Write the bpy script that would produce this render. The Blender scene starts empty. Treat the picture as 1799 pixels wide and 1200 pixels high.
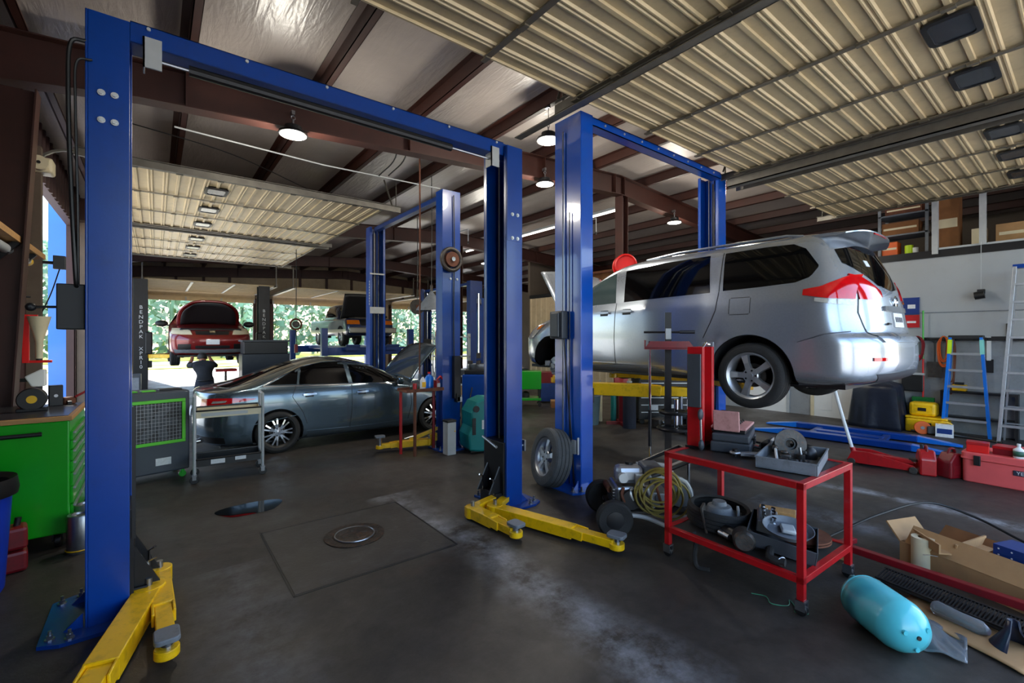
import bpy, bmesh, math, random
from mathutils import Vector, Matrix, Euler
R = math.radians
PI = math.pi
rnd = random.Random(7)
SC = bpy.context.scene
COL = SC.collection

# ---------------------------------------------------------------- camera model of the place (16 mm lens, level, 1.8 m above the floor)
F_, CX_, CY_, HC = 803.5, 899.5, 593.0, 1.80
def ray(px, py):
    a = (px-CX_)/F_; b = (CY_-py)/F_
    return Vector((.6149+.7886*a, .7886-.6149*a, b))
def at(px, py, z=0.0):
    v = ray(px, py); t = (z-HC)/v.z
    return Vector((v.x*t, v.y*t, z))
cam = bpy.data.cameras.new('camera'); camo = bpy.data.objects.new('camera', cam); COL.objects.link(camo)
cam.sensor_width = 36; cam.lens = 36*F_/1799; cam.shift_y = -(600-CY_)/1799; cam.clip_start = .05; cam.clip_end = 500
camo.location = (0, 0, HC); camo.rotation_euler = (R(90), 0, math.atan2(-.6149, .7886))
SC.camera = camo

# ---------------------------------------------------------------- objects
def tag(o, label=None, cat=None, group=None, kind=None):
    if label: o['label'] = label
    if cat: o['category'] = cat
    if group: o['group'] = group
    if kind: o['kind'] = kind
    return o
def thing(name, label, cat, loc=(0, 0, 0), rz=0, group=None, rot=None):
    o = bpy.data.objects.new(name, None); COL.objects.link(o)
    o.empty_display_size = .1
    o.location = loc; o.rotation_euler = rot if rot else (0, 0, rz)
    return tag(o, label, cat, group)
def dup(root, loc, rz=None, label=None, group=None, rot=None):
    r = root.copy(); COL.objects.link(r); r.location = loc
    if rz is not None: r.rotation_euler = (0, 0, rz)
    if rot is not None: r.rotation_euler = rot
    if label: r['label'] = label
    if group: r['group'] = group
    for ch in list(root.children):
        c = ch.copy(); COL.objects.link(c); c.parent = r
        for g in list(ch.children):
            d = g.copy(); COL.objects.link(d); d.parent = c
    return r

class M:
    def __init__(s): s.v = []; s.f = []
    def add(s, vs, fs, T=None):
        n = len(s.v)
        for p in vs:
            p = Vector(p); s.v.append(T @ p if T else p)
        s.f += [tuple(i+n for i in f) for f in fs]
        return s
    def bx(s, x0, y0, z0, x1, y1, z1, T=None):
        vs = [(x0,y0,z0),(x1,y0,z0),(x1,y1,z0),(x0,y1,z0),(x0,y0,z1),(x1,y0,z1),(x1,y1,z1),(x0,y1,z1)]
        return s.add(vs, [(0,3,2,1),(4,5,6,7),(0,1,5,4),(1,2,6,5),(2,3,7,6),(3,0,4,7)], T)
    def box(s, c, d, rot=(0,0,0)):
        T = Matrix.Translation(c) @ Euler(rot).to_matrix().to_4x4()
        return s.bx(-d[0]/2,-d[1]/2,-d[2]/2,d[0]/2,d[1]/2,d[2]/2, T)
    def bar(s, p, q, w, h=None, w2=None, h2=None):
        p = Vector(p); q = Vector(q); d = q-p; L = d.length; d.normalize()
        h = h or w; w2 = w2 or w; h2 = h2 or h
        up = Vector((0,0,1)) if abs(d.z) < .95 else Vector((0,1,0))
        u = d.cross(up).normalized(); k = u.cross(d)
        vs = []
        for c, a, b in ((p, w/2, h/2), (q, w2/2, h2/2)):
            vs += [c-u*a-k*b, c+u*a-k*b, c+u*a+k*b, c-u*a+k*b]
        return s.add(vs, [(0,1,2,3),(7,6,5,4),(0,4,5,1),(1,5,6,2),(2,6,7,3),(3,7,4,0)])
    def tube(s, pts, r, n=8, closed=False, cap=True):
        pts = [Vector(p) for p in pts]; m = len(pts)
        rs = r if isinstance(r, (list, tuple)) else [r]*m
        N = None; vs = []
        for i, p in enumerate(pts):
            if closed: t = pts[(i+1) % m]-pts[i-1]
            else: t = pts[min(i+1, m-1)]-pts[max(i-1, 0)]
            t.normalize()
            if N is None:
                N = t.orthogonal().normalized()
            else:
                N = (N-t*N.dot(t));
                N = N.normalized() if N.length > 1e-6 else t.orthogonal().normalized()
            B = t.cross(N)
            for k in range(n):
                a = 2*PI*k/n; vs.append(p+(N*math.cos(a)+B*math.sin(a))*rs[i])
        fs = []
        for i in range(m if closed else m-1):
            j = (i+1) % m
            for k in range(n):
                l = (k+1) % n; fs.append((i*n+k, i*n+l, j*n+l, j*n+k))
        if cap and not closed:
            fs.append(tuple(range(n))[::-1]); fs.append(tuple((m-1)*n+k for k in range(n)))
        return s.add(vs, fs)
    def cyl(s, p, q, r, n=16, r2=None):
        p = Vector(p); q = Vector(q); d = (q-p).normalized(); u = d.orthogonal().normalized(); w = d.cross(u)
        r2 = r if r2 is None else r2
        vs = [p+(u*math.cos(2*PI*k/n)+w*math.sin(2*PI*k/n))*r for k in range(n)]+[q+(u*math.cos(2*PI*k/n)+w*math.sin(2*PI*k/n))*r2 for k in range(n)]
        fs = [(k, (k+1) % n, n+(k+1) % n, n+k) for k in range(n)]+[tuple(range(n))[::-1], tuple(range(n, 2*n))]
        return s.add(vs, fs)
    def lathe(s, prof, n=24, T=None, a0=0, a1=2*PI, cap=True):
        full = abs(a1-a0-2*PI) < 1e-6; m = n if full else n+1
        vs = []
        for r, z in prof:
            for k in range(m):
                a = a0+(a1-a0)*k/n; vs.append((r*math.cos(a), r*math.sin(a), z))
        fs = []
        for i in range(len(prof)-1):
            for k in range(n):
                l = (k+1) % m; fs.append((i*m+k, i*m+l, (i+1)*m+l, (i+1)*m+k))
        if cap and full and prof[0][0] > 1e-5: fs.append(tuple(range(m))[::-1])
        if cap and full and prof[-1][0] > 1e-5: fs.append(tuple((len(prof)-1)*m+k for k in range(m)))
        return s.add(vs, fs, T)
    def prism(s, poly, pl, d0, d1, T=None):
        def mk(a, b, d): return {'xy': (a,b,d), 'xz': (a,d,b), 'yz': (d,a,b)}[pl]
        n = len(poly)
        vs = [mk(a,b,d0) for a,b in poly]+[mk(a,b,d1) for a,b in poly]
        fs = [tuple(range(n)), tuple(range(n, 2*n))[::-1]]+[(i, n+i, n+(i+1) % n, (i+1) % n) for i in range(n)]
        return s.add(vs, fs, T)
    def sph(s, c, r, nu=16, nv=10, T=None):
        if not isinstance(r, (list, tuple)): r = (r, r, r)
        vs = [(c[0], c[1], c[2]-r[2])]
        for i in range(1, nv):
            th = PI*i/nv
            for k in range(nu):
                a = 2*PI*k/nu
                vs.append((c[0]+r[0]*math.sin(th)*math.cos(a), c[1]+r[1]*math.sin(th)*math.sin(a), c[2]-r[2]*math.cos(th)))
        vs.append((c[0], c[1], c[2]+r[2])); L = len(vs)-1
        fs = [(0, 1+(k+1) % nu, 1+k) for k in range(nu)]
        for i in range(nv-2):
            for k in range(nu):
                l = (k+1) % nu; b = 1+i*nu; fs.append((b+k, b+l, b+nu+l, b+nu+k))
        b = 1+(nv-2)*nu
        fs += [(b+k, b+(k+1) % nu, L) for k in range(nu)]
        return s.add(vs, fs, T)
    def grid(s, fn, nu, nv, T=None):
        vs = [fn(i/nu, j/nv) for i in range(nu+1) for j in range(nv+1)]; m = nv+1
        return s.add(vs, [(i*m+j, (i+1)*m+j, (i+1)*m+j+1, i*m+j+1) for i in range(nu) for j in range(nv)], T)
    def torus(s, c, R_, r, ax='z', n=32, m=8, T=None):
        c = Vector(c); pts = []
        for k in range(n):
            a = 2*PI*k/n; p = (R_*math.cos(a), R_*math.sin(a))
            pts.append(c+Vector({'z': (p[0],p[1],0), 'y': (p[0],0,p[1]), 'x': (0,p[0],p[1])}[ax]))
        if T: pts = [T @ p for p in pts]
        return s.tube(pts, r, m, closed=True)
    def build(s, name, mat, parent=None, loc=None, rot=None, ang=35, bevel=0, label=None, solid=0, flip=True):
        me = bpy.data.meshes.new(name); me.from_pydata([tuple(v) for v in s.v], [], s.f)
        bm = bmesh.new(); bm.from_mesh(me)
        if flip: bmesh.ops.recalc_face_normals(bm, faces=bm.faces)
        bm.to_mesh(me); bm.free()
        me.polygons.foreach_set('use_smooth', [ang > 0]*len(me.polygons))
        if ang > 0: me.set_sharp_from_angle(angle=R(ang))
        me.materials.append(mat); me.update()
        o = bpy.data.objects.new(name, me); COL.objects.link(o)
        if parent: o.parent = parent
        if loc is not None: o.location = loc
        if rot is not None: o.rotation_euler = rot
        if solid:
            m = o.modifiers.new('thickness', 'SOLIDIFY'); m.thickness = solid; m.offset = 0
        if bevel:
            m = o.modifiers.new('edges', 'BEVEL'); m.width = bevel; m.segments = 2; m.limit_method = 'ANGLE'; m.angle_limit = R(40)
        if label: o['label'] = label
        return o
def struct(o):
    o['kind'] = 'structure'; return o
def text_part(txt, size, mat, parent, loc, rot, name='lettering', ext=.001, align='CENTER', label=None):
    cu = bpy.data.curves.new('t', 'FONT'); cu.body = txt; cu.size = size; cu.extrude = ext; cu.align_x = align; cu.align_y = 'CENTER'
    cu.resolution_u = 3
    to = bpy.data.objects.new('t', cu); COL.objects.link(to)
    dg = bpy.context.evaluated_depsgraph_get(); dg.update()
    me = bpy.data.meshes.new_from_object(to.evaluated_get(dg)); me.name = name
    bpy.data.objects.remove(to); bpy.data.curves.remove(cu)
    me.materials.clear(); me.materials.append(mat)
    o = bpy.data.objects.new(name, me); COL.objects.link(o); o.parent = parent; o.location = loc; o.rotation_euler = rot
    if label: o['label'] = label
    return o
def rrect(w, h, r, n=4, cx=0, cy=0):
    out = []
    for (sx, sy, a0) in ((1,1,0),(-1,1,90),(-1,-1,180),(1,-1,270)):
        for k in range(n+1):
            a = R(a0+90*k/n); out.append((cx+sx*(w/2-r)+r*math.cos(a), cy+sy*(h/2-r)+r*math.sin(a)))
    return out
def arc(c, r, a0, a1, n, z=0):
    return [(c[0]+r*math.cos(R(a0+(a1-a0)*k/n)), c[1]+r*math.sin(R(a0+(a1-a0)*k/n)), z) for k in range(n+1)]
def spline(P, n=8, closed=False):
    P = [Vector(p) for p in P]; out = []; m = len(P)
    rng = range(m) if closed else range(m-1)
    for i in rng:
        p1 = P[i]; p2 = P[(i+1) % m]
        p0 = P[i-1] if (closed or i > 0) else p1*2-p2
        p3 = P[(i+2) % m] if (closed or i+2 < m) else p2*2-p1
        for k in range(n):
            t = k/n
            out.append(.5*((2*p1)+(p2-p0)*t+(2*p0-5*p1+4*p2-p3)*t*t+(3*p1-p0-3*p2+p3)*t**3))
    if not closed: out.append(P[-1])
    return out

# ---------------------------------------------------------------- materials
def lin(c):
    return tuple((x/255/12.92 if x/255 <= .04045 else ((x/255+.055)/1.055)**2.4) for x in c)+(1,)
MATS = {}
def mat(name, rgb, rough=.5, metal=0, var=.12, sc=6, bump=0, bsc=40, coat=0, spec=.5, dirt=None, dirt_amt=.4, alpha=1, trans=0, emit=0, ecol=None, stretch=None):
    m = bpy.data.materials.new(name); m.use_nodes = True; nt = m.node_tree; N = nt.nodes; L = nt.links
    b = N['Principled BSDF']; c = lin(rgb)
    b.inputs['Roughness'].default_value = rough; b.inputs['Metallic'].default_value = metal
    b.inputs['Specular IOR Level'].default_value = spec
    b.inputs['Coat Weight'].default_value = coat; b.inputs['Coat Roughness'].default_value = .06
    b.inputs['Alpha'].default_value = alpha; b.inputs['Transmission Weight'].default_value = trans
    tc = N.new('ShaderNodeTexCoord'); mp = N.new('ShaderNodeMapping'); L.new(tc.outputs['Object'], mp.inputs['Vector'])
    if stretch: mp.inputs['Scale'].default_value = stretch
    nz = N.new('ShaderNodeTexNoise'); nz.inputs['Scale'].default_value = sc; nz.inputs['Detail'].default_value = 5
    L.new(mp.outputs['Vector'], nz.inputs['Vector'])
    rp = N.new('ShaderNodeValToRGB'); L.new(nz.outputs['Fac'], rp.inputs['Fac'])
    rp.color_ramp.elements[0].position = .3; rp.color_ramp.elements[1].position = .7
    rp.color_ramp.elements[0].color = tuple(x*(1-var) for x in c[:3])+(1,)
    rp.color_ramp.elements[1].color = tuple(min(1, x*(1+var)) for x in c[:3])+(1,)
    out = rp.outputs['Color']
    if dirt:
        n2 = N.new('ShaderNodeTexNoise'); n2.inputs['Scale'].default_value = sc*2.3; n2.inputs['Detail'].default_value = 8; n2.inputs['Roughness'].default_value = .7
        L.new(mp.outputs['Vector'], n2.inputs['Vector'])
        r2 = N.new('ShaderNodeValToRGB'); L.new(n2.outputs['Fac'], r2.inputs['Fac'])
        r2.color_ramp.elements[0].position = .5; r2.color_ramp.elements[0].color = (0,0,0,1)
        r2.color_ramp.elements[1].position = .72; r2.color_ramp.elements[1].color = (dirt_amt,)*3+(1,)
        mx = N.new('ShaderNodeMixRGB'); L.new(r2.outputs['Color'], mx.inputs['Fac']); L.new(out, mx.inputs['Color1']); mx.inputs['Color2'].default_value = lin(dirt)
        out = mx.outputs['Color']
    L.new(out, b.inputs['Base Color'])
    if bump:
        n3 = N.new('ShaderNodeTexNoise'); n3.inputs['Scale'].default_value = bsc; n3.inputs['Detail'].default_value = 4
        L.new(mp.outputs['Vector'], n3.inputs['Vector'])
        bp = N.new('ShaderNodeBump'); bp.inputs['Strength'].default_value = bump; bp.inputs['Distance'].default_value = .02
        L.new(n3.outputs['Fac'], bp.inputs['Height']); L.new(bp.outputs['Normal'], b.inputs['Normal'])
    if emit:
        b.inputs['Emission Strength'].default_value = emit; b.inputs['Emission Color'].default_value = lin(ecol or rgb)
    MATS[name] = m
    return m
blue = mat('blue_paint', (0, 58, 142), .3, 0, .08, 3, .02, 60, coat=.2, dirt=(30,40,60), dirt_amt=.18)
blue_b = mat('bright_blue_paint', (14, 112, 214), .3, 0, .05, 3, coat=.4)
blue_d = mat('dark_blue_paint', (14, 52, 120), .4, 0, .1, 4, coat=.2, dirt=(30,30,36), dirt_amt=.3)
yellow = mat('yellow_paint', (242, 190, 8), .4, 0, .06, 5, .03, 50, coat=.2, dirt=(90,66,10), dirt_amt=.45)
red = mat('red_paint', (176, 14, 22), .38, 0, .1, 5, coat=.3, dirt=(60,20,18), dirt_amt=.4)
red_b = mat('bright_red', (215, 18, 14), .4, 0, .08, 6)
red_d = mat('dark_red_paint', (120, 14, 26), .4, 0, .12, 6, dirt=(60,30,28), dirt_amt=.4)
green = mat('green_paint', (10, 165, 22), .32, 0, .05, 4, coat=.4)
lime = mat('lime_plastic', (92, 205, 42), .4, 0, .05, 6)
teal = mat('teal_plastic', (8, 122, 122), .38, 0, .07, 5)
coral = mat('coral_plastic', (228, 92, 92), .5, 0, .05, 6)
black = mat('black_plastic', (22, 22, 24), .45, 0, .15, 8)
blackm = mat('black_metal', (30, 30, 33), .4, .3, .15, 8)
rubber = mat('tire_rubber', (30, 30, 31), .75, 0, .15, 14, .2, 90)
tread = mat('worn_tread_rubber', (74, 76, 78), .8, 0, .15, 14, .3, 60)
dgrey = mat('dark_grey_plastic', (58, 62, 68), .5, 0, .1, 8)
mgrey = mat('grey_plastic', (112, 118, 126), .5, 0, .1, 8, dirt=(50,48,46), dirt_amt=.4)
lgrey = mat('light_grey_paint', (176, 180, 182), .45, 0, .06, 8)
white = mat('white_paint', (222, 224, 224), .5, 0, .04, 4)
steel = mat('bare_steel', (150, 152, 156), .32, .9, .1, 20, .02, 80)
chrome = mat('chrome', (210, 212, 215), .12, 1, .03, 10)
alu = mat('aluminium', (186, 190, 196), .38, .85, .08, 14)
iron = mat('oily_iron', (70, 68, 66), .5, .7, .25, 18, .15, 50, dirt=(110,70,40), dirt_amt=.5)
rust = mat('rusty_steel', (104, 60, 40), .7, .2, .25, 14, .1, 60)
primer = mat('red_oxide_primer', (60, 29, 21), .55, 0, .15, 3, dirt=(40,24,20), dirt_amt=.4)
wood = mat('wood', (186, 140, 86), .6, 0, .15, 5, .08, 60, stretch=(1,8,8))
card = mat('cardboard', (168, 130, 88), .8, 0, .08, 8, .05, 60)
card_d = mat('brown_cardboard', (128, 84, 46), .8, 0, .1, 8)
cream = mat('cream_plastic', (214, 202, 170), .5, 0, .05, 8)
orange = mat('orange_plastic', (214, 92, 22), .5, 0, .08, 8)
cloth = mat('dark_cloth', (24, 27, 34), .9, 0, .15, 10, .2, 30)
jean = mat('dark_trousers', (34, 38, 52), .9, 0, .15, 12, .2, 40)
skin = mat('skin', (150, 96, 70), .55, 0, .06, 12)
hair = mat('dark_hair', (22, 17, 15), .6, 0, .2, 60, .3, 120)
cable = mat('black_cable', (18, 18, 19), .5)
hosey = mat('yellow_hose', (130, 116, 52), .5, 0, .1, 10)
glass_d = mat('tinted_glass', (7, 8, 9), .05, 0, .05, 3, coat=0, spec=.35)
glass_s = mat('windscreen_glass', (70, 86, 86), .05, 0, .1, 3, coat=1, spec=.6)
pane = mat('dull_window_pane', (50, 54, 60), .25, 0, .12, 10, spec=.6)
chip = mat('sticker_white', (216, 218, 220), .5, 0, .1, 40)
redglass = mat('red_lens', (205, 10, 18), .08, 0, .12, 14, coat=1)
clearlens = mat('clear_lens', (196, 196, 190), .1, .3, .2, 30, coat=1)
amber = mat('amber_lens', (214, 110, 20), .12, 0, .1, 14, coat=1)
film = mat('clear_film', (200, 208, 216), .12, 0, .05, 10, trans=.75, spec=.7)
pinkcase = mat('faded_pink_plastic', (186, 136, 132), .6, 0, .14, 10, dirt=(120,60,60), dirt_amt=.5)
tealtank = mat('turquoise_enamel', (84, 196, 208), .3, 0, .04, 5, coat=.4)
zinc = mat('zinc_bolt', (206, 209, 211), .35, .3, .05, 10)
silver = mat('silver_paint', (172, 180, 190), .27, .7, .04, 60, coat=1)
gunmetal = mat('gunmetal_paint', (84, 102, 114), .22, .65, .05, 60, coat=1)
maroon = mat('maroon_paint', (120, 20, 20), .3, .3, .06, 40, coat=1)
navy = mat('navy_paint', (44, 58, 96), .3, .3, .06, 40, coat=1)
tan = mat('silver_tan_paint', (150, 146, 136), .35, .4, .06, 40, coat=.6)
lampglow = mat('lamp_lens', (255, 250, 235), .4, 0, 0, 5, emit=9, ecol=(255, 246, 225))
tubeglow = mat('strip_lamp_tube', (255, 250, 240), .4, 0, 0, 5, emit=3, ecol=(255, 248, 235))
limebr = mat('fluorescent_yellow', (190, 225, 20), .5, 0, .05, 8)
leaf = mat('leaves', (104, 140, 112), .6, 0, .45, .35)
leaf2 = mat('light_leaves', (120, 160, 70), .6, 0, .4, .7)
bark = mat('bark', (78, 66, 54), .9, 0, .2, 6)
# ================================================================ SETTING
XL, XR, YN, YF = -1.35, 12.0, -1.4, 25.0
def node_mat(name):
    m = bpy.data.materials.new(name); m.use_nodes = True
    return m, m.node_tree.nodes, m.node_tree.links, m.node_tree.nodes['Principled BSDF']
def ramp(N, L, src, stops):
    r = N.new('ShaderNodeValToRGB'); L.new(src, r.inputs['Fac'])
    e = r.color_ramp.elements
    while len(e) < len(stops): e.new(.5)
    for k, (p, c) in enumerate(stops):
        e[k].position = p; e[k].color = c if len(c) == 4 else lin(c)
    return r.outputs['Color']
def noise(N, L, vec, sc, det=6, rough=.6, dist=0):
    n = N.new('ShaderNodeTexNoise'); n.inputs['Scale'].default_value = sc; n.inputs['Detail'].default_value = det
    n.inputs['Roughness'].default_value = rough; n.inputs['Distortion'].default_value = dist
    if vec: L.new(vec, n.inputs['Vector'])
    return n.outputs['Fac']
def math_(N, L, op, a, b=None, clamp=False):
    n = N.new('ShaderNodeMath'); n.operation = op; n.use_clamp = clamp
    for i, x in enumerate((a, b)):
        if x is None: continue
        if isinstance(x, (int, float)): n.inputs[i].default_value = x
        else: L.new(x, n.inputs[i])
    return n.outputs[0]
def mixc(N, L, f, a, b):
    n = N.new('ShaderNodeMixRGB')
    for k, x in (('Fac', f), ('Color1', a), ('Color2', b)):
        if isinstance(x, (int, float)): n.inputs[k].default_value = x
        elif isinstance(x, tuple): n.inputs[k].default_value = x
        else: L.new(x, n.inputs[k])
    return n.outputs['Color']
BLK, WHT = (0,0,0,1), (1,1,1,1)
# --- floor concrete: dark, oily, with worn chalky traffic bands and rusty tints
fm, N, L, B = node_mat('shop_concrete')
tc = N.new('ShaderNodeTexCoord').outputs['Object']
base = ramp(N, L, noise(N, L, tc, .55, 8, .62, .4), [(.3, (46,42,39)), (.52, (64,58,53)), (.72, (84,79,76))])
fine = ramp(N, L, noise(N, L, tc, 9, 8, .7), [(.35, (120,118,116)), (.7, (255,255,255))])
mm = N.new('ShaderNodeMixRGB'); mm.blend_type = 'MULTIPLY'; mm.inputs['Fac'].default_value = .55
L.new(base, mm.inputs['Color1']); L.new(fine, mm.inputs['Color2']); col = mm.outputs['Color']
rustf = ramp(N, L, noise(N, L, tc, .9, 6, .7, 1.5), [(.56, BLK), (.72, (.35,.35,.35,1))])
col = mixc(N, L, rustf, col, lin((74,52,38)))
sx = N.new('ShaderNodeSeparateXYZ'); L.new(tc, sx.inputs[0])
def band(c0, w, lo, hi):
    jit = math_(N, L, 'MULTIPLY', math_(N, L, 'SUBTRACT', noise(N, L, tc, 1.1, 5), .5), .55)
    d = math_(N, L, 'ABSOLUTE', math_(N, L, 'ADD', math_(N, L, 'SUBTRACT', sx.outputs['X'], c0), jit))
    inv = math_(N, L, 'SUBTRACT', 1.0, math_(N, L, 'DIVIDE', d, w), True)
    g = ramp(N, L, noise(N, L, tc, 3.2, 9, .75), [(.4, BLK), (.66, WHT)])
    yl = math_(N, L, 'MULTIPLY', math_(N, L, 'LESS_THAN', sx.outputs['Y'], hi), math_(N, L, 'GREATER_THAN', sx.outputs['Y'], lo))
    return math_(N, L, 'MULTIPLY', math_(N, L, 'MULTIPLY', inv, g), yl)
for c0, w, lo, hi, k, cc in ((2.15, .3, -3, 5.0, .8, (150,152,158)), (6.5, .16, -3, 4.2, 1.0, (170,172,176)), (5.3, .25, -3, 2.4, .6, (150,152,160)), (.45, .35, 2, 4.2, .35, (140,142,150))):
    f = math_(N, L, 'MULTIPLY', band(c0, w, lo, hi), k)
    col = mixc(N, L, f, col, lin(cc))
spk = ramp(N, L, noise(N, L, tc, 2.6, 9, .8), [(.66, BLK), (.74, (.4,.4,.4,1))])
col = mixc(N, L, spk, col, lin((135,134,134)))
L.new(col, B.inputs['Base Color'])
ro = ramp(N, L, noise(N, L, tc, 1.3, 6), [(.35, (.42,.42,.42,1)), (.65, (.66,.66,.66,1))]); L.new(ro, B.inputs['Roughness'])
bp = N.new('ShaderNodeBump'); bp.inputs['Strength'].default_value = .25; bp.inputs['Distance'].default_value = .01
L.new(noise(N, L, tc, 30, 8, .7), bp.inputs['Height']); L.new(bp.outputs['Normal'], B.inputs['Normal'])
struct(M().bx(XL-.25, YN-.2, -.2, 17.2, YF+.2, 0).build('floor', fm, ang=0))

# --- roof skin: vinyl faced insulation with soft ripples
rm, N, L, B = node_mat('vinyl_insulation')
tc = N.new('ShaderNodeTexCoord').outputs['Object']
mp = N.new('ShaderNodeMapping'); mp.inputs['Scale'].default_value = (5, .8, 1); L.new(tc, mp.inputs['Vector'])
cc = ramp(N, L, noise(N, L, tc, .7, 4), [(.3, (160,151,146)), (.7, (182,172,165))]); L.new(cc, B.inputs['Base Color'])
B.inputs['Roughness'].default_value = .36
bp = N.new('ShaderNodeBump'); bp.inputs['Strength'].default_value = .2; bp.inputs['Distance'].default_value = .05
hh = math_(N, L, 'ADD', noise(N, L, mp.outputs['Vector'], 2.5, 3, .5, .8), math_(N, L, 'MULTIPLY', noise(N, L, tc, 11, 3), .4))
L.new(hh, bp.inputs['Height']); L.new(bp.outputs['Normal'], B.inputs['Normal'])
XRG = 8.0                                            # ridge
def zr(x): return 4.41+.063*(x+.16) if x < XRG else 4.41+.063*(XRG+.16)-.063*(x-XRG)     # rafter underside
DR, DP = .42, .2
XE = 17.2
zs = DR+DP
for nm, xa, xb in (('ceiling', XL-.3, XRG), ('ceiling', XRG, XE)):
    m = M(); n = 20
    m.prism([(xa, zr(xa)+zs), (xb, zr(xb)+zs), (xb, zr(xb)+zs+.06), (xa, zr(xa)+zs+.06)], 'xz', YN-.3, YF+.3)
    struct(m.build(nm, rm, ang=0))
def ibeam(m, pts, yc, w, tf=.014):
    # pts: (x, zlow, zhigh) along the rafter
    for (xa, la, ha), (xb, lb, hb) in zip(pts, pts[1:]):
        m.prism([(xa,la),(xb,lb),(xb,lb+tf),(xa,la+tf)], 'xz', yc-w/2, yc+w/2)
        m.prism([(xa,ha-tf),(xb,hb-tf),(xb,hb),(xa,ha)], 'xz', yc-w/2, yc+w/2)
        m.prism([(xa,la+tf),(xb,lb+tf),(xb,hb-tf),(xa,ha-tf)], 'xz', yc-.008, yc+.008)
tn = 0
for yc in (-.9, 6.5, 13.4, 20.0, 24.75):
    m = M(); ibeam(m, [(XL, zr(XL)-.1, zr(XL)+DR), (XL+1.2, zr(XL+1.2), zr(XL+1.2)+DR), (XRG, zr(XRG), zr(XRG)+DR), (XE-.3, zr(XE-.3), zr(XE-.3)+DR)], yc, .2)
    for x in (.28, 3.05, 5.8, XRG-.15, XRG+.15, 11.6): m.bx(x-.006, yc-.09, zr(x)+.01, x+.006, yc+.09, zr(x)+DR-.01)
    tn += 1; struct(m.build('trim_%d' % tn, primer, ang=0))
    # tapered wall column at the left end and the column under the ridge
    m = M()
    m.prism([(XL+.02, 0), (XL+.2, 0), (XL+.42, zr(XL)-.1), (XL+.02, zr(XL)-.1)], 'xz', yc-.008, yc+.008)
    m.bx(XL+.01, yc-.1, 0, XL+.024, yc+.1, zr(XL)-.1)
    m.prism([(XL+.2, 0), (XL+.214, 0), (XL+.434, zr(XL)-.1), (XL+.42, zr(XL)-.1)], 'xz', yc-.1, yc+.1)
    tn += 1; struct(m.build('trim_%d' % tn, primer, ang=0))
    if yc > 0:
        m = M(); x = 8.15
        m.bx(x-.1, yc-.1, 0, x-.086, yc+.1, zr(x)-.005); m.bx(x+.086, yc-.1, 0, x+.1, yc+.1, zr(x)-.005); m.bx(x-.086, yc-.006, 0, x+.086, yc+.006, zr(x)-.005)
        if yc < 22: tn += 1; struct(m.build('trim_%d' % tn, primer, ang=0))
for x in (-1.05, .28, 1.67, 3.05, 4.43, 5.8, 7.2, 8.9, 10.3, 11.7, 13.1, 14.5, 15.9):
    z0 = zr(x)+DR+.003; m = M()
    m.bx(x-.005, YN-.2, z0, x+.005, YF+.1, z0+DP-.02); m.bx(x-.005, YN-.2, z0, x+.075, YF+.1, z0+.006); m.bx(x-.075, YN-.2, z0+DP-.03, x+.005, YF+.1, z0+DP-.024)
    m.bx(x+.069, YN-.2, z0, x+.075, YF+.1, z0+.025)
    tn += 1; struct(m.build('trim_%d' % tn, primer, ang=0))
# bright strip lamp that follows the right roof slope
t = thing('strip_light', 'long bare strip light running under the right roof slope behind the ridge column', 'light', (9.4, 7.4, zr(9.4)+.22))
M().bx(-.05, 0, .06, .05, 7.6, .12).build('housing', lgrey, t, ang=0)
for k in range(3):
    M().cyl((0, .1+k*2.5, .03), (0, 2.5+k*2.5, .03), .022, 8).build('tube', tubeglow, t)

# --- walls
wleft = mat('maroon_wall_sheet', (62, 36, 34), .6, 0, .12, 2, dirt=(30,22,20), dirt_amt=.4)
wtan = mat('tan_liner_panel', (176, 158, 128), .6, 0, .06, 3, dirt=(120,100,76), dirt_amt=.3)
wwhite = mat('white_wall_paint', (160, 164, 167), .6, 0, .03, 1.2, .03, 30, dirt=(150,150,148), dirt_amt=.35)
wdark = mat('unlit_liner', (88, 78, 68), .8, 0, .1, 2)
def ribbed(x0, x1, z0, z1, pitch=.3, d=.03):
    # profile list along one axis for a ribbed sheet
    out = []; x = x0
    while x < x1-1e-6:
        for f, h in ((0,0),(.62,0),(.7,1),(.9,1),(.98,0)):
            if x+f*pitch < x1: out.append((x+f*pitch, h*d))
        x += pitch
    out.append((x1, 0)); return out
def wall_y(name, x, segs, mat_, rib=True, sgn=1):
    m = M()
    for y0, y1, z0, z1 in segs:
        if rib:
            pr = ribbed(y0, y1, z0, z1)
            m.prism([(x+sgn*d, y) for y, d in pr]+[(x-sgn*.12, y1), (x-sgn*.12, y0)], 'xy', z0, z1)
        else: m.bx(min(x, x-sgn*.12), y0, z0, max(x, x-sgn*.12), y1, z1)
    return struct(m.build(name, mat_, ang=0))
ZT = zr(XL)+zs
wall_y('wall_left', XL, [(YN, 8.75, 0, ZT), (13.25, 13.65, 0, ZT), (18.2, YF, 0, ZT), (8.75, 13.25, 4.15, ZT), (13.65, 18.2, 4.15, ZT)], wleft)
m = M()      # far wall: three drive-through openings and a small one
hz = 3.45
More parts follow.
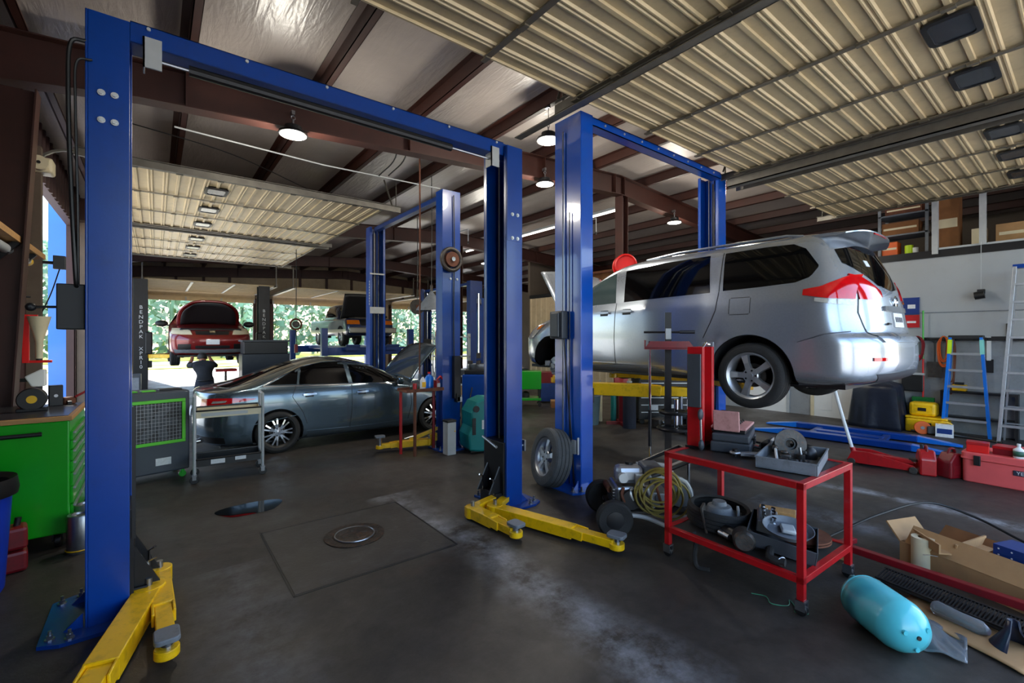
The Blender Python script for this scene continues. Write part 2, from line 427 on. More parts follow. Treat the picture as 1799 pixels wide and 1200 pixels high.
for x0, x1, z0, z1 in ((XL, -.3, 0, 5.6), (3.75, 4.5, 0, 5.6), (9.7, 10.6, 0, 5.6), (13.7, 14.3, 0, 5.6), (16.3, 17.2, 0, 5.6), (-.3, 3.75, hz, 5.6), (4.5, 9.7, hz, 5.6), (10.6, 13.7, hz, 5.6), (14.3, 16.3, hz, 5.6)):
    top = lambda x: zr(x)+zs
    xs = [x0]+([XRG] if x0 < XRG < x1 else [])+[x1]
    m.prism([(x0, z0), (x1, z0)]+[(x, top(x)) for x in xs[::-1]], 'xz', YF, YF+.15)
struct(m.build('wall_far', wtan, ang=0))
for x0, x1 in ((-.3, 3.75), (4.5, 9.7), (10.6, 13.7)):
    m = M()
    for xa in (x0-.08, x1-.06): m.bx(xa, YF-.16, 0, xa+.14, YF-.01, hz+.1)
    m.bx(x0-.08, YF-.16, hz, x1+.08, YF-.01, hz+.22)
    for k in range(1, 4): xx = x0+(x1-x0)*k/4; m.bx(xx-.05, YF-.12, hz+.22, xx+.05, YF-.01, zr(xx)+.3)
    tn += 1; struct(m.build('trim_%d' % tn, primer, ang=0))
# near wall behind the camera with the three open doorways that light the bays
m = M()
for x0, x1, z0, z1 in ((XL, -.2, 0, 5.6), (3.45, 3.7, 0, 5.6), (7.25, 7.75, 0, 5.6), (11.5, 12.3, 0, 5.6), (-.2, 3.45, 4.35, 5.6), (3.7, 7.25, 4.35, 5.6), (7.75, 11.5, 4.35, 5.6), (12.3, 17.2, 0, 5.6)):
    xs = [x0]+([XRG] if x0 < XRG < x1 else [])+[x1]
    m.prism([(x0, z0), (x1, z0)]+[(x, zr(x)+zs) for x in xs[::-1]], 'xz', YN-.15, YN)
struct(m.build('wall_near', wleft, ang=0))
# right partition: smooth white near the bays, tan liner further back, storage loft above
wall_y('wall_right', XR, [(YN, 7.6, 1.74, 3.36)], wwhite, False, -1)
wall_y('wall_right', XR, [(YN, 7.6, 0, 1.74)], mat('grey_lower_wall', (140, 144, 148), .6, 0, .05, 2, dirt=(90,90,90), dirt_amt=.4), False, -1)
wall_y('wall_right', XR, [(7.6, 14.2, 0, 3.36)], wtan, True, -1)
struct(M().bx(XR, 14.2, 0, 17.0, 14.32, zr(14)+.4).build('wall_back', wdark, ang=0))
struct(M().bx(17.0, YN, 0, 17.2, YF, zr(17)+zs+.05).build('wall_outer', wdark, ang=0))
struct(M().bx(XR-.03, YN, 3.36, 17.0, 14.2, 3.5).build('trim_loft_deck', blackm, ang=0))
struct(M().bx(XR-.05, YN, 3.5, XR, 1.9, 3.535).build('trim_loft_edge', lgrey, ang=0))
for yy in (1.95, 1.3):
    struct(M().bx(XR-.07, yy-.04, 3.5 if yy < 1.5 else 3.42, XR+.02, yy+.05, zr(XR)+DR).build('trim_loft_post', lgrey, ang=0))
struct(M().bx(XR-.012, YN, 2.28, XR-.004, 7.6, 2.295).build('trim_panel_seam', mgrey, ang=0))

# --- overhead sectional doors, slid open under the roof
doorm = mat('ribbed_door_sheet', (208, 188, 146), .42, .1, .06, 2.5, dirt=(130,112,84), dirt_amt=.25)
doorm2 = mat('door_stile_steel', (120, 112, 96), .45, .5, .1, 6)
track = mat('galvanised_track', (112, 108, 100), .45, .6, .15, 8)
PAT = [(0,-.022),(.018,-.022),(.024,0),(.125,0),(.137,-.02),(.15,-.02),(.158,-.008),(.172,-.008),(.18,-.02),(.193,-.02),(.205,0),(.325,0),(.337,-.02),(.35,-.02),(.358,-.008),(.372,-.008),(.38,-.02),(.393,-.02),(.405,0),(.525,0),(.531,-.022),(.549,-.022)]
dn = 0
def overhead(loc, rz, width, depth, stiles, wins=(), wrow=3.0, rail=(True, True), strut=True, hang=1.0):
    """local x = door width, local y = depth measured from the inner edge back to the wall"""
    global dn; dn += 1
    root = bpy.data.objects.new('door_%d' % dn, None); COL.objects.link(root); root['kind'] = 'structure'
    root.location = loc; root.rotation_euler = (0, 0, rz)
    ns = int(round(depth/.55)); prof = []
    for k in range(ns): prof += [(k*.55+y, z) for y, z in PAT]
    m = M(); vs = [(x, y, z) for x in (0, width) for y, z in prof]+[(x, y, z+.03) for x in (0, width) for y, z in prof]
    n = len(prof); fs = []
    for i in range(n-1):
        fs.append((i, i+1, n+i+1, n+i)); fs.append((2*n+i, 3*n+i, 3*n+i+1, 2*n+i+1))
        fs.append((i, 2*n+i, 2*n+i+1, i+1)); fs.append((n+i, n+i+1, 3*n+i+1, 3*n+i))
    fs.append((0, n, 3*n, 2*n)); fs.append((n-1, 3*n-1, 4*n-1, 2*n-1))
    m.add(vs, fs); m.build('ribbed_sheet', doorm, root, ang=0)
    for sx_ in stiles:
        s = M().bx(sx_-.03, 0, -.034, sx_+.03, depth, -.0225)
        for k in range(ns): s.box((sx_, k*.55, -.04), (.05, .09, .016))
        s.build('stile', doorm2, root, ang=0)
    for wx in wins:
        w = M(); out = rrect(.46, .34, .07); inn = rrect(.38, .26, .05); k = len(out)
        vs = [(x, y, -.04) for x, y in out]+[(x, y, -.045) for x, y in inn]+[(x, y, -.02) for x, y in out]+[(x, y, -.026) for x, y in inn]
        w.add(vs, [(i, (i+1) % k, k+(i+1) % k, k+i) for i in range(k)]+[(i, 2*k+i, 2*k+(i+1) % k, (i+1) % k) for i in range(k)]+[(k+i, k+(i+1) % k, 3*k+(i+1) % k, 3*k+i) for i in range(k)])
        f = w.build('window_frame', black, root, loc=(wx, wrow, 0))
        M().prism(inn, 'xy', -.036, -.024).build('pane', pane, f, ang=0)
    for e, on in enumerate(rail):
        if not on: continue
        x = -.06 if e == 0 else width+.06; s = 1 if e == 0 else -1
        r = M().bx(x-.02, -.35, -.05, x+.02, depth+.1, -.045).bx(x-.02*s-.003, -.35, -.05, x-.02*s+.003, depth+.1, .05).bx(x-.02, -.35, .045, x+.02, depth+.1, .05)
        r.bx(x-.06*s-.02, -.35, .05, x-.06*s+.02, depth+.1, .056)
        pts = [(x, depth+.1, 0)]+[(x, depth+.1+.4*math.sin(R(a)), -.4+.4*math.cos(R(a))) for a in range(15, 91, 15)]+[(x, depth+.5, -loc[2]+.05)]
        for p, q in zip(pts, pts[1:]): r.bar(p, q, .045, .03)
        r.build('track', track, root, ang=0)
        hgr = M()
        for y in (-.25,):
            hgr.bar((x-.02, y, .05), (x-.02, y, hang), .035, .006); hgr.bar((x+.09, y+.02, .05), (x-.02, y+.25, hang), .035, .006)
        hgr.build('hanger', track, root, ang=0)
    if strut:
        M().bx(-.02, -.02, -.05, width+.02, .0, .05).build('bottom_bar', doorm2, root, ang=0)
    return root
ZD = 4.4
# right-hand doors (close against the wall behind the camera); depth runs towards -Y
def door_near(x0, x1, **k):
    w = x1-x0
    return overhead((x1, 3.47, ZD), PI, w, 4.4, **k)      # rotated 180: local x runs -X, local y runs -Y
door_near(-.15, 3.6, stiles=[.03, 1.2, 2.4, 3.6], wins=[.6, 1.8], wrow=2.75, rail=(False, True), strut=False, hang=.8)
door_near(3.68, 7.2, stiles=[.03, 1.17, 2.33, 3.49], wins=[.83, 1.98, 3.0], wrow=2.72, hang=.85, strut=False)
door_near(7.72, 11.45, stiles=[.03, 1.2, 2.4, 3.6], wins=[.75, 1.95, 3.1], wrow=2.75, hang=.8, strut=False)
# wide punched channel between the two right-hand doors
struct(M().bx(7.3, -1.2, ZD-.17, 7.316, 3.7, ZD+.02).bx(7.3, -1.2, ZD-.17, 7.42, 3.7, ZD-.155).bx(7.6, -1.2, ZD-.17, 7.616, 3.7, ZD+.02).build('trim_door_channel', track, ang=0))
struct(M().bx(3.55, -1.2, ZD-.1, 3.65, 4.5, ZD-.09).bx(3.64, -1.2, ZD-.1, 3.65, 4.5, ZD-.02).build('trim_punched_rail', track, ang=0))
# left-hand doors: width along Y, depth runs back to the left wall (-X)
def door_left(y0, y1, **k):
    return overhead((3.6, y0, ZD), PI/2, y1-y0, 4.4, **k)   # local x -> +Y, local y -> -X
door_left(8.85, 13.3, stiles=[.03, 1.48, 2.96, 4.42], wins=[.75, 2.2, 3.7], wrow=2.75, hang=.55)
door_left(13.75, 18.2, stiles=[.03, 1.48, 2.96, 4.42], wins=[.75, 2.2, 3.7], wrow=2.75, hang=.55)
for yy in (8.5, 13.32):
    struct(M().bx(XL+.035, yy, 0, XL+.17, yy+.13, 4.3).build('trim_door_jamb', mat('weathered_timber_%d' % int(yy), (92, 78, 66), .7, 0, .15, 5), ang=0))
# doors of the far wall, lower, half drawn in
for x0, x1 in ((-.3, 3.75), (4.5, 9.7), (10.6, 13.7)):
    w = x1-x0
    overhead((x1, 20.5, 3.85), PI, w, -4.4 if False else 4.4, stiles=[.03, w/3, 2*w/3, w-.03], rail=(True, True), strut=False, hang=.8) if False else None
    dn += 1
    root = bpy.data.objects.new('door_%d' % dn, None); COL.objects.link(root); root['kind'] = 'structure'; root.location = (x0, 20.3, 3.85)
    prof = []
    for k in range(7): prof += [(k*.6+y*1.09, z) for y, z in PAT]
    pts = prof+[(4.2+.3*math.sin(R(a)), -.3+.3*math.cos(R(a))) for a in range(0, 91, 15)]+[(4.5, -.42)]
    m = M(); n = len(pts)
    m.add([(x, y, z) for x in (0, w) for y, z in pts]+[(x, y+(.03 if i > n-6 else 0), z+(.03 if i <= n-6 else 0)) for x in (0, w) for i, (y, z) in enumerate(pts)],
          [(i, i+1, n+i+1, n+i) for i in range(n-1)]+[(2*n+i, 3*n+i, 3*n+i+1, 2*n+i+1) for i in range(n-1)]+[(i, 2*n+i, 2*n+i+1, i+1) for i in range(n-1)]+[(n+i, n+i+1, 3*n+i+1, 3*n+i) for i in range(n-1)]+[(0,n,3*n,2*n),(n-1,3*n-1,4*n-1,2*n-1)])
    m.build('ribbed_sheet', doorm, root, ang=0)
    for k in range(4):
        xx = .03+k*(w-.06)/3; M().bx(xx-.04, 0, -.04, xx+.04, 4.25, -.026).bx(xx-.03, 4.42, -.42, xx+.03, 4.47, -.25).build('stile', lgrey, root, ang=0)
    for x in (-.06, w+.06):
        M().bx(x-.03, -.2, -.05, x+.03, 4.5, .03).bx(x-.02, -.1, .03, x+.02, -.06, .8).build('track', track, root, ang=0)

# --- outside: paving, verge, road, trees
pav = mat('pale_paving', (190, 186, 178), .8, 0, .05, .5, dirt=(150,146,138), dirt_amt=.4)
grs = mat('dry_grass', (150, 150, 50), .9, 0, .25, 1.5, .3, 20)
rd = mat('road', (176, 176, 172), .8, 0, .05, .6)
struct(M().bx(-120, -120, -.28, 120, 150, -.2).build('ground', pav, ang=0))
struct(M().bx(-110, 36, -.2, 110, 41, -.14).build('ground_verge', grs, ang=0))
struct(M().bx(-110, 41, -.2, 110, 46.5, -.16).build('ground_road', rd, ang=0))
struct(M().bx(-110, 46.5, -.2, 110, 90, -.1).build('ground_bank', grs, ang=0))
struct(M().bx(XL-2.2, 7, -.2, XL-.22, 20, -.02).build('ground_apron', pav, ang=0))
q = random.Random(5); m = M()
for _ in range(30000):
    x = q.uniform(-30, 95); k = q.random(); y = 50+k*14+2*math.sin(x*.7); top = 7.5+5*k+1.8*math.sin(x*.55+k*3)+1.2*math.sin(x*1.3)
    z = top*(1-q.random()**1.6)
    c = Vector((x, y+1.5*math.sin(z*1.7+x), z)); u = Vector((q.uniform(-1,1), q.uniform(-.6,.6), q.uniform(-1,1))).normalized(); w = u.orthogonal().normalized(); s = q.uniform(.22, .55)
    m.add([c-u*s, c-w*s*.6, c+u*s, c+w*s*.6], [(0,1,2,3)])
for k in range(40): m.tube([(-30+k*3.1, 53+k % 5*2, -.2), (-29.7+k*3.1, 53+k % 5*2, 6)], [.22, .12], 6)
tag(m.build('woodland', leaf, ang=0, flip=False), 'dense green woodland beyond the road, seen through the far doorways', 'woods', kind='stuff')
t = thing('canopy_post', 'bright blue square post standing outside beyond the left doorway', 'post', (-1.74, 15.0, -.02))
M().bx(-.2, -.2, 0, .2, .2, 5.2).build('column', blue_b, t, ang=0)
M().bx(-.26, -.26, -.18, .26, .26, .04).build('footing', lgrey, t, ang=0)

# ---------------------------------------------------------------- light
w = bpy.data.worlds.new('sky'); SC.world = w; w.use_nodes = True
nt = w.node_tree; bg = nt.nodes['Background']
sky = nt.nodes.new('ShaderNodeTexSky'); sky.sky_type = 'NISHITA'; sky.sun_disc = False; sky.sun_elevation = R(52); sky.sun_rotation = R(60); sky.air_density = 1.2; sky.dust_density = 2.5
nt.links.new(sky.outputs['Color'], bg.inputs['Color']); bg.inputs['Strength'].default_value = .55
sun = bpy.data.lights.new('sun', 'SUN'); so = bpy.data.objects.new('sun', sun); COL.objects.link(so)
sun.energy = 8; sun.angle = R(1.5); sun.color = (1, .95, .86)
so.rotation_euler = Vector((.16, -.8, -.62)).to_track_quat('-Z', 'Y').to_euler()   # shines in low from the far side
SC.view_settings.view_transform = 'Standard'; SC.view_settings.look = 'None'; SC.view_settings.gamma = 1
SC.view_settings.exposure = 1.05
SC.view_settings.use_curve_mapping = False
SC.cycles.use_denoising = True
SC.cycles.max_bounces = 8; SC.cycles.diffuse_bounces = 5; SC.cycles.glossy_bounces = 4; SC.cycles.caustics_reflective = False; SC.cycles.caustics_refractive = False
SC.cycles.sample_clamp_indirect = 6

def highbay(p, label, stem, side=0):
    t = thing('high_bay_light', label, 'light', p, 0, 'round high bay lights')
    M().lathe([(.17, 0), (.175, .012), (.165, .03), (.12, .045), (.1, .06), (.1, .11), (.05, .13), (.0, .13)], 28).build('housing', blackm, t)
    M().lathe([(0, -.004), (.155, -.004), (.155, .006), (0, .006)], 28).build('lens', lampglow, t)
    h = M().tube([(0, 0, .13), (0, 0, .2)], .012, 6).torus((0, 0, .22), .025, .006, 'y', 12, 5)
    h.tube([(0, 0, .24), (0, 0, stem)], .005, 5).build('hook', steel, t)
    if side: M().bx(-.02, -.02, stem-.02, .02, .06, stem+.03).build('beam_clamp', steel, t, ang=0)
    la = bpy.data.lights.new('lamp', 'POINT'); la.shadow_soft_size = .14; la.energy = 46; la.color = (1, .94, .82)
    lo = bpy.data.objects.new('lamp', la); COL.objects.link(lo); lo.location = (p[0], p[1], p[2]-.16)
highbay((1.395, 6.36, 4.4), 'round high bay light hanging from the front rafter, left of the others', .28, 1)
highbay((4.46, 4.87, 4.63), 'largest round high bay light, left of the tall blue post', zr(4.46)+DR+.006-4.63, 1)
highbay((5.74, 6.36, 4.66), 'round high bay light straight below the largest one', .28, 1)
highbay((9.98, 6.36, 4.6), 'round high bay light under the ridge right of the steel column', .28, 1)
highbay((8.93, 4.35, 4.88), 'round high bay light beside the far blue lift post', zr(8.93)+DR+.006-4.88, 1)
highbay((9.17, 13.26, 4.4), 'small far round high bay light at the back of the shop', .5, 1)
# ================================================================ TWO-POST LIFTS
def channel(m, w, d, H, t=.012, lip=.05):
    """C section, web at x=0, open towards +x, depth along y"""
    P = [(0,-d/2),(w,-d/2),(w,-d/2+lip),(w-t,-d/2+lip),(w-t,-d/2+t),(t,-d/2+t),(t,d/2-t),(w-t,d/2-t),(w-t,d/2-lip),(w,d/2-lip),(w,d/2),(0,d/2)]
    # three extruded rectangles and two lips keep the caps convex
    m.bx(0,-d/2,0,t,d/2,H).bx(t,-d/2,0,w,-d/2+t,H).bx(t,d/2-t,0,w,d/2,H).bx(w-t,-d/2+t,0,w,-d/2+lip,H).bx(w-t,d/2-lip,0,w,d/2-t,H)
    return m
def lift_post(root, x, y, rz, w, d, H, paint, bolts=(), seam=None, plate=True, zc=.25, cables=True, pname='post'):
    T = Matrix.Translation((x, y, 0)) @ Matrix.Rotation(rz, 4, 'Z')
    P = lambda a, b, c=0: T @ Vector((a, b, c))
    def bld(m, name, mt, **k):
        for i, v in enumerate(m.v): m.v[i] = T @ v
        return m.build(name, mt, root, **k)
    post = bld(channel(M(), w, d, H), pname, paint, ang=0, bevel=.004)
    if seam: 
        s = M()
        for yy in (-d/2-.006, d/2): s.bx(.006, yy, seam, w-.004, yy+.006, H-.002)
        bld(s, 'extension_sleeve', paint, ang=0)
    if plate:
        bp = M().prism([(-.2,-d/2-.06),(-.1,-d/2-.11),(w+.06,-d/2-.11),(w+.06,d/2+.11),(-.1,d/2+.11),(-.2,d/2+.06)], 'xy', 0, .022)
        b = bld(bp, 'base_plate', paint, ang=0)
        for (a, c) in ((-.15,-d/2-.02),(-.06,-d/2-.07),(-.15,d/2+.02),(-.06,d/2+.07),(w+.03,-d/2-.07),(w+.03,d/2+.07)):
            q = M(); p = P(a, c)
            q.cyl(p+Vector((0,0,.022)), p+Vector((0,0,.03)), .024, 10).cyl(p+Vector((0,0,.03)), p+Vector((0,0,.05)), .016, 6).cyl(p+Vector((0,0,.05)), p+Vector((0,0,.075)), .009, 8)
            q.build('anchor_bolt', steel, b)
        for s_ in (-1, 1):
            bld(M().prism([(-.01,.022),(-.1,.022),(-.01,.11)], 'xz', s_*(d/2-.03)-.006, s_*(d/2-.03)+.006), 'gusset', paint, ang=0)
    bld(M().bx(.02, -d/2+.03, zc, w+.02, d/2-.03, zc+.55).bx(w-.02, -d/2+.06, zc-.16, w+.09, d/2-.06, zc+.02), 'carriage', blackm, ang=0, bevel=.004)
    if cables:
        bld(M().cyl((w*.55,-d*.12,.05),(w*.55,-d*.12,H-.03), .009, 6), 'cable', steel)
        bld(M().cyl((w*.55,d*.16,.05),(w*.55,d*.16,H-.03), .016, 8), 'cylinder_rod', chrome)
        bld(M().bx(.03, -d*.06, .05, .06, d*.06, H-.1), 'chain_guide', blackm, ang=0)
    for (a, c, z, nx, ny) in bolts:
        p = P(a, c, z); n = (T.to_3x3() @ Vector((nx, ny, 0)))
        M().cyl(p, p+n*.006, .02, 10).cyl(p+n*.006, p+n*.016, .013, 6).build('bolt', zinc, root)
    return post, P
def lift_arm(root, p, q, z, w=.13, h=.11, ext=.42, pad=True, mt=None, padz=.02):
    mt = mt or yellow
    p = Vector((p[0], p[1], z)); q = Vector((q[0], q[1], z)); d = (q-p); L = d.length; d.normalize()
    k = p+d*(L*(1-ext)); u = Vector((-d.y, d.x, 0))
    m = M().bar(p-d*.06, k+d*.05, w, h); m.cyl(p+Vector((0,0,-h/2-.004)), p+Vector((0,0,h/2+.004)), w*.62, 20)
    a = m.build('arm', mt, root, ang=30, bevel=.006)
    e = M().bar(k-d*.02, q-d*.02, w*.74, h*.7); e.cyl(q+Vector((0,0,-h*.4)), q+Vector((0,0,h*.1)), w*.5, 20)
    e.bar(k+d*.03-u*w*.44+Vector((0,0,.01)), k+d*.16-u*w*.44, .016, h*.8).bar(k+d*.03+u*w*.44+Vector((0,0,.01)), k+d*.16+u*w*.44, .016, h*.8)
    e.build('arm_extension', mt, a, ang=30, bevel=.005)
    if pad:
        M().cyl(q+Vector((0,0,-h*.1)), q+Vector((0,0,h*.36+padz)), .034, 16).build('pad_screw', chrome, a)
        ang = math.atan2(d.y, d.x)
        M().prism(rrect(.15, .12, .03), 'xy', 0, .03).build('lift_pad', mgrey, a, loc=q+Vector((0,0,h*.36+padz)), rot=(0,0,ang), bevel=.006)
    pin = M().cyl(p+Vector((0,0,h/2)), p+Vector((0,0,h/2+.05)), .02, 12); pin.build('pivot_pin', steel, a)
    return a
def bolts_pair(w, d, zs):
    out = []
    for z in zs:
        for a in (w*.36, w*.66): out += [(a, -d/2-.006, z, 0, -1)]
    return out

# --- the front lift, empty, arms on the floor
lf = thing('two_post_lift', 'empty blue two-post lift nearest the camera, with yellow arms swung out on the floor', 'car lift', (1.385, 4.02, 0))
w_, d_, H_ = .21, .42, 3.82
lift_post(lf, -1.725, 0, 0, w_, d_, H_, blue, bolts_pair(w_, d_, (3.32, 3.15)) , zc=.14)
lift_post(lf, 1.725, 0, PI, w_, d_, H_, blue, [(.07, .216, 3.1, 0, 1), (.14, .216, 3.1, 0, 1), (.07, .216, 2.85, 0, 1), (.14, .216, 2.85, 0, 1)], seam=2.82, zc=.14)
bm = M().bx(-1.515, -.155, 3.72, 1.515, -.145, 3.86).bx(-1.515, -.155, 3.85, 1.515, .02, 3.86).bx(-1.515, -.155, 3.72, 1.515, .02, 3.73).bx(-1.515, .01, 3.72, 1.515, .02, 3.86)
bm.bx(-1.72, -.15, 3.74, -1.5, .02, 3.85).bx(1.5, -.15, 3.74, 1.72, .02, 3.85)
cb = bm.build('crossbeam', blue, lf, ang=0, bevel=.003)
M().tube([(-1.2, -.12, 3.66), (.9, -.12, 3.66)], .035, 10).build('shutoff_bar', black, cb)
M().tube([(-1.4, -.12, 3.66), (-1.2, -.12, 3.66)], .012, 8).build('shutoff_rod', steel, cb); M().tube([(.9, -.12, 3.66), (1.42, -.12, 3.66)], .012, 8).build('shutoff_rod', steel, cb)
for x in (-1.4, 1.4): M().bx(x-.05, -.168, 3.58, x+.05, -.156, 3.78).bx(x-.05, -.168, 3.58, x-.04, -.06, 3.78).build('bracket_plate', lgrey, cb, ang=0)
for k in range(6): M().cyl((-1.42+k*.568, -.155, 3.835), (-1.42+k*.568, -.168, 3.835), .012, 6).build('bolt', zinc, cb)
lift_arm(lf, (-1.42, -.12), (-1.72, -1.35), .085, .15, .12)
lift_arm(lf, (-1.36, .16), (-1.335, -.86), .085, .12, .1, ext=.5)
lift_arm(lf, (1.1, -.2), (1.14, -.84), .075, .12, .1, ext=.55)
lift_arm(lf, (1.3, -.3), (1.66, -1.54), .075, .13, .1, ext=.35)
M().bar((1.58, -.06, .1), (1.06, -.2, .1), .09, .06).bar((1.58, -.14, .1), (1.3, -.3, .1), .09, .05).bar((-1.6, -.05, .1), (-1.42, -.12, .1), .1, .05).bar((-1.6, .08, .1), (-1.36, .16, .1), .1, .05).build('arm_yoke', yellow, lf, ang=0, bevel=.005)
for s_ in (-1, 1):
    for yy in (-.12, .1): M().prism([(s_*1.5, .16), (s_*1.36, .16), (s_*1.5, .44)], 'xz', yy, yy+.02).build('carriage_gusset', blackm, lf, ang=0)
    for yy in (-.1, .1): M().tube([(s_*1.42, yy, .15), (s_*1.42, yy, .3), (s_*1.38, yy, .32)], .008, 6).build('arm_lock_pin', chrome, lf)
# power unit, hose and lever on the left post
pu = M().bx(-1.86, -.14, 1.85, -1.73, .06, 2.13).build('control_box', black, lf, ang=0, bevel=.006)
M().tube([(-1.86, -.05, 1.99), (-1.97, -.05, 1.985)], .008, 6).sph((-1.98, -.05, 1.985), .026, 10, 8).build('lever', black, pu)
M().tube(spline([(-1.72, -.2, 3.62), (-1.79, -.2, 3.58), (-1.8, -.2, 3.3), (-1.79, -.2, 2.8), (-1.77, -.18, 2.2), (-1.77, -.1, 2.1)], 6), .012, 8).build('hydraulic_hose', cable, lf)
M().tube(spline([(-1.69, -.23, 3.5), (-1.76, -.23, 3.46), (-1.765, -.23, 3.2), (-1.755, -.23, 2.6), (-1.76, -.15, 2.12)], 6), .007, 6).build('power_cord', cable, lf)
M().bx(-1.505, -.19, .5, -1.485, -.17, 1.35).build('restraint_strip', black, lf, ang=0)
M().tube([(1.735, -.14, .62), (1.8, -.14, .62)], .016, 8).bx(1.79, -.17, .56, 1.81, -.1, .68).build('arm_hook', steel, lf)
M().tube([(1.44, .12, .72), (1.36, -.24, .68)], .014, 8).build('release_rod', steel, lf)

# --- the second, taller lift that carries the minivan
l2 = thing('two_post_lift', 'tall bright blue two-post lift holding up the silver minivan', 'car lift', (5.68, 3.96, 0))
blue2 = mat('lift_blue_bright', (4, 80, 186), .25, 0, .06, 3, coat=.6)
lift_post(l2, -1.74, 0, 0, .21, .44, 4.47, blue2, seam=None, zc=1.16)
lift_post(l2, 1.74, .0, PI, .23, .36, 4.47, blue2, zc=1.16)
c2 = M().bx(-1.53, -.21, 4.36, 1.51, -.2, 4.46).bx(-1.53, -.21, 4.45, 1.51, -.06, 4.46).bx(-1.53, -.21, 4.36, 1.51, -.06, 4.37).bx(-1.53, -.07, 4.36, 1.51, -.06, 4.46).build('crossbeam', blue2, l2, ang=0)
for k in range(8): M().cyl((-1.3+k*.37, -.21, 4.41), (-1.3+k*.37, -.222, 4.41), .014, 6).build('bolt', zinc, c2)
for p, q in (((-1.36, .1), (-.66, -1.02)), ((-1.36, .2), (-.7, 1.3)), ((1.36, .1), (.66, -1.02)), ((1.36, .2), (.7, 1.3))):
    lift_arm(l2, p, q, 1.155, .16, .15, ext=.4, padz=.012)
M().bx(-1.5, -.05, 1.09, -1.28, .3, 1.21).bx(1.28, -.05, 1.09, 1.5, .3, 1.21).build('arm_yoke', yellow, l2, ang=0)
pu = M().bx(-1.85, -.02, 1.78, -1.745, .2, 2.12).bx(-1.88, .02, 1.8, -1.85, .16, 2.1).build('power_unit_box', dgrey, l2, ang=0, bevel=.015)
M().tube(spline([(-1.8, -.0, 1.8), (-1.78, -.02, 1.4), (-1.765, -.06, .9), (-1.76, -.1, .5), (-1.75, -.12, .05)], 6), .01, 6).build('power_cord', cable, l2)
M().bx(-1.775, -.16, .42, -1.745, -.1, .58).bx(-1.77, -.2, .42, -1.745, -.19, .62).build('arm_hook', lgrey, l2, ang=0)
M().tube([(-1.765, .05, .05), (-1.765, .05, 4.3)], .01, 6).build('conduit', steel, l2)
M().tube([(-1.765, -.06, .05), (-1.765, -.06, 3.3)], .007, 6).build('air_line', black, l2)

# --- lift around the sedan, posts standing front to back
l3 = thing('two_post_lift', 'blue two-post lift around the grey sedan, with a round lamp reel on its near post', 'car lift', (3.79, 8.14, 0))
lift_post(l3, -0.005, -1.69, PI/2, .22, .33, 4.18, blue, zc=.14, bolts=[(-.006, -.1, 2.75, -1, 0), (-.006, .02, 2.75, -1, 0)], plate=True)
lift_post(l3, 0.01, 1.69, -PI/2, .22, .35, 4.18, blue, zc=.14, plate=True)
M().bx(-.06, -1.5, 4.1, .06, 1.5, 4.18).build('crossbeam', blue_d, l3, ang=0, bevel=.004)
M().bx(-.16, 1.46, 2.32, .16, 1.48, 2.46).bx(-.16, 1.46, 3.16, .16, 1.475, 3.19).build('tie_plate', lgrey, l3, ang=0)
lift_arm(l3, (-.25, -1.4), (-1.02, -1.22), .1, .12, .1, ext=.4, padz=.1)
lift_arm(l3, (.25, -1.4), (1.0, -1.0), .1, .12, .1, ext=.4)
lift_arm(l3, (-.25, 1.42), (-1.0, .98), .1, .12, .1); lift_arm(l3, (.25, 1.42), (1.0, .98), .1, .12, .1)
M().bar((-.24, -1.42, .16), (-.1, -1.5, .2), .1, .12).bar((.24, -1.42, .16), (.1, -1.5, .2), .1, .12).bar((-.12, -1.52, .34), (-.56, -1.32, .15), .06, .05).build('arm_yoke', yellow, l3, ang=0)
lr = M().torus((-.05, -1.76, 3.05), .17, .035, 'y', 28, 10).build('lamp_reel', iron, l3)
M().cyl((-.05, -1.69, 3.05), (-.05, -1.81, 3.05), .12, 24).build('reel_drum', rust, lr)
M().cyl((-.05, -1.81, 3.05), (-.05, -1.84, 3.05), .035, 12).build('hub', chrome, lr)
M().tube(spline([(.02, -1.72, 4.1), (.03, -1.72, 3.3), (.02, -1.72, 2.0), (.04, -1.72, 1.1)], 5), .01, 6).build('power_cord', cable, l3)
M().bx(.0, -1.78, .82, .12, -1.7, 1.5).bx(.03, -1.8, .76, .1, -1.72, .9).build('control_box', blackm, l3, ang=0, bevel=.006)
M().bx(.05, -1.8, .76, .13, -1.78, .84).build('notice_plate', chip, l3, ang=0)
for k in range(9): M().bx(-.172, 1.47+.002, 2.5+k*.06, -.168, 1.49, 2.54+k*.06).build('marking', chip, l3, ang=0)

# --- black lift with the red car
l4 = thing('two_post_lift', 'black two-post lift with white lettering holding up the red car', 'car lift', (1.16, 15.75, 0))
for x, rz in ((-1.62, 0), (1.6, PI)):
    lift_post(l4, x, 0, rz, .3, .34, 3.36, blackm, zc=1.15)
    s_ = 1 if rz == 0 else -1
    for k, ch in enumerate('BENDPAK'): text_part(ch, .13, chip, l4, (x+s_*.16, -.176, 2.6-k*.13), (R(90), 0, 0))
    for k, ch in enumerate('XPR10'): text_part(ch, .13, chip, l4, (x+s_*.16, -.176, 1.5-k*.12), (R(90), 0, 0))
    M().bx(x+s_*.3-.06, -.22, 1.35, x+s_*.3+.1, .0, 1.95).build('carriage_housing', blackm, l4, ang=0, bevel=.03)
for p, q in (((-1.26, -.1), (-.62, -.75)), ((1.26, -.1), (.62, -.75)), ((-1.26, .15), (-.6, 1.3)), ((1.26, .15), (.6, 1.3))):
    lift_arm(l4, p, q, 1.3, .12, .1, ext=.4)
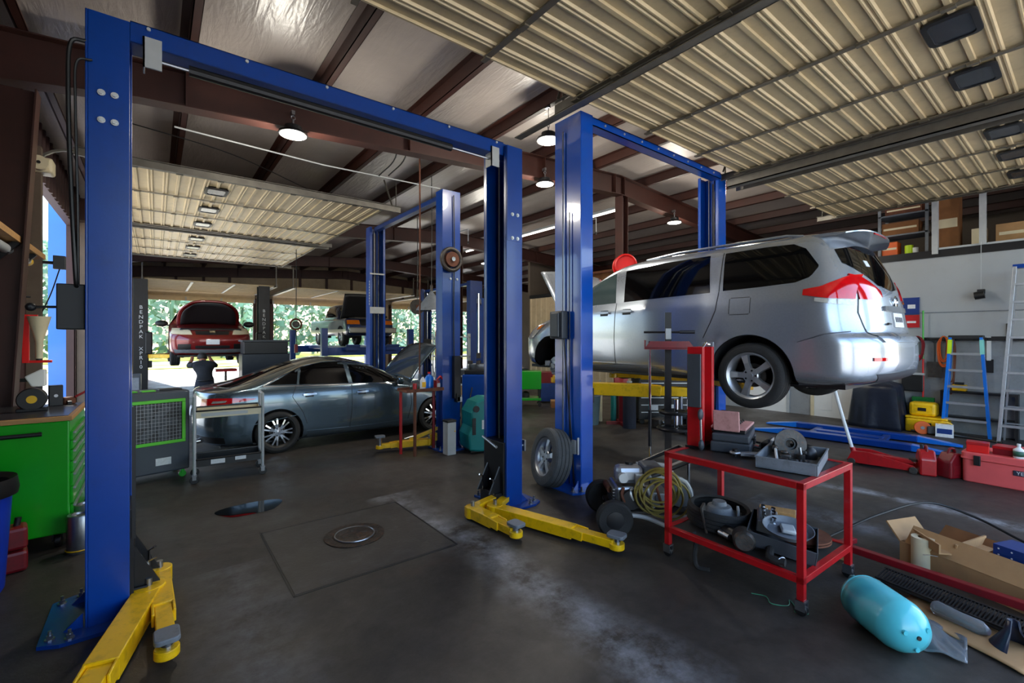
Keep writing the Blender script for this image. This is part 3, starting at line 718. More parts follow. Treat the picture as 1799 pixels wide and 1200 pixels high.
# --- blue lifts far behind, right of centre
l5 = thing('two_post_lift', 'far blue two-post lift standing empty behind the tyre changer', 'car lift', (7.6, 13.15, 0))
lift_post(l5, 0, -1.67, PI/2, .22, .42, 3.5, blue_d, zc=1.2)
lift_post(l5, -.02, 1.67, -PI/2, .22, .36, 3.5, blue_d, zc=1.2)
M().bar((0, -1.5, 3.44), (-.02, 1.5, 3.44), .1, .08).build('crossbeam', blue_d, l5, ang=0)
for p, q in (((-.2, -1.4), (-.9, -.9)), ((.2, -1.4), (.9, -.9)), ((-.2, 1.4), (-.9, .9)), ((.2, 1.4), (.9, .9))):
    lift_arm(l5, p, q, .1, .12, .1)
# --- alignment rack carrying the pickup
ra = thing('alignment_rack', 'low blue four-post rack carrying the pickup truck in the far bay', 'car lift', (6.75, 20.4, 0))
for x in (-1.75, 1.75):
    for y in (-2.5, 2.5):
        M().bx(x-.11, y-.11, 0, x+.11, y+.11, 2.15).bx(x-.2, y-.2, 0, x+.2, y+.2, .02).build('post', blue, ra, ang=0, bevel=.01)
for y in (-2.5, 2.5): M().bx(-1.64, y-.1, 1.12, 1.64, y+.1, 1.42).build('crossbeam', blue, ra, ang=0, bevel=.01)
for x in (-.8, .8): M().bx(x-.27, -2.9, 1.3, x+.27, 2.9, 1.45).bx(x-.27, -2.95, 1.45, x+.27, -2.88, 1.53).build('runway', blue_d, ra, ang=0, bevel=.01)
for k in range(10): M().bx(1.86+.001, -2.6, 1.3+k*.08, 1.87, -2.4, 1.33+k*.08).build('ladder_rung', lgrey, ra, ang=0)
M().bx(1.55, -2.615, 1.22, 1.9 - .6, -2.6, 1.34).build('notice_plate', chip, ra, ang=0)
# ================================================================ VEHICLES
def pchip(xs, ys):
    n = len(xs); h = [xs[i+1]-xs[i] for i in range(n-1)]; d = [(ys[i+1]-ys[i])/h[i] for i in range(n-1)]
    m = [d[0]]+[0]*(n-2)+[d[-1]]
    for i in range(1, n-1):
        if d[i-1]*d[i] > 0:
            w1 = 2*h[i]+h[i-1]; w2 = h[i]+2*h[i-1]; m[i] = (w1+w2)/(w1/d[i-1]+w2/d[i])
    def f(x):
        x = min(max(x, xs[0]), xs[-1]); i = 0
        while i < n-2 and x > xs[i+1]: i += 1
        t = (x-xs[i])/h[i]
        return ys[i]*(1+2*t)*(1-t)**2+m[i]*h[i]*t*(1-t)**2+ys[i+1]*t*t*(3-2*t)+m[i+1]*h[i]*t*t*(t-1)
    return f
class Body:
    """car body made of rounded plan outlines stacked in height; x forward, y left, rear axle at x=0"""
    def __init__(s, keys, wb, rw, arch, sub=4):
        # key: z, x_rear, x_front, half width, rear rounding, front rounding, exponent
        s.k = keys; s.wb = wb; s.arch = arch; s.rw = rw
        S = list(range(len(keys)))
        s.fz = pchip(S, [k[0] for k in keys])
        s.fs = [pchip(S, [k[i] for k in keys]) for i in range(1, 7)]
        s.lev = [i/sub for i in range((len(keys)-1)*sub+1)]
        s.zs = [s.fz(v) for v in s.lev]
    def par(s, z):
        lo, hi = 0, len(s.k)-1
        for _ in range(40):
            mid = (lo+hi)/2
            if s.fz(mid) < z: lo = mid
            else: hi = mid
        return [f(lo) for f in s.fs]
    def side_y(s, x, z):
        xr, xf, w, Lr, Lf, n = s.par(z); v = w
        if x < xr+Lr: u = min(1, max(0, (xr+Lr-x)/Lr)); v = w*max(0, 1-u**n)**(1/n)
        if x > xf-Lf: u = min(1, max(0, (x-xf+Lf)/Lf)); v = min(v, w*max(0, 1-u**n)**(1/n))
        return v
    def end_x(s, y, z, rear=True):
        xr, xf, w, Lr, Lf, n = s.par(z); u = min(1, abs(y)/max(w, 1e-4))
        k = 1-max(0, 1-u**n)**(1/n)
        return xr+Lr*k if rear else xf-Lf*k
    def outline(s, v, nA, nB):
        xr, xf, w, Lr, Lf, n = [f(v) for f in s.fs]; pts = []
        e = 2/n
        for i in range(nA):
            a = PI/2*i/nA; pts.append((xr+Lr-Lr*math.cos(a)**e, w*math.sin(a)**e))
        xa, xb = xr+Lr, xf-Lf
        for i in range(nB+1): pts.append((xa+(xb-xa)*i/nB, w))
        for i in range(1, nA+1):
            a = PI/2*(1-i/nA); pts.append((xf-Lf+Lf*math.cos(a)**e, w*math.sin(a)**e if i < nA else 0))
        return pts+[(x, -y) for x, y in pts[-2:0:-1]]
    def mesh(s, nA=14, nB=90):
        m = M(); rows = []
        for v in s.lev:
            z = s.fz(v); row = s.outline(v, nA, nB); rows.append(len(m.v)); m.v += [Vector((x, y, z)) for x, y in row]; n = len(row)
        for a, b in zip(rows, rows[1:]):
            for i in range(n):
                j = (i+1) % n; q = (a+i, a+j, b+j, b+i)
                c = sum((m.v[k] for k in q), Vector())/4; skip = False
                for ax in (0, s.wb):
                    if abs(c.y) > s.rw and (c.x-ax)**2+(c.z-s.arch[1])**2 < s.arch[0]**2: skip = True
                if not skip: m.f.append(q)
        m.f.append(tuple(range(n))[::-1]); L = rows[-1]; m.f.append(tuple(L+i for i in range(n)))
        # snap the ragged arch edge onto the circle
        cnt = {}
        for f in m.f:
            for i in range(len(f)):
                e = (min(f[i], f[i-1]), max(f[i], f[i-1])); cnt[e] = cnt.get(e, 0)+1
        for e, c in cnt.items():
            if c == 1:
                for k in e:
                    p = m.v[k]
                    for ax in (0, s.wb):
                        d = Vector((p.x-ax, p.z-s.arch[1]))
                        if .7*s.arch[0] < d.length < 1.3*s.arch[0] and abs(p.y) > s.rw*.8:
                            d = d.normalized()*s.arch[0]; p.x = ax+d.x; p.z = s.arch[1]+d.y
                            if p.z > s.k[0][0]: p.y = math.copysign(s.side_y(p.x, p.z), p.y)
        return m
    # ---- panels laid on the surface
    def patch(s, lo, hi, where='L', n=20, k=6, off=.004, th=.012):
        """lo/hi: polylines (x,z) for the sides or (y,z) for the ends"""
        def res(P, t):
            d = [0]
            for a, b in zip(P, P[1:]): d.append(d[-1]+math.dist(a, b))
            t *= d[-1]
            for i in range(len(P)-1):
                if t <= d[i+1] or i == len(P)-2:
                    u = (t-d[i])/max(1e-9, d[i+1]-d[i]); return (P[i][0]+(P[i+1][0]-P[i][0])*u, P[i][1]+(P[i+1][1]-P[i][1])*u)
        def pos(a, z, o):
            if where in 'LR':
                sg = 1 if where == 'L' else -1; e = .01
                y = s.side_y(a, z); nx = -(s.side_y(a+e, z)-s.side_y(a-e, z))/(2*e); nz = -(s.side_y(a, z+e)-s.side_y(a, z-e))/(2*e)
                N = Vector((nx, 1, nz)).normalized(); p = Vector((a, y, z))+N*o; return Vector((p.x, sg*p.y, p.z))
            rear = where == 'B'; e = .01; sg = -1 if rear else 1
            x = s.end_x(a, z, rear); gy = (s.end_x(a+e, z, rear)-s.end_x(a-e, z, rear))/(2*e); gz = (s.end_x(a, z+e, rear)-s.end_x(a, z-e, rear))/(2*e)
            N = Vector((sg, -sg*gy, -sg*gz)).normalized(); return Vector((x, a, z))+N*o
        m = M(); top = []; bot = []
        for i in range(n+1):
            a, b = res(lo, i/n), res(hi, i/n)
            for j in range(k+1):
                u = j/k; q = (a[0]+(b[0]-a[0])*u, a[1]+(b[1]-a[1])*u)
                top.append(pos(q[0], q[1], off)); bot.append(pos(q[0], q[1], off-th))
        g = k+1; N_ = len(top); m.v = top+bot
        for i in range(n):
            for j in range(k):
                q = (i*g+j, (i+1)*g+j, (i+1)*g+j+1, i*g+j+1); m.f.append(q); m.f.append(tuple(x+N_ for x in q[::-1]))
        rim = [j for j in range(k+1)]+[i*g+k for i in range(1, n+1)]+[n*g+j for j in range(k-1, -1, -1)]+[i*g for i in range(n-1, 0, -1)]
        for a, b in zip(rim, rim[1:]+rim[:1]): m.f.append((a, b, b+N_, a+N_))
        return m
    def seam(s, P, where='L', w=.008, n=24):
        # a dark shut line: a narrow strip along a polyline
        lo, hi = [], []
        for i, p in enumerate(P):
            a = P[max(0, i-1)]; b = P[min(len(P)-1, i+1)]; d = Vector((b[0]-a[0], b[1]-a[1])).normalized(); nn = Vector((-d.y, d.x))*(w/2)
            lo.append((p[0]-nn.x, p[1]-nn.y)); hi.append((p[0]+nn.x, p[1]+nn.y))
        return s.patch(lo, hi, where, n, 1, .0025, .008)
def wheel_meshes(R_, w, rr, spokes, split=False):
    h = w/2
    tire = M().lathe([(rr, -h*.86), (rr+.012, -h), (rr+(R_-rr)*.5, -h*1.04), (R_-.02, -h*.94), (R_-.004, -h*.78), (R_, -h*.5), (R_-.008, -h*.48), (R_-.008, -h*.42), (R_, -h*.4), (R_, -h*.08), (R_-.008, -h*.06), (R_-.008, h*.0), (R_, h*.02), (R_, h*.34), (R_-.008, h*.36), (R_-.008, h*.42), (R_, h*.44), (R_-.004, h*.78), (R_-.02, h*.94), (rr+(R_-rr)*.5, h*1.04), (rr+.012, h), (rr, h*.86)], 48, cap=False)
    rim = M().lathe([(rr, -h*.86), (rr-.012, -h*.8), (rr-.03, -h*.2), (rr-.035, h*.4), (rr-.02, h*.7), (rr-.004, h*.84), (rr+.006, h*.9), (rr+.006, h*.86), (rr, h*.8)], 48, cap=False)
    sp = M(); z0, z1 = h*.42, h*.72
    for i in range(spokes):
        a = 2*PI*i/spokes
        prs = [(0, .5)] if not split else [(-.17, .2), (.17, .2)]
        for da, k in prs:
            c, s_ = math.cos(a+da*.25), math.sin(a+da*.25); c2, s2 = math.cos(a+da), math.sin(a+da)
            p = Vector((c*.05, s_*.05, 0)); q = Vector((c2*(rr-.012), s2*(rr-.012), 0)); d = (q-p).normalized(); u = Vector((-d.y, d.x, 0))
            wi, wo = (.036, .045) if not split else (.016, .015)
            mid = p.lerp(q, .45)
            for A, B, wa, wb_, za, zb in ((p, mid, wi, wi*.86, z1-.004, z1), (mid, q, wi*.86, wo, z1, z1-.012)):
                vs = [A-u*wa+Vector((0,0,za-.035)), A+u*wa+Vector((0,0,za-.035)), A+u*wa*.8+Vector((0,0,za)), A-u*wa*.8+Vector((0,0,za)), B-u*wb_+Vector((0,0,zb-.03)), B+u*wb_+Vector((0,0,zb-.03)), B+u*wb_*.8+Vector((0,0,zb)), B-u*wb_*.8+Vector((0,0,zb))]
                sp.add(vs, [(3,2,1,0),(4,5,6,7),(0,1,5,4),(1,2,6,5),(2,3,7,6),(3,0,4,7)])
    sp.lathe([(0, z0-.03), (.075, z0-.03), (.08, z1-.012), (.07, z1-.004), (.03, z1-.002), (.028, z1+.004), (0, z1+.006)], 24)
    nuts = M()
    for i in range(5):
        a = 2*PI*(i+.5)/5; nuts.cyl((.055*math.cos(a), .055*math.sin(a), z1-.02), (.055*math.cos(a), .055*math.sin(a), z1+.002), .011, 6)
    disc = M().lathe([(0, -.02), (R_*.36, -.02), (R_*.36, 0), (0, 0)], 32)
    return tire, rim, sp, nuts, disc
WCACHE = {}
def add_wheel(root, key, spec, loc, rot, rimmat, spokemat, name='wheel'):
    if key not in WCACHE: WCACHE[key] = None
    t, r, s, nt_, d = wheel_meshes(*spec)
    w = t.build(name, rubber, root, loc=loc, rot=rot, ang=30)
    r.build('rim', rimmat, w, ang=40); s.build('spokes', spokemat, w, ang=30); nt_.build('wheel_nuts', blackm, w, ang=0); d.build('brake_disc', iron, w)
    return w
RL, RR = (R(-90), 0, 0), (R(90), 0, 0)     # wheel face towards +y / -y
def under(root, b, half, z0, z1, mat_=black):
    for ax in (0, b.wb):
        for sg in (-1, 1):
            m = M(); n = 14; r = b.arch[0]-.004; pts = [(ax+r*math.cos(R(180-195*i/n+7.5)), b.arch[1]+r*math.sin(R(180-195*i/n+7.5))) for i in range(n+1)]
            vs = [(x, sg*(b.rw-.12), z) for x, z in pts]+[(x, sg*(min(half, b.side_y(x, max(z, b.k[0][0])))-.006), z) for x, z in pts]
            k = n+1; m.add(vs, [(i, i+1, k+i+1, k+i) for i in range(n)]+[tuple(range(k))])
            m.build('wheel_arch_liner', mat_, root, ang=40, solid=.006)
def mirror_part(root, x, y, z, sg, mt, L=.17):
    a = M().sph((0, 0, 0), (.06, L*.72, .085), 14, 10); o = a.build('door_mirror', mt, root, loc=(x, y+sg*L*.7, z)); M().bar((x-.01, y-.02*sg, z-.05), (x, y+sg*.05, z-.03), .05, .03).build('mirror_arm', black, root)
    return o
def handle(root, b, x, z, where='L', mt=None, L=.2):
    m = b.patch([(x-L/2, z-.014), (x, z-.017), (x+L/2, z-.01)], [(x-L/2, z+.012), (x, z+.018), (x+L/2, z+.016)], where, 8, 2, .035, .02)
    h = m.build('door_handle', mt or chrome, root, ang=40)
    b.patch([(x-L*.35, z-.04), (x+L*.3, z-.04)], [(x-L*.35, z+.035), (x+L*.3, z+.035)], where, 6, 2, .003, .008).build('handle_recess', black, h)
    return h

# ---------------- silver minivan on the second lift
van = thing('minivan', 'silver minivan raised on a blue lift, front wheel off and hood up', 'car', (5.87, 2.25, 1.055), R(90))
vb = Body([(.29,-.88,3.74,.85,.35,.5,3.2), (.34,-1.03,3.9,.935,.4,.7,3), (.40,-1.085,3.97,.965,.45,.8,2.8), (.52,-1.115,4.02,.98,.5,.85,2.7), (.68,-1.11,4.02,.988,.5,.85,2.7), (.74,-1.085,4.0,.99,.5,.85,2.7), (.80,-1.03,3.97,.99,.48,.9,2.7), (.92,-1.01,3.85,.986,.48,.95,2.6), (1.02,-.995,3.6,.98,.48,1.0,2.6), (1.09,-.985,3.35,.972,.48,.95,2.6), (1.15,-.975,3.12,.958,.46,.8,2.6), (1.22,-.955,2.98,.938,.44,.55,2.6), (1.36,-.90,2.76,.90,.42,.5,2.6), (1.54,-.82,2.46,.845,.4,.5,2.6), (1.66,-.76,2.22,.80,.38,.5,2.7), (1.735,-.7,2.0,.745,.34,.5,2.8), (1.78,-.65,1.76,.66,.32,.45,2.8), (1.81,-.6,1.5,.53,.3,.4,2.6), (1.828,-.5,1.25,.32,.25,.3,2.4), (1.834,-.3,.9,.06,.05,.05,2.2)], 3.03, .62, (.43, .345), 4)
vb.mesh().build('body', silver, van, ang=50)
under(van, vb, .985, .2, .8)
M().bx(-.8, -.8, .255, 3.7, .8, .3).bx(-.3, -.3, .2, 3.3, .3, .26).build('underbody', blackm, van, ang=0)
for sg, wh in ((1, 'L'), (-1, 'R')):
    vb.patch([(2.62,1.19),(2.3,1.195),(1.78,1.21)], [(2.42,1.4),(2.2,1.52),(1.86,1.63)], wh, 14, 6).build('front_side_window', glass_s if sg > 0 else glass_d, van)
    vb.patch([(1.64,1.215),(1.1,1.235),(.45,1.25)], [(1.7,1.645),(1.1,1.685),(.52,1.69)], wh, 16, 6).build('sliding_door_window', glass_d, van)
    vb.patch([(.3,1.258),(-.1,1.268),(-.42,1.285),(-.55,1.33),(-.6,1.42)], [(.34,1.69),(-.1,1.695),(-.36,1.685),(-.48,1.62),(-.6,1.44)], wh, 24, 6).build('rear_quarter_window', glass_d, van)
    for P in ([(1.76,1.21),(1.77,.7),(1.76,.34)], [(.36,1.7),(.345,1.255)], [(.345,1.25),(.36,1.05),(.42,.9),(.5,.74)], [(2.72,1.02),(2.76,.7),(2.7,.5)]): vb.seam(P, wh).build('door_seam', black, van)
    vb.seam([(2.6,1.185),(1.2,1.215),(.34,1.24),(-.42,1.27)], wh, .014, 30).build('belt_trim', silver, van)
    vb.patch([(-.5,1.15),(-.7,1.11),(-.86,1.1)], [(-.5,1.205),(-.64,1.225),(-.74,1.28),(-.8,1.325),(-.86,1.345)], wh, 18, 6, .014, .024).build('tail_lamp', redglass, van)
    vb.patch([(-.6,1.085),(-.75,1.055),(-.86,1.05)], [(-.6,1.12),(-.75,1.1),(-.86,1.095)], wh, 12, 3, .01, .018).build('reversing_lamp', clearlens, van)
    vb.patch([(3.5,.72),(3.72,.72),(3.86,.72)], [(3.2,.94),(3.45,.92),(3.62,.88)], wh, 12, 4, .008, .016).build('headlamp', clearlens, van)
    vb.patch([(3.3,.88),(3.4,.87)], [(3.2,.945),(3.32,.935)], wh, 4, 2, .014, .016).build('turn_lamp', amber, van)
    handle(van, vb, 1.96, 1.08, wh, silver); handle(van, vb, 1.58, 1.085, wh, silver)
    mirror_part(van, 2.5, sg*.93, 1.2, sg, silver)
    vb.patch([(.42,.3),(1.4,.3),(2.6,.3)], [(.42,.41),(1.4,.4),(2.6,.41)], wh, 20, 3, .006, .016).build('sill_trim', silver, van)
    M().tube([(-.4, sg*.66, 1.775), (-.25, sg*.665, 1.805), (1.0, sg*.665, 1.81), (1.5, sg*.63, 1.785)], .016, 8).build('roof_rail', silver, van)
vb.patch(rrect(.22, .18, .04, 3, .1, 1.08)[0:8], rrect(.22, .18, .04, 3, .1, 1.08)[:7:-1], 'L', 14, 4, .0015, .008).build('fuel_flap', silver, van)
fl = [vb.seam(q, 'L', .006) for q in ([(-.01,1.0),(-.01,1.16)], [(.21,1.0),(.21,1.16)], [(.0,1.17),(.2,1.17)], [(.0,.99),(.2,.99)])]
mm_ = M()
for f in fl: mm_.add(f.v, f.f)
mm_.build('fuel_flap_outline', black, van)
# rear end
vb.patch([(-.7,1.46),(-.56,1.38),(-.34,1.25),(0,1.21),(.34,1.25),(.56,1.38),(.7,1.46)], [(-.68,1.6),(-.35,1.66),(0,1.68),(.35,1.66),(.68,1.6)], 'B', 22, 8).build('rear_window', glass_d, van)
vb.patch([(-.72,1.1),(-.55,1.1),(-.36,1.13)], [(-.72,1.345),(-.6,1.325),(-.48,1.26),(-.36,1.19)], 'B', 8, 4, .012, .02).build('tail_lamp', redglass, van)
vb.patch([(.36,1.13),(.55,1.1),(.72,1.1)], [(.36,1.19),(.48,1.26),(.6,1.325),(.72,1.345)], 'B', 8, 4, .012, .02).build('tail_lamp', redglass, van)
vb.patch([(-.36,1.0),(0,.995),(.36,1.0)], [(-.36,1.045),(0,1.05),(.36,1.045)], 'B', 14, 3, .02, .03).build('hatch_garnish', chrome, van)
pl = vb.patch([(-.16,.845),(.16,.845)], [(-.16,.985),(.16,.985)], 'B', 6, 3, .012, .012).build('license_plate', chip, van)
for k in range(6): vb.patch([(-.13+k*.045,.895),(-.105+k*.045,.895)], [(-.13+k*.045,.945),(-.105+k*.045,.945)], 'B', 2, 2, .014, .004).build('plate_character', jean, pl)
vb.seam([(-.7,1.2),(-.76,.98),(-.72,.78),(-.55,.73),(0,.72),(.55,.73),(.72,.78),(.76,.98),(.7,1.2)], 'B', .012, 50).build('hatch_seam', black, van)
vb.patch([(-.62,.7),(0,.695),(.62,.7)], [(-.66,.75),(0,.745),(.66,.75)], 'B', 20, 3, .014, .03).build('bumper_step', silver, van)
em = M().torus((0,0,0), .055, .009, 'x', 24, 6); em.tube([(0, -.045, .012), (0, 0, .03), (0, .045, .012)], .007, 5).tube([(0,0,.03),(0,0,-.05)], .006, 5)
em.build('emblem', chrome, van, loc=(vb.end_x(0, 1.1)-.012, 0, 1.1))
M().tube([(vb.end_x(.3,.87)-.012, .38, .875), (vb.end_x(.3,.87)-.012, .3, .875)], .012, 6).build('badge', chrome, van)
for sg in (-1, 1): vb.patch([(sg*.6,.53),(sg*.76,.53)], [(sg*.6,.56),(sg*.76,.56)], 'B', 8, 2, .01, .014).build('bumper_reflector', redglass, van)
vb.patch([(-.6,.32),(0,.32),(.6,.32)], [(-.7,.41),(0,.43),(.7,.41)], 'B', 18, 3, .006, .02).build('bumper_lower_trim', dgrey, van)
for wh in 'LR':
    vb.seam([(.5,.74),(.0,.86),(-.5,.8),(-.85,.74)], wh, .007, 20).build('bumper_seam', dgrey, van) if False else vb.seam([(-.46,.7),(-.7,.78),(-.86,.8)], wh, .008, 12).build('bumper_seam', dgrey, van)
# spoiler over the hatch
sp_ = M(); n = 18
def spf(u, v):
    y = -.68+1.36*u; k = 1-abs(2*u-1)**3
    x = -.48-.4*v*(.72+.28*k); z = 1.765+.05*k-.035*v*v+.025*v
    return Vector((x, y, z))
g1 = M().grid(lambda u, v: spf(u, v), n, 8); g2 = M().grid(lambda u, v: spf(u, v)-Vector((0, 0, .012+.045*(1-v)*(v+.25))), n, 8)
N1 = len(g1.v); sp_.v = g1.v+g2.v; sp_.f = list(g1.f)+[tuple(i+N1 for i in f[::-1]) for f in g2.f]
rim = [j for j in range(9)]+[i*9+8 for i in range(1, n+1)]+[n*9+j for j in range(7, -1, -1)]+[i*9 for i in range(n-1, 0, -1)]
sp_.f += [(a, b, b+N1, a+N1) for a, b in zip(rim, rim[1:]+rim[:1])]
sp_.build('rear_spoiler', silver, van, ang=50)
M().tube([(-.87, -.2, 1.785), (-.88, 0, 1.787), (-.87, .2, 1.785)], .007, 6).build('brake_light', redglass, van)
vb.patch([(.3,1.44),(.38,1.44)], [(.3,1.5),(.38,1.5)], 'B', 3, 2, .008, .006).build('window_sticker', chip, van)
# raised hood, dark engine bay, windscreen
vb.patch([(-.8,1.2),(-.4,1.19),(0,1.18),(.4,1.19),(.8,1.2)], [(-.68,1.62),(-.35,1.66),(0,1.68),(.35,1.66),(.68,1.62)], 'F', 22, 8).build('windscreen', glass_s, van)
hd = M().grid(lambda u, v: Vector((2.98+.56*v+.04*math.sin(PI*v), (-.8+1.6*u)*(1-.08*v*v), 1.15+.74*v+.1*math.sin(PI*v)-.05*(2*u-1)**2)), 16, 10)
hd.build('hood', silver, van, ang=50, solid=.03)
M().bx(3.05, -.62, .7, 3.7, .62, .93).build('engine', black, van, bevel=.03)
M().tube([(3.3, -.6, .95), (3.2, -.58, 1.5)], .008, 6).build('hood_prop', steel, van)
WS = (.345, .225, .245, 5)
for sg, rot in ((1, RL), (-1, RR)):
    add_wheel(van, 'v', WS, (0, sg*.865, .345), rot, alu, alu)
add_wheel(van, 'v', WS, (3.03, -.865, .345), RR, alu, alu)
# bare front hub on the near side
hub = M().lathe([(0, -.02), (.15, -.02), (.15, 0), (.085, .004), (.08, .045), (.035, .05), (.03, .07), (0, .07)], 32).build('brake_rotor', steel, van, loc=(3.03, .87, .295), rot=RL)
for k in range(5): M().cyl((.055*math.cos(k*1.257), .055*math.sin(k*1.257), .05), (.055*math.cos(k*1.257), .055*math.sin(k*1.257), .085), .007, 6).build('stud', chrome, hub)
M().bx(-.06, -.055, -.05, .06, .055, .05).build('caliper', steel, van, loc=(3.19, .86, .33), bevel=.015)
M().cyl((3.0, .7, .4), (2.96, .66, .78), .05, 14).build('strut', blackm, van)
M().cyl((3.03, .4, .33), (3.03, .82, .33), .03, 10).bar((3.03, .78, .24), (2.8, .4, .2), .06, .04).build('suspension_arm', iron, van)

# ---------------- grey sedan under the third lift
sed = thing('sedan', 'grey sedan parked on the floor with its hood up', 'car', (1.51, 8.72, 0), 0)
sb = Body([(.17,-.86,3.5,.78,.4,.7,2.8), (.24,-1.0,3.58,.86,.45,.9,2.6), (.36,-1.06,3.64,.882,.5,1.0,2.5), (.52,-1.085,3.66,.888,.5,1.05,2.5), (.66,-1.075,3.62,.89,.5,1.05,2.5), (.76,-1.055,3.5,.888,.5,1.05,2.4), (.85,-1.05,3.22,.88,.5,1.05,2.4), (.92,-1.045,2.85,.866,.5,.95,2.4), (.97,-1.03,2.5,.85,.5,.8,2.4), (1.0,-.93,2.32,.835,.45,.65,2.4), (1.03,-.72,2.22,.815,.4,.55,2.4), (1.08,-.5,2.12,.785,.36,.5,2.4), (1.18,-.22,1.92,.73,.34,.5,2.4), (1.28,.04,1.7,.67,.34,.5,2.4), (1.36,.28,1.48,.61,.36,.5,2.4), (1.42,.5,1.24,.52,.34,.42,2.3), (1.455,.66,1.05,.36,.2,.2,2.2), (1.468,.76,.9,.05,.05,.05,2.1)], 2.72, .56, (.365, .325), 4)
sb.mesh(nB=70).build('body', gunmetal, sed, ang=50)
under(sed, sb, .885, .2, .8)
M().bx(-.75, -.72, .15, 3.4, .72, .18).build('underbody', blackm, sed, ang=0)
for sg, wh in ((1, 'L'), (-1, 'R')):
    sb.patch([(-.14,1.06),(.06,1.055),(.28,1.05)], [(-.1,1.075),(.12,1.19),(.33,1.3)], wh, 8, 4).build('quarter_window', glass_d, sed)
    sb.patch([(.31,1.045),(.7,1.03),(1.1,1.02)], [(.37,1.31),(.7,1.375),(1.06,1.385)], wh, 14, 6).build('rear_door_window', glass_d, sed)
    sb.patch([(1.17,1.018),(1.6,1.005),(2.08,1.0)], [(1.13,1.38),(1.5,1.325),(2.02,1.03)], wh, 16, 6).build('front_door_window', glass_d, sed)
    sb.seam([(-.2,1.05),(.1,1.21),(.4,1.335),(.75,1.4),(1.1,1.405),(1.5,1.35),(2.1,1.02)], wh, .014, 30).build('window_trim', chrome, sed)
    sb.seam([(-.2,1.04),(.6,1.015),(1.3,.995),(2.1,.975)], wh, .014, 24).build('belt_trim', chrome, sed)
    for P in ([(1.14,1.0),(1.14,.6),(1.1,.26)], [(.26,1.02),(.2,.86),(.36,.6),(.42,.42)], [(2.2,.93),(2.24,.6),(2.16,.28)]): sb.seam(P, wh).build('door_seam', black, sed)
    handle(sed, sb, .46, .88, wh); handle(sed, sb, 1.32, .86, wh)
    mirror_part(sed, 1.98, sg*.84, 1.03, sg, gunmetal)
    sb.patch([(-.34,.86),(-.62,.83),(-.86,.79),(-.98,.78)], [(-.3,.875),(-.58,.9),(-.8,.91),(-.96,.89)], wh, 14, 4, .01, .02).build('tail_lamp', redglass, sed)
    sb.patch([(-.7,.845),(-.86,.83)], [(-.68,.87),(-.84,.865)], wh, 6, 2, .014, .01).build('reversing_lamp', clearlens, sed)
    sb.patch([(2.95,.66),(3.2,.62),(3.42,.6)], [(2.85,.78),(3.1,.76),(3.3,.7)], wh, 10, 4, .008, .016).build('headlamp', clearlens, sed)
    sb.patch([(.42,.19),(1.3,.19),(2.28,.19)], [(.42,.3),(1.3,.28),(2.28,.3)], wh, 16, 3, .008, .018).build('sill_trim', gunmetal, sed)
    sb.seam([(-.62,.46),(-.2,.5),(.6,.62),(1.4,.66),(2.3,.68)], wh, .01, 24).build('crease', gunmetal, sed)
    for ax, rt in ((0, 1), (2.72, 1)): add_wheel(sed, 's', (.325, .21, .235, 7, True), (ax, sg*.785, .325), RL if sg > 0 else RR, black, chrome)
sb.patch([(-.6,1.03),(0,1.02),(.6,1.03)], [(-.5,1.34),(0,1.39),(.5,1.34)], 'B', 18, 8).build('rear_window', glass_d, sed)
sb.patch([(-.66,1.03),(0,1.02),(.66,1.03)], [(-.5,1.34),(0,1.38),(.5,1.34)], 'F', 18, 8).build('windscreen', glass_s, sed)
pl = sb.patch([(-.15,.6),(.15,.6)], [(-.15,.73),(.15,.73)], 'B', 6, 3, .012, .012).build('license_plate', chip, sed)
hd = M().grid(lambda u, v: Vector((2.28+.62*v, (-.72+1.44*u)*(1-.1*v*v), 1.0+.68*v+.06*math.sin(PI*v)-.05*(2*u-1)**2)), 16, 10)
hd.build('hood', gunmetal, sed, ang=50, solid=.03)
M().bx(2.4, -.6, .6, 3.25, .6, .84).build('engine', blackm, sed, bevel=.03)
M().tube([(2.95, -.6, .8), (2.75, -.6, 1.45)], .008, 6).build('hood_prop', steel, sed)
M().cyl((-1.06, -.45, .25), (-.8, -.45, .27), .035, 14).build('exhaust_tip', chrome, sed)
sb.patch([(-1.02,.26),(-.7,.24)], [(-1.07,.36),(-.72,.33)], 'R', 8, 3, .006, .016).build('bumper_lower_trim', black, sed)

# ---------------- red car on the black lift, nose towards the camera
rc = thing('hatchback', 'dark red car raised on a black lift, nose towards the camera and hood up', 'car', (1.13, 17.05, 1.17), R(-90))
rb = Body([(.2,-.8,3.3,.76,.4,.4,3), (.3,-.95,3.42,.85,.45,.5,3), (.42,-1.0,3.48,.87,.45,.55,3), (.56,-1.0,3.5,.875,.45,.55,3), (.68,-.98,3.46,.875,.45,.55,3), (.78,-.97,3.36,.87,.45,.6,2.8), (.88,-.96,2.9,.865,.45,.6,2.8), (.95,-.95,2.5,.85,.45,.6,2.8), (1.0,-.85,2.3,.83,.4,.5,2.8), (1.1,-.6,2.1,.77,.36,.45,2.7), (1.25,-.3,1.8,.69,.34,.45,2.6), (1.36,.1,1.5,.6,.34,.4,2.5), (1.41,.4,1.2,.5,.3,.3,2.4), (1.43,.6,1.0,.1,.1,.1,2.2)], 2.6, .55, (.35, .31), 3)
rb.mesh(10, 40).build('body', maroon, rc, ang=50)
under(rc, rb, .87, .2, .8)
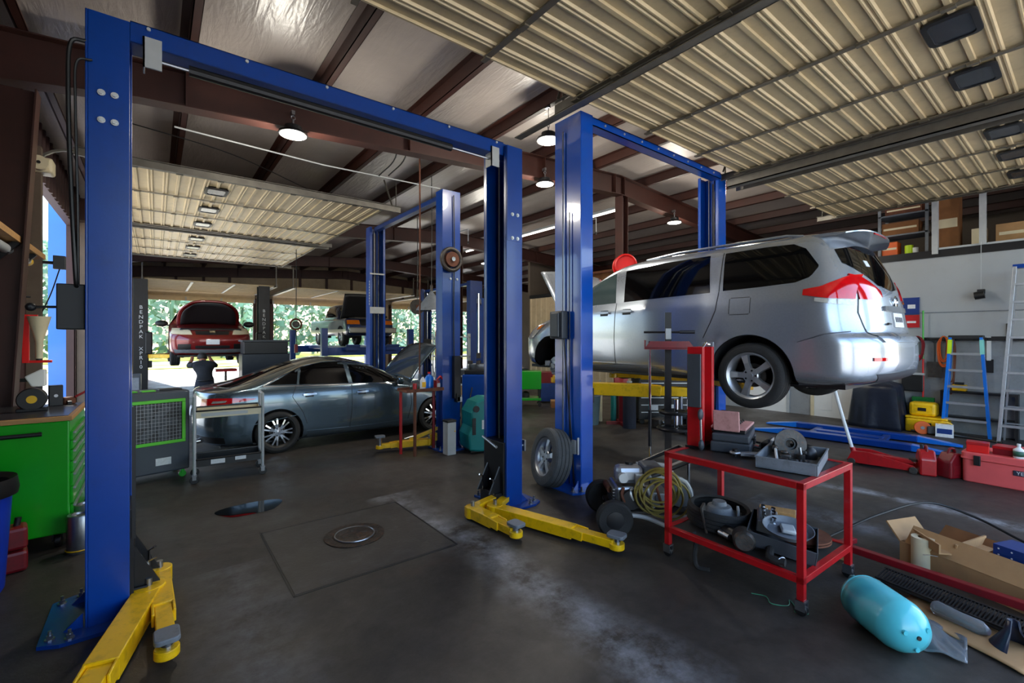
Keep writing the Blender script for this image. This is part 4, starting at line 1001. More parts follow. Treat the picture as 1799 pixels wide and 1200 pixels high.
for sg, wh in ((1, 'L'), (-1, 'R')):
    rb.patch([(-.1,1.03),(.8,1.02),(2.0,1.0)], [(.1,1.3),(.8,1.37),(1.6,1.26)], wh, 16, 5).build('side_window', glass_d, rc)
    rb.patch([(sg*.84,.72),(sg*.6,.7),(sg*.42,.7)], [(sg*.8,.86),(sg*.6,.85),(sg*.46,.8)], 'F', 12, 4, .012, .03).build('headlamp', cream, rc)
    mirror_part(rc, 1.95, sg*.86, 1.0, sg, black, .2)
    for ax in (0, 2.6): add_wheel(rc, 'r', (.31, .2, .2, 5), (ax, sg*.74, .22), RL if sg > 0 else RR, alu, alu)
    rb.patch([(sg*.7,.34),(sg*.45,.34)], [(sg*.7,.47),(sg*.45,.47)], 'F', 6, 3, .008, .02).build('fog_lamp', black, rc)
rb.patch([(-.34,.7),(0,.69),(.34,.7)], [(-.36,.78),(0,.78),(.36,.78)], 'F', 12, 3, .012, .02).build('grille', black, rc)
rb.patch([(-.06,.71),(.06,.71)], [(-.06,.8),(.06,.8)], 'F', 4, 3, .02, .02).build('emblem', chrome, rc)
rb.patch([(-.14,.46),(.14,.46)], [(-.14,.58),(.14,.58)], 'F', 4, 3, .02, .02).build('license_plate', chip, rc)
rb.patch([(-.75,.26),(0,.25),(.75,.26)], [(-.78,.34),(0,.33),(.78,.34)], 'F', 16, 3, .012, .02).build('lower_bumper', mgrey, rc)
rb.patch([(-.36,.36),(0,.35),(.36,.36)], [(-.36,.43),(0,.43),(.36,.43)], 'F', 10, 3, .01, .02).build('air_intake', black, rc)
rb.patch([(-.66,1.02),(0,1.01),(.66,1.02)], [(-.55,1.3),(0,1.34),(.55,1.3)], 'F', 14, 5).build('windscreen', glass_s, rc)
M().grid(lambda u, v: Vector((2.25+.5*v, (-.7+1.4*u)*(1-.3*v**4), .98+.62*v*(1-.16*(2*u-1)**4)-.03*(2*u-1)**2)), 16, 10).build('hood', maroon, rc, ang=50, solid=.04)
M().grid(lambda u, v: Vector((2.3+.5*v, (-.62+1.24*u)*(1-.3*v**4), .98+.56*v*(1-.16*(2*u-1)**4)-.03*(2*u-1)**2)), 10, 6).build('hood_liner', black, rc, ang=50, solid=.02)
M().bx(2.5, -.66, .6, 3.2, .66, .86).build('engine', black, rc, bevel=.03)
M().bx(-.7, -.7, .15, 3.3, .7, .2).build('underbody', blackm, rc, ang=0)

# ---------------- pickup on the rack, nose towards the camera
pk = thing('pickup_truck', 'dark blue and tan pickup truck on the rack with its hood raised', 'car', (6.85, 22.1, 1.455), R(-90))
pb = Body([(.42,-1.2,4.1,.88,.12,.3,4), (.5,-1.24,4.2,.95,.15,.4,4), (.62,-1.25,4.28,.97,.15,.45,3.6), (.78,-1.25,4.26,.975,.15,.45,3.6), (.92,-1.25,4.2,.97,.15,.45,3.4), (1.04,-1.24,4.1,.955,.12,.4,3.4), (1.1,-1.24,4.0,.93,.12,.35,3.4)], 3.3, .6, (.45, .38), 4)
pb.mesh(8, 60).build('body', navy, pk, ang=50)
pc = Body([(1.09,.85,3.0,.93,.1,.3,4), (1.2,.87,2.86,.91,.1,.3,3.6), (1.4,.9,2.55,.85,.12,.3,3.4), (1.6,.95,2.2,.78,.14,.3,3.2), (1.72,1.0,1.95,.7,.2,.3,3), (1.77,1.1,1.8,.5,.2,.2,3), (1.79,1.2,1.7,.1,.1,.1,2.6)], 3.3, 9, (.4, -9), 3)
pc.mesh(8, 20).build('cab', navy, pk, ang=50)
under(pk, pb, .97, .4, .9)
pc.patch([(-.75,1.2),(0,1.2),(.75,1.2)], [(-.62,1.62),(0,1.64),(.62,1.62)], 'F', 12, 5).build('windscreen', glass_s, pk)
for sg, wh in ((1, 'L'), (-1, 'R')):
    pc.patch([(1.05,1.2),(2.7,1.2)], [(1.1,1.62),(2.15,1.62)], wh, 12, 5).build('side_window', glass_d, pk)
    pb.patch([(-1.1,.46),(1,.46),(4.05,.46)], [(-1.1,.68),(1,.68),(4.1,.68)], wh, 24, 3, .006, .016).build('lower_body_panel', tan, pk)
    pb.patch([(sg*.93,.86),(sg*.5,.86)], [(sg*.92,1.02),(sg*.5,1.02)], 'F', 8, 4, .02, .04).build('headlamp', amber, pk)
    mirror_part(pk, 2.6, sg*.95, 1.25, sg, black, .24)
    for ax in (0, 3.3): add_wheel(pk, 'p', (.38, .25, .22, 6), (ax, sg*.84, .38), RL if sg > 0 else RR, alu, alu)
pb.patch([(-.46,.82),(0,.82),(.46,.82)], [(-.46,1.04),(0,1.04),(.46,1.04)], 'F', 10, 4, .02, .04).build('grille', black, pk)
M().bx(4.24, -.95, .52, 4.4, .95, .74).build('bumper', tan, pk, bevel=.04)
M().bx(4.4, -.15, .56, 4.415, .15, .7).build('license_plate', chip, pk, ang=0)
M().bx(-1.1, -.8, .62, .7, .8, .66).build('bed_floor', blackm, pk, ang=0)
M().grid(lambda u, v: Vector((2.95+.42*v, (-.86+1.72*u)*(1-.06*v), 1.14+1.0*v-.03*(2*u-1)**2)), 10, 8).build('hood', black, pk, ang=50, solid=.05)
M().bx(3.1, -.6, .9, 3.9, .6, 1.18).build('engine', iron, pk, bevel=.04)
# ================================================================ RIGHT FOREGROUND: rolling table and what lies on it
tb = thing('rolling_table', 'red welded steel rolling table in the right foreground, loaded with parts', 'table', (3.72, 1.67, 0), R(-2))
hx, hy = .4, .5
for x in (-hx, hx):
    for y in (-hy, hy):
        l = M().bx(x-.022, y-.022, .1, x+.022, y+.022, .858).build('leg', red, tb, ang=0, bevel=.003)
        M().bx(x-.03, y-.03, .09, x+.03, y+.03, .1).bx(x-.026, y-.03, .035, x-.02, y+.03, .1).bx(x+.02, y-.03, .035, x+.026, y+.03, .1).build('caster_fork', steel, l, ang=0)
        M().cyl((x-.017, y, .038), (x+.017, y, .038), .038, 20).build('caster_wheel', black, l, bevel=.004)
for z, nm in ((.86, 'top'), (.25, 'shelf')):
    f = M()
    for y in (-hy, hy): f.bx(-hx-.022, y-.022, z-.045, hx+.022, y+.022, z)
    for x in (-hx, hx): f.bx(x-.022, -hy+.0221, z-.045, x+.022, hy-.0221, z)
    f.build(nm+'_rail', red, tb, ang=0, bevel=.003)
    M().bx(-hx+.02, -hy+.02, z-.014, hx-.02, hy-.02, z-.006).build(nm+'_plate', mat('oily_sheet_'+nm, (62, 60, 58), .45, .4, .25, 5, dirt=(96,64,44), dirt_amt=.5), tb, ang=0)
ZT_ = .86
def opencase(name, label, loc, rz, w, d, h, mt, lidmt=None, lid=True, cat='tool case', t=.008):
    c = thing(name, label, cat, loc, rz)
    m = M().bx(-w/2, -d/2, 0, w/2, d/2, t)
    m.bx(-w/2, -d/2, t, w/2, -d/2+t, h).bx(-w/2, d/2-t, t, w/2, d/2, h).bx(-w/2, -d/2+t, t, -w/2+t, d/2-t, h).bx(w/2-t, -d/2+t, t, w/2, d/2-t, h)
    m.build('tray' if not lid else 'case_body', mt, c, ang=0, bevel=.003)
    return c
# stacked cases on the back of the table
cs = thing('tool_case', 'scuffed dark grey plastic tool case at the back of the red table', 'tool case', (3.93, 1.93, ZT_), R(20))
M().bx(-.27, -.15, 0, .27, .15, .085).bx(-.26, -.14, .087, .26, .14, .15).build('case_body', dgrey, cs, ang=0, bevel=.012)
M().bx(-.05, -.165, .05, .05, -.15, .1).build('latch', black, cs, ang=0, bevel=.003)
M().tube([(-.1, -.16, .04), (-.1, -.2, .035), (.1, -.2, .035), (.1, -.16, .04)], .01, 8).build('handle', black, cs)
ps = thing('socket_set', 'open faded pink socket case lying on the dark grey tool case', 'socket set', (3.93, 1.94, ZT_+.15), R(16))
M().bx(-.2, -.13, 0, .2, .13, .03).build('case_body', black, ps, ang=0, bevel=.006)
M().bx(-.205, -.135, .03, .205, .135, .05).build('rim', pinkcase, ps, ang=0, bevel=.006)
for k in range(14):
    x = -.15+.024*k; r = .009+.004*(k % 3)
    M().cyl((x, -.06+.05*(k % 3), .052), (x+.012, -.05+.05*(k % 3), .066+.004*(k % 4)), r, 10).build('socket', chrome if k % 3 else iron, ps)
M().bx(-.225, -.09, .02, -.205, .11, .19, Matrix.Translation((-.2, 0, .03)) @ Matrix.Rotation(R(-8), 4, 'Y') @ Matrix.Translation((.2, 0, -.03))).build('lid', pinkcase, ps, ang=0, bevel=.006)
M().bx(-.212, .0, .17, -.203, .05, .188).build('lid_latch', jean, ps, ang=0)
ca = thing('control_arm', 'bare aluminium control arm with black bushing lying before the dark tool case', 'car part', (3.6, 1.76, ZT_), R(-50))
M().torus((0, 0, .035), .03, .012, 'z', 24, 8).prism([(.035,-.02),(.14,-.035),(.2,-.03),(.2,.03),(.14,.035),(.035,.02)], 'xy', .012, .04).build('arm', alu, ca, bevel=.004)
M().cyl((0, 0, .006), (0, 0, .064), .022, 16).build('bushing', black, ca)
lt = opencase('parts_tray', 'long pale grey parts tray full of greasy parts on the front of the red table', (3.77, 1.41, ZT_), R(12), .6, .38, .08, mgrey, lid=False, cat='tray')
M().bx(-.305, -.195, .074, .305, -.186, .084).bx(-.305, .186, .074, .305, .195, .084).bx(.296, -.186, .074, .305, .186, .084).bx(-.305, -.186, .074, -.296, .186, .084).build('rim', mgrey, lt, ang=0)
def rotor(name, label, loc, rot, r=.14, th=.025, mt=iron, cat='brake rotor'):
    t_ = thing(name, label, cat, loc, 0, None, rot)
    M().lathe([(.045, th), (r, th), (r, th*.62), (r-.02, th*.6), (r-.02, th*.4), (r, th*.38), (r, 0), (.07, 0), (.07, -.03), (.045, -.03)], 40, cap=False).build('disc', mt, t_)
    M().lathe([(.03, -.03), (.075, -.03), (.08, -.025), (.08, .0), (.03, .0)], 28, cap=False).build('hat', blackm, t_)
    return t_
rotor('brake_rotor', 'dark brake rotor standing on edge in the pale grey parts tray', (3.9, 1.48, ZT_+.112), (R(78), 0, R(-55)), .11, .024)
rng = random.Random(11)
for k in range(9):
    x, y = -.17+.042*k, -.1+.03*(k % 3)
    c_, s_ = math.cos(R(12)), math.sin(R(12))
    p = Vector((3.72+x*c_-y*s_, 1.41+x*s_+y*c_, ZT_+.008))
    t_ = thing('loose_bolt', 'small greasy steel bolt among the loose bolts in the pale grey parts tray', 'bolt', p, rng.uniform(0, 6), 'loose bolts in the grey tray')
    M().cyl((0, 0, .012), (.05, 0, .012), .006, 8).build('shank', steel, t_); M().cyl((-.008, 0, .012), (0, 0, .012), .012, 6).build('head', steel, t_)
hs = thing('steering_knuckle', 'black cast housing at the right end of the pale grey parts tray', 'car part', (3.98, 1.38, ZT_+.008), R(40))
M().lathe([(.0, 0), (.06, 0), (.065, .03), (.05, .07), (.03, .09), (.03, .1), (0, .1)], 20).build('housing', blackm, hs)
M().bar((.04, 0, .03), (.12, .03, .05), .03, .03).bar((-.03, .03, .04), (-.08, .06, .06), .03, .025).build('bracket', iron, hs, ang=0, bevel=.004)
co = thing('ignition_coil_pack', 'dark parts box with dull metal bits behind the parts tray', 'car part', (4.05, 1.68, ZT_), R(10))
M().bx(-.08, -.06, 0, .08, .06, .07).build('housing', black, co, ang=0, bevel=.008)
for k in range(4): M().cyl((-.055+.036*k, 0, .07), (-.055+.036*k, 0, .1), .013, 10).build('terminal', steel, co)
for k, (nm, lb, x, y, z, rz) in enumerate((('brake_caliper', 'greasy brake caliper in the middle of the pale grey parts tray', 3.76, 1.47, ZT_+.008, 30), ('wheel_hub', 'dark wheel hub at the left end of the pale grey parts tray', 3.58, 1.4, ZT_+.008, 0), ('ball_joint', 'oily ball joint beside the brake rotor in the grey tray', 3.84, 1.38, ZT_+.008, 70))):
    t_ = thing(nm, lb, 'car part', (x, y, z), R(rz))
    if k == 0: M().bx(-.07, -.04, 0, .07, .04, .06).cyl((-.03, 0, .06), (-.03, 0, .08), .026, 14).build('casting', iron, t_, bevel=.01); M().bx(-.1, -.02, .02, -.07, .02, .04).build('bracket', blackm, t_, ang=0)
    elif k == 1: M().lathe([(0, 0), (.065, 0), (.065, .015), (.035, .02), (.03, .06), (.015, .065), (0, .065)], 24).build('flange', blackm, t_); M().cyl((.045, 0, .015), (.045, 0, .05), .007, 8).build('stud', steel, t_)
    else: M().cyl((0, 0, 0), (0, 0, .05), .028, 14).build('housing', iron, t_); M().cyl((0, 0, .05), (.01, 0, .1), .01, 8).build('stud', steel, t_)
# red press tower with grey backs standing on the back corner of the table
pt = thing('spring_press_tower', 'tall red steel press tower standing on the back corner of the red table', 'press', (3.76, 2.1, ZT_+.0), R(10))
M().bx(-.14, -.03, 0, -.09, .1, .86).bx(.09, -.03, 0, .14, .1, .86).bx(-.09, .07, .02, .09, .1, .86).build('channel', red, pt, ang=0, bevel=.004)
M().bx(-.165, -.02, .35, -.142, .09, .8).build('side_guard', dgrey, pt, ang=0, bevel=.004)
M().bx(.142, -.02, .5, .172, .08, .9).build('side_guard', mgrey, pt, ang=0, bevel=.004)
M().bx(-.01, .058, .4, .01, .069, .75).build('slot_strip', rust, pt, ang=0)
M().bx(-.16, -.035, 0, .16, .11, .02).build('foot', blackm, pt, ang=0)
M().tube(spline([(-.11, -.02, .86), (-.08, -.04, .9), (-.03, -.02, .885), (.02, -.03, .88)], 5), .01, 6).build('hose_end', chrome, pt)
hd_ = thing('pry_handle', 'slim dark grey paddle handle leaning between the press tower and the pink case', 'handle', (3.56, 2.02, ZT_), 0)
M().tube([(0, 0, .02), (.01, .012, .27)], .009, 8).build('shaft', steel, hd_)
M().sph((.012, .014, .3), (.03, .02, .05), 12, 8).build('paddle', dgrey, hd_); M().sph((0, 0, .05), (.026, .022, .045), 12, 8).build('grip', dgrey, hd_)
# ---- lower shelf
ZS = .25
def tire_thing(label, loc, rot, R_=.31, w=.2, group=None, name='tire', mt=rubber, rim=.2):
    t_ = thing(name, label, 'tire', loc, 0, group, rot)
    tr, rm_, sp, nt_, ds = wheel_meshes(R_, w, rim, 5)
    tr.build('casing', mt, t_, ang=30); return t_
tire_thing('worn black tire lying flat on the back of the table\'s lower shelf', (3.68, 1.93, ZS+.09), (R(4), 0, 0), .25, .15)
bh = thing('bell_housing', 'grey cast bell housing standing among the parts on the lower shelf', 'car part', (3.68, 1.93, ZS), R(30))
M().lathe([(.13, 0), (.14, .02), (.12, .1), (.09, .16), (.06, .17)], 24, cap=False).lathe([(.0, .17), (.06, .17), (.05, .2), (0, .2)], 24).build('casting', mgrey, bh)
M().bx(-.05, -.15, .02, .05, -.13, .16).build('cover_plate', lgrey, bh, ang=0, bevel=.004)
al = thing('alternator', 'oily dark alternator on the left of the lower shelf', 'car part', (3.4, 1.6, ZS+.075), 0, None, (0, R(90), R(30)))
M().lathe([(0, -.07), (.06, -.07), (.075, -.05), (.075, .05), (.06, .07), (0, .07)], 20).build('casing', iron, al); M().cyl((0,0,.07), (0,0,.1), .035, 18).build('pulley', steel, al)
ty = opencase('parts_tray', 'deep tilted grey tray with a chrome cylinder head in it on the lower shelf', (3.66, 1.45, ZS+.035), 0, .42, .44, .1, dgrey, lid=False, cat='tray')
ty.rotation_euler = (R(8), R(-4), R(18))
ch = thing('cylinder_head', 'shiny alloy cylinder head lying in the tilted tray', 'engine part', (3.72, 1.58, ZS+.09), 0, None, (R(8), R(-4), R(24)))
M().bx(-.13, -.07, 0, .13, .07, .09).build('casting', alu, ch, ang=0, bevel=.008)
for k in range(4):
    for y in (-.035, .035): M().cyl((-.095+.063*k, y, .09), (-.095+.063*k, y, .125), .016, 12).build('valve_spring', chrome, ch)
M().bx(-.14, -.085, .02, .14, -.07, .06).build('manifold_flange', steel, ch, ang=0)
pn = thing('oil_pan', 'shallow round dark pan with a pale rag resting on the front of the tilted tray', 'pan', (3.6, 1.38, ZS+.15), 0, None, (R(6), R(-6), 0))
M().lathe([(.0, 0), (.13, 0), (.16, .035), (.165, .035), (.135, -.004), (0, -.004)], 32).build('pan', mgrey, pn)
M().box((.0, 0, .018), (.12, .09, .03), (0, .1, .5)).build('rag', lgrey, pn, bevel=.01)
rotor('brake_rotor', 'rusty brake drum ring lying at the front right of the lower shelf', (3.88, 1.4, ZS+.032), (0, 0, 0), .2, .03, rust)
wb = thing('wood_block', 'pale wooden block at the right end of the lower shelf', 'wood block', (4.02, 1.62, ZS-.006), R(20))
M().bx(-.06, -.13, 0, .06, .13, .15).build('block', wood, wb, ang=0, bevel=.004)
fh = thing('belt', 'black rubber belt coiled on the lower shelf behind the wood block', 'belt', (3.95, 1.85, ZS+.01))
M().torus((0, 0, .012), .09, .012, 'z', 28, 6).build('belt', rubber, fh)
st_ = thing('starter_motor', 'black starter motor lying left of the tilted tray on the lower shelf', 'engine part', (3.47, 1.72, ZS+.05), 0, None, (0, R(90), R(70)))
M().lathe([(0, -.1), (.045, -.1), (.05, -.08), (.05, .06), (.03, .09), (0, .09)], 18).build('casing', blackm, st_); M().cyl((0, .06, -.04), (0, .06, .06), .022, 12).build('solenoid', steel, st_)
bk_ = thing('bracket', 'dark flat bracket leaning on the tire on the lower shelf', 'bracket', (3.5, 1.93, ZS), R(20))
M().bx(-.07, -.01, 0, .07, .01, .2, Matrix.Rotation(R(-12), 4, 'X')).build('plate', iron, bk_, ang=0, bevel=.004)
hc_ = thing('rubber_hose', 'black radiator hose lying at the front left of the lower shelf', 'hose', (3.42, 1.42, ZS+.03), R(60))
M().tube(spline([(-.14, 0, 0), (-.06, .05, .0), (.04, -.02, .02), (.12, .03, 0)], 6), .026, 10).build('hose', rubber, hc_); M().torus((-.12, .01, 0), .028, .005, 'x', 16, 5).build('hose_clamp', steel, hc_)
vc_ = thing('valve_cover', 'dull alloy valve cover at the back right of the lower shelf', 'engine part', (3.98, 1.98, ZS-.006), R(15))
M().bx(-.1, -.12, 0, .08, .12, .07).build('cover', mgrey, vc_, ang=0, bevel=.02); M().cyl((0, .05, .07), (0, .05, .1), .025, 14).build('filler_cap', black, vc_)
ip_ = thing('intake_pipe', 'bent steel pipe lying between the tire and the tilted tray', 'pipe', (3.86, 1.74, ZS+.02), R(-20))
M().tube(spline([(-.1, -.02, 0), (.0, .03, .0), (.08, .0, .05), (.12, -.04, .12)], 6), .018, 10).build('pipe', zinc, ip_); M().cyl((-.11, -.025, 0), (-.095, -.015, 0), .034, 14).build('flange', iron, ip_)
tr2 = thing('tie_rod', 'steel tie rod sticking out of the middle of the grey parts tray', 'car part', (3.66, 1.47, ZT_+.03), R(20))
M().tube([(-.1, 0, 0), (.1, .02, .06)], .01, 8).build('rod', zinc, tr2); M().sph((.11, .022, .063), .022, 12, 8).build('ball_end', iron, tr2)
dr_ = thing('brake_drum', 'dark brake drum standing behind the rotor at the right end of the parts tray', 'brake drum', (4.0, 1.52, ZT_+.09), 0, None, (R(80), 0, R(-35)))
M().lathe([(.03, .05), (.085, .05), (.09, .04), (.09, -.03), (.082, -.03), (.082, .035), (.03, .035)], 32, cap=False).build('drum', iron, dr_); M().torus((0, 0, -.02), .088, .005, 'z', 32, 5).build('rim', rust, dr_)
# hanging black strap and blue rag under the shelf front
hg = thing('rubber_strap', 'black rubber strap hanging from the front left of the lower shelf down to the floor', 'strap', (3.36, 1.98, 0))
M().tube(spline([(.02, 0, .25), (.0, -.03, .2), (-.02, -.03, .08), (-.03, -.06, .012), (.0, -.14, .012)], 6), .018, 8).build('strap', rubber, hg)

# ---- engine driven pressure washer behind the table
pw = thing('pressure_washer', 'greasy engine pressure washer with coiled yellow hose beside the red table', 'pressure washer', (3.72, 2.72, 0), R(-38)); pw.scale = (1.12, 1.12, 1.12)
for k in range(5): M().tube(spline([(-.2+.07*k, -.16, .36), (-.22+.07*k, -.2, .3+.02*k), (-.16+.07*k, -.17, .2)], 5), .012, 6).build('pipe', zinc if k % 2 else rust, pw)
M().cyl((-.2, -.1, .44), (-.2, -.17, .44), .04, 14).build('carburettor', zinc, pw); M().bx(-.1, -.17, .38, -.03, -.13, .47).build('bracket', zinc, pw, ang=0, bevel=.006)
for y in (-.27,): 
    w_ = M().lathe([(.07, -.04), (.13, -.045), (.145, -.03), (.145, .03), (.13, .045), (.07, .04), (.0, .03)], 32).build('wheel', rubber, pw, loc=(-.3, y, .145), rot=(R(90), 0, 0))
    M().lathe([(0, .02), (.07, .03), (.07, .045), (.03, .05), (0, .05)], 24).build('hub', blackm, w_)
w2 = M().lathe([(.07, -.04), (.13, -.045), (.145, -.03), (.145, .03), (.13, .045), (.07, .04), (.0, .03)], 32).build('wheel', rubber, pw, loc=(-.3, .27, .145), rot=(R(90), 0, 0))
M().tube(spline([(-.3, -.2, .15), (-.05, -.22, .14), (.22, -.22, .03), (.34, -.22, .03), (.36, -.2, .12), (.3, -.2, .42), (.0, -.2, .46)], 6), .018, 8).build('frame_tube', lgrey, pw)
M().tube(spline([(-.3, .2, .15), (-.05, .22, .14), (.22, .22, .03), (.34, .22, .03), (.36, .2, .12), (.3, .2, .42), (.0, .2, .46)], 6), .018, 8).build('frame_tube', lgrey, pw)
M().bx(-.3, -.2, .15, .32, .2, .175).build('base_plate', iron, pw, ang=0)
eb = M().bx(-.26, -.15, .175, .0, .15, .36).build('engine_block', steel, pw, ang=0, bevel=.02)
M().bx(-.25, -.13, .375, -.02, .02, .52).build('fuel_tank', alu, pw, ang=0, bevel=.04)
M().cyl((-.12, -.02, .52), (-.12, -.02, .54), .035, 16).build('fuel_cap', black, pw)
M().bx(-.02, -.12, .4, .14, .08, .53).build('air_filter', mgrey, pw, ang=0, bevel=.025)
for k in range(6): M().bx(-.28, -.12, .2+k*.025, -.262, .12, .212+k*.025).build('cooling_fin', steel, pw, ang=0)
M().cyl((-.14, -.16, .27), (-.14, -.2, .27), .08, 24).build('recoil_starter', blackm, pw)
pm = M().bx(.04, -.1, .175, .22, .1, .3).cyl((.13, -.12, .25), (.13, .12, .25), .05, 18).build('pump', alu, pw, bevel=.008)
M().cyl((.3, -.1, .28), (.3, .16, .28), .11, 24).build('generator_drum', mgrey, pw, bevel=.01)
M().tube([(.02, -.2, .46), (.4, -.2, .62)], .018, 8).tube([(.4, -.2, .62), (.4, .2, .62), (.02, .2, .46)], .018, 8).build('push_handle', blackm, pw)
M().bar((.1, -.17, .5), (.42, -.15, .62), .05, .03).build('spray_gun_guard', lgrey, pw, bevel=.006)
hz_ = M()
for k in range(7):
    pts = [(.08+.16*math.cos(a)+.015*k*math.cos(k), -.225-.012*(k % 3), .4+(.14+.01*(k % 4))*math.sin(a)-.02*k) for a in [2*PI*i/24 for i in range(24)]]
    hz_.tube(pts, .009, 6, closed=True)
hz_.build('hose_coil', hosey, pw)
M().cyl((-.28, .16, .3), (-.28, -.02, .3), .03, 12).build('muffler', rust, pw)

# ---- alloy wheel leaning on the second lift post
tl = thing('wheel', 'alloy wheel with grey tire leaning against the tall blue lift post', 'wheel', (3.75, 4.05, .36), 0, None, (0, R(-78), R(-16)))
tr, rm_, sp, nt_, ds = wheel_meshes(.345, .225, .225, 5)
tr.build('tire', tread, tl, ang=30); rm_.build('rim', alu, tl); sp.build('spokes', alu, tl, ang=30); nt_.build('hub_holes', black, tl, ang=0)

# ---- strut spring compressor on its stand behind the table
sc = thing('strut_compressor', 'free-standing strut spring compressor with chrome rods and a red V plate', 'spring compressor', (4.47, 2.92, 0), R(-52))
M().bx(-.3, -.2, 0, .3, .2, .02).build('base', blackm, sc, ang=0, bevel=.004)
for x, y in ((-.2, -.05), (.2, -.05)):
    M().tube([(x, y, .02), (x, y, 1.76)], .014, 10).build('chrome_rod', chrome, sc)
    M().cyl((x, y, .6), (x, y, 1.0), .019, 12).build('sleeve', blackm, sc)
M().bx(-.035, .05, .02, .035, .09, 2.08).build('mast', blackm, sc, ang=0)
M().prism([(-.26, 0), (.26, 0), (.2, .08), (-.2, .08)], 'xz', -.12, -.11, Matrix.Translation((0, 0, 1.68))).bx(-.26, -.12, 1.67, .26, .08, 1.69).bx(-.26, -.1, 1.67, -.245, .08, 1.77).build('top_plate', red_d, sc, ang=0)
M().tube([(-.26, .07, 1.86), (.26, .07, 1.86)], .012, 8).cyl((.12, .07, 1.86), (.28, .07, 1.86), .018, 10).build('crank_handle', blackm, sc)
M().bx(-.03, .03, 1.78, .03, .11, 1.9).build('gear_block', lgrey, sc, ang=0, bevel=.004)
for z, r in ((.98, .15), (.8, .17)):
    M().torus((.06, 0, z), r, .018, 'z', 28, 8).bar((-.08, 0, z), (.2, 0, z), .04, .02).build('spring_yoke', blackm, sc)
M().cyl((.08, 0, .8), (.08, 0, 1.12), .025, 12).build('piston', chrome, sc)
M().torus((-.2, -.05, .42), .05, .012, 'z', 18, 6).build('clamp_ring', blackm, sc); M().bar((-.16, -.05, .42), (0, -.08, .43), .02, .012).build('clamp_lever', steel, sc)

# ---- turquoise tank, plastic film, cardboard and the long red frame
tk = thing('air_tank', 'turquoise pressure tank lying on the floor in the right foreground', 'tank', (3.46, .80, .146), 0, None, (R(90), 0, R(-38)))
M().lathe([(0, .245), (.05, .24), (.1, .215), (.132, .17), (.143, .13), (.145, .12), (.145, -.12), (.143, -.13), (.132, -.17), (.1, -.215), (.05, -.24), (0, -.245)], 48).build('shell', tealtank, tk, ang=50)
M().torus((0, 0, -.16), .132, .006, 'z', 40, 6).torus((0, 0, -.175), .125, .005, 'z', 40, 6).build('seam_ring', tealtank, tk)
for a in (30, 160, 270): M().cyl((.07*math.cos(R(a)), .07*math.sin(R(a)), .225), (.07*math.cos(R(a)), .07*math.sin(R(a)), .24), .013, 12).build('port', tealtank, tk)
M().cyl((0, 0, .24), (0, 0, .25), .012, 10).build('valve', iron, tk)
M().torus((0, .04, -.22), .05, .012, 'x', 20, 8).build('foot_ring', tealtank, tk)
def sheet(name, label, pts4, mt, n=14, amp=.02, th=.004, seed=1, cat='sheet'):
    q = random.Random(seed); A, B, C_, D = [Vector(p) for p in pts4]; ph = [q.uniform(0, 6) for _ in range(4)]
    def f(u, v):
        p = (A*(1-u)+B*u)*(1-v)+(D*(1-u)+C_*u)*v
        return p+Vector((0, 0, amp*(1+math.sin(5*u+ph[0])*math.cos(4*v+ph[1])+.5*math.sin(11*u+9*v+ph[2]))))
    o = M().grid(f, n, n).build(name, mt, None, ang=60, solid=th); tag(o, label, cat); return o
sheet('plastic_sheet', 'crumpled clear plastic sheet on the floor beside the turquoise tank', [(3.47,.65,.006),(3.5,.44,.006),(3.8,.48,.006),(3.86,.68,.006)], film, amp=.01, seed=3, cat='plastic sheet')
sheet('plastic_sheet', 'long clear plastic wrap with a barcode sticker behind the turquoise tank', [(3.66,1.0,.1),(3.76,.7,.03),(3.92,.76,.03),(3.88,1.0,.1)], film, amp=.02, seed=8, cat='plastic sheet')
sheet('cardboard_sheet', 'flattened brown cardboard sheet under the red frame in the lower right', [(3.91,.86,.006),(3.63,.24,.006),(3.98,.08,.006),(4.2,.78,.006)], card, amp=.008, th=.006, seed=5, cat='cardboard')
fr = thing('creeper_frame', 'long dark red steel frame lying on the floor by the cardboard box', 'steel frame', (4.27, .58, 0), 0)
M().bar((.16, .72, .1), (-.12, -.72, .16), .06, .05).build('long_rail', red_d, fr, ang=0, bevel=.005)
M().bar((.0, .74, .13), (.28, .66, .13), .05, .04).build('cross_rail', red_d, fr, ang=0, bevel=.005)
M().bx(.11, .66, 0, .21, .74, .08).build('block', wood, fr, ang=0)
M().bx(-.16, -.7, 0, -.08, -.62, .13).build('block', wood, fr, ang=0)
gr = thing('grille_strip', 'long black slatted grille strip lying along the red frame', 'grille', (4.09, .53, .085), 0, None, (0, R(-14), R(-11)))
g_ = M().bar((-.07, -.62, 0), (-.07, .46, 0), .012, .012).bar((.07, -.62, 0), (.07, .46, 0), .012, .012)
g_.build('rim', black, gr, ang=0)
sl = M()
for k in range(60): sl.bar((-.07, -.61+k*.018, 0), (.07, -.61+k*.018, 0), .006, .01)
sl.build('slats', black, gr, ang=0)
M().bx(-.06, -.6, -.04, .06, .44, -.035).build('backing', blackm, gr, ang=0)
bt = thing('clear_bottle', 'clear crumpled plastic tube lying between the grille and the flat cardboard', 'bottle', (3.95, .53, .05), 0, None, (R(90), 0, R(-20)))
M().lathe([(0, -.14), (.035, -.14), (.045, -.12), (.04, 0), (.045, .1), (.02, .14), (0, .14)], 18).build('tube', film, bt)
cn = thing('funnel', 'dark blue-black plastic scoop lying on the flat cardboard', 'scoop', (3.87, .3, .06), R(20))
M().lathe([(.02, .12), (.03, .06), (.1, -.05), (.105, -.05), (.035, .06), (.025, .12)], 20, a0=R(-80), a1=R(150), cap=False).build('scoop', mat('navy_plastic', (30, 38, 58), .35), cn, solid=.004)
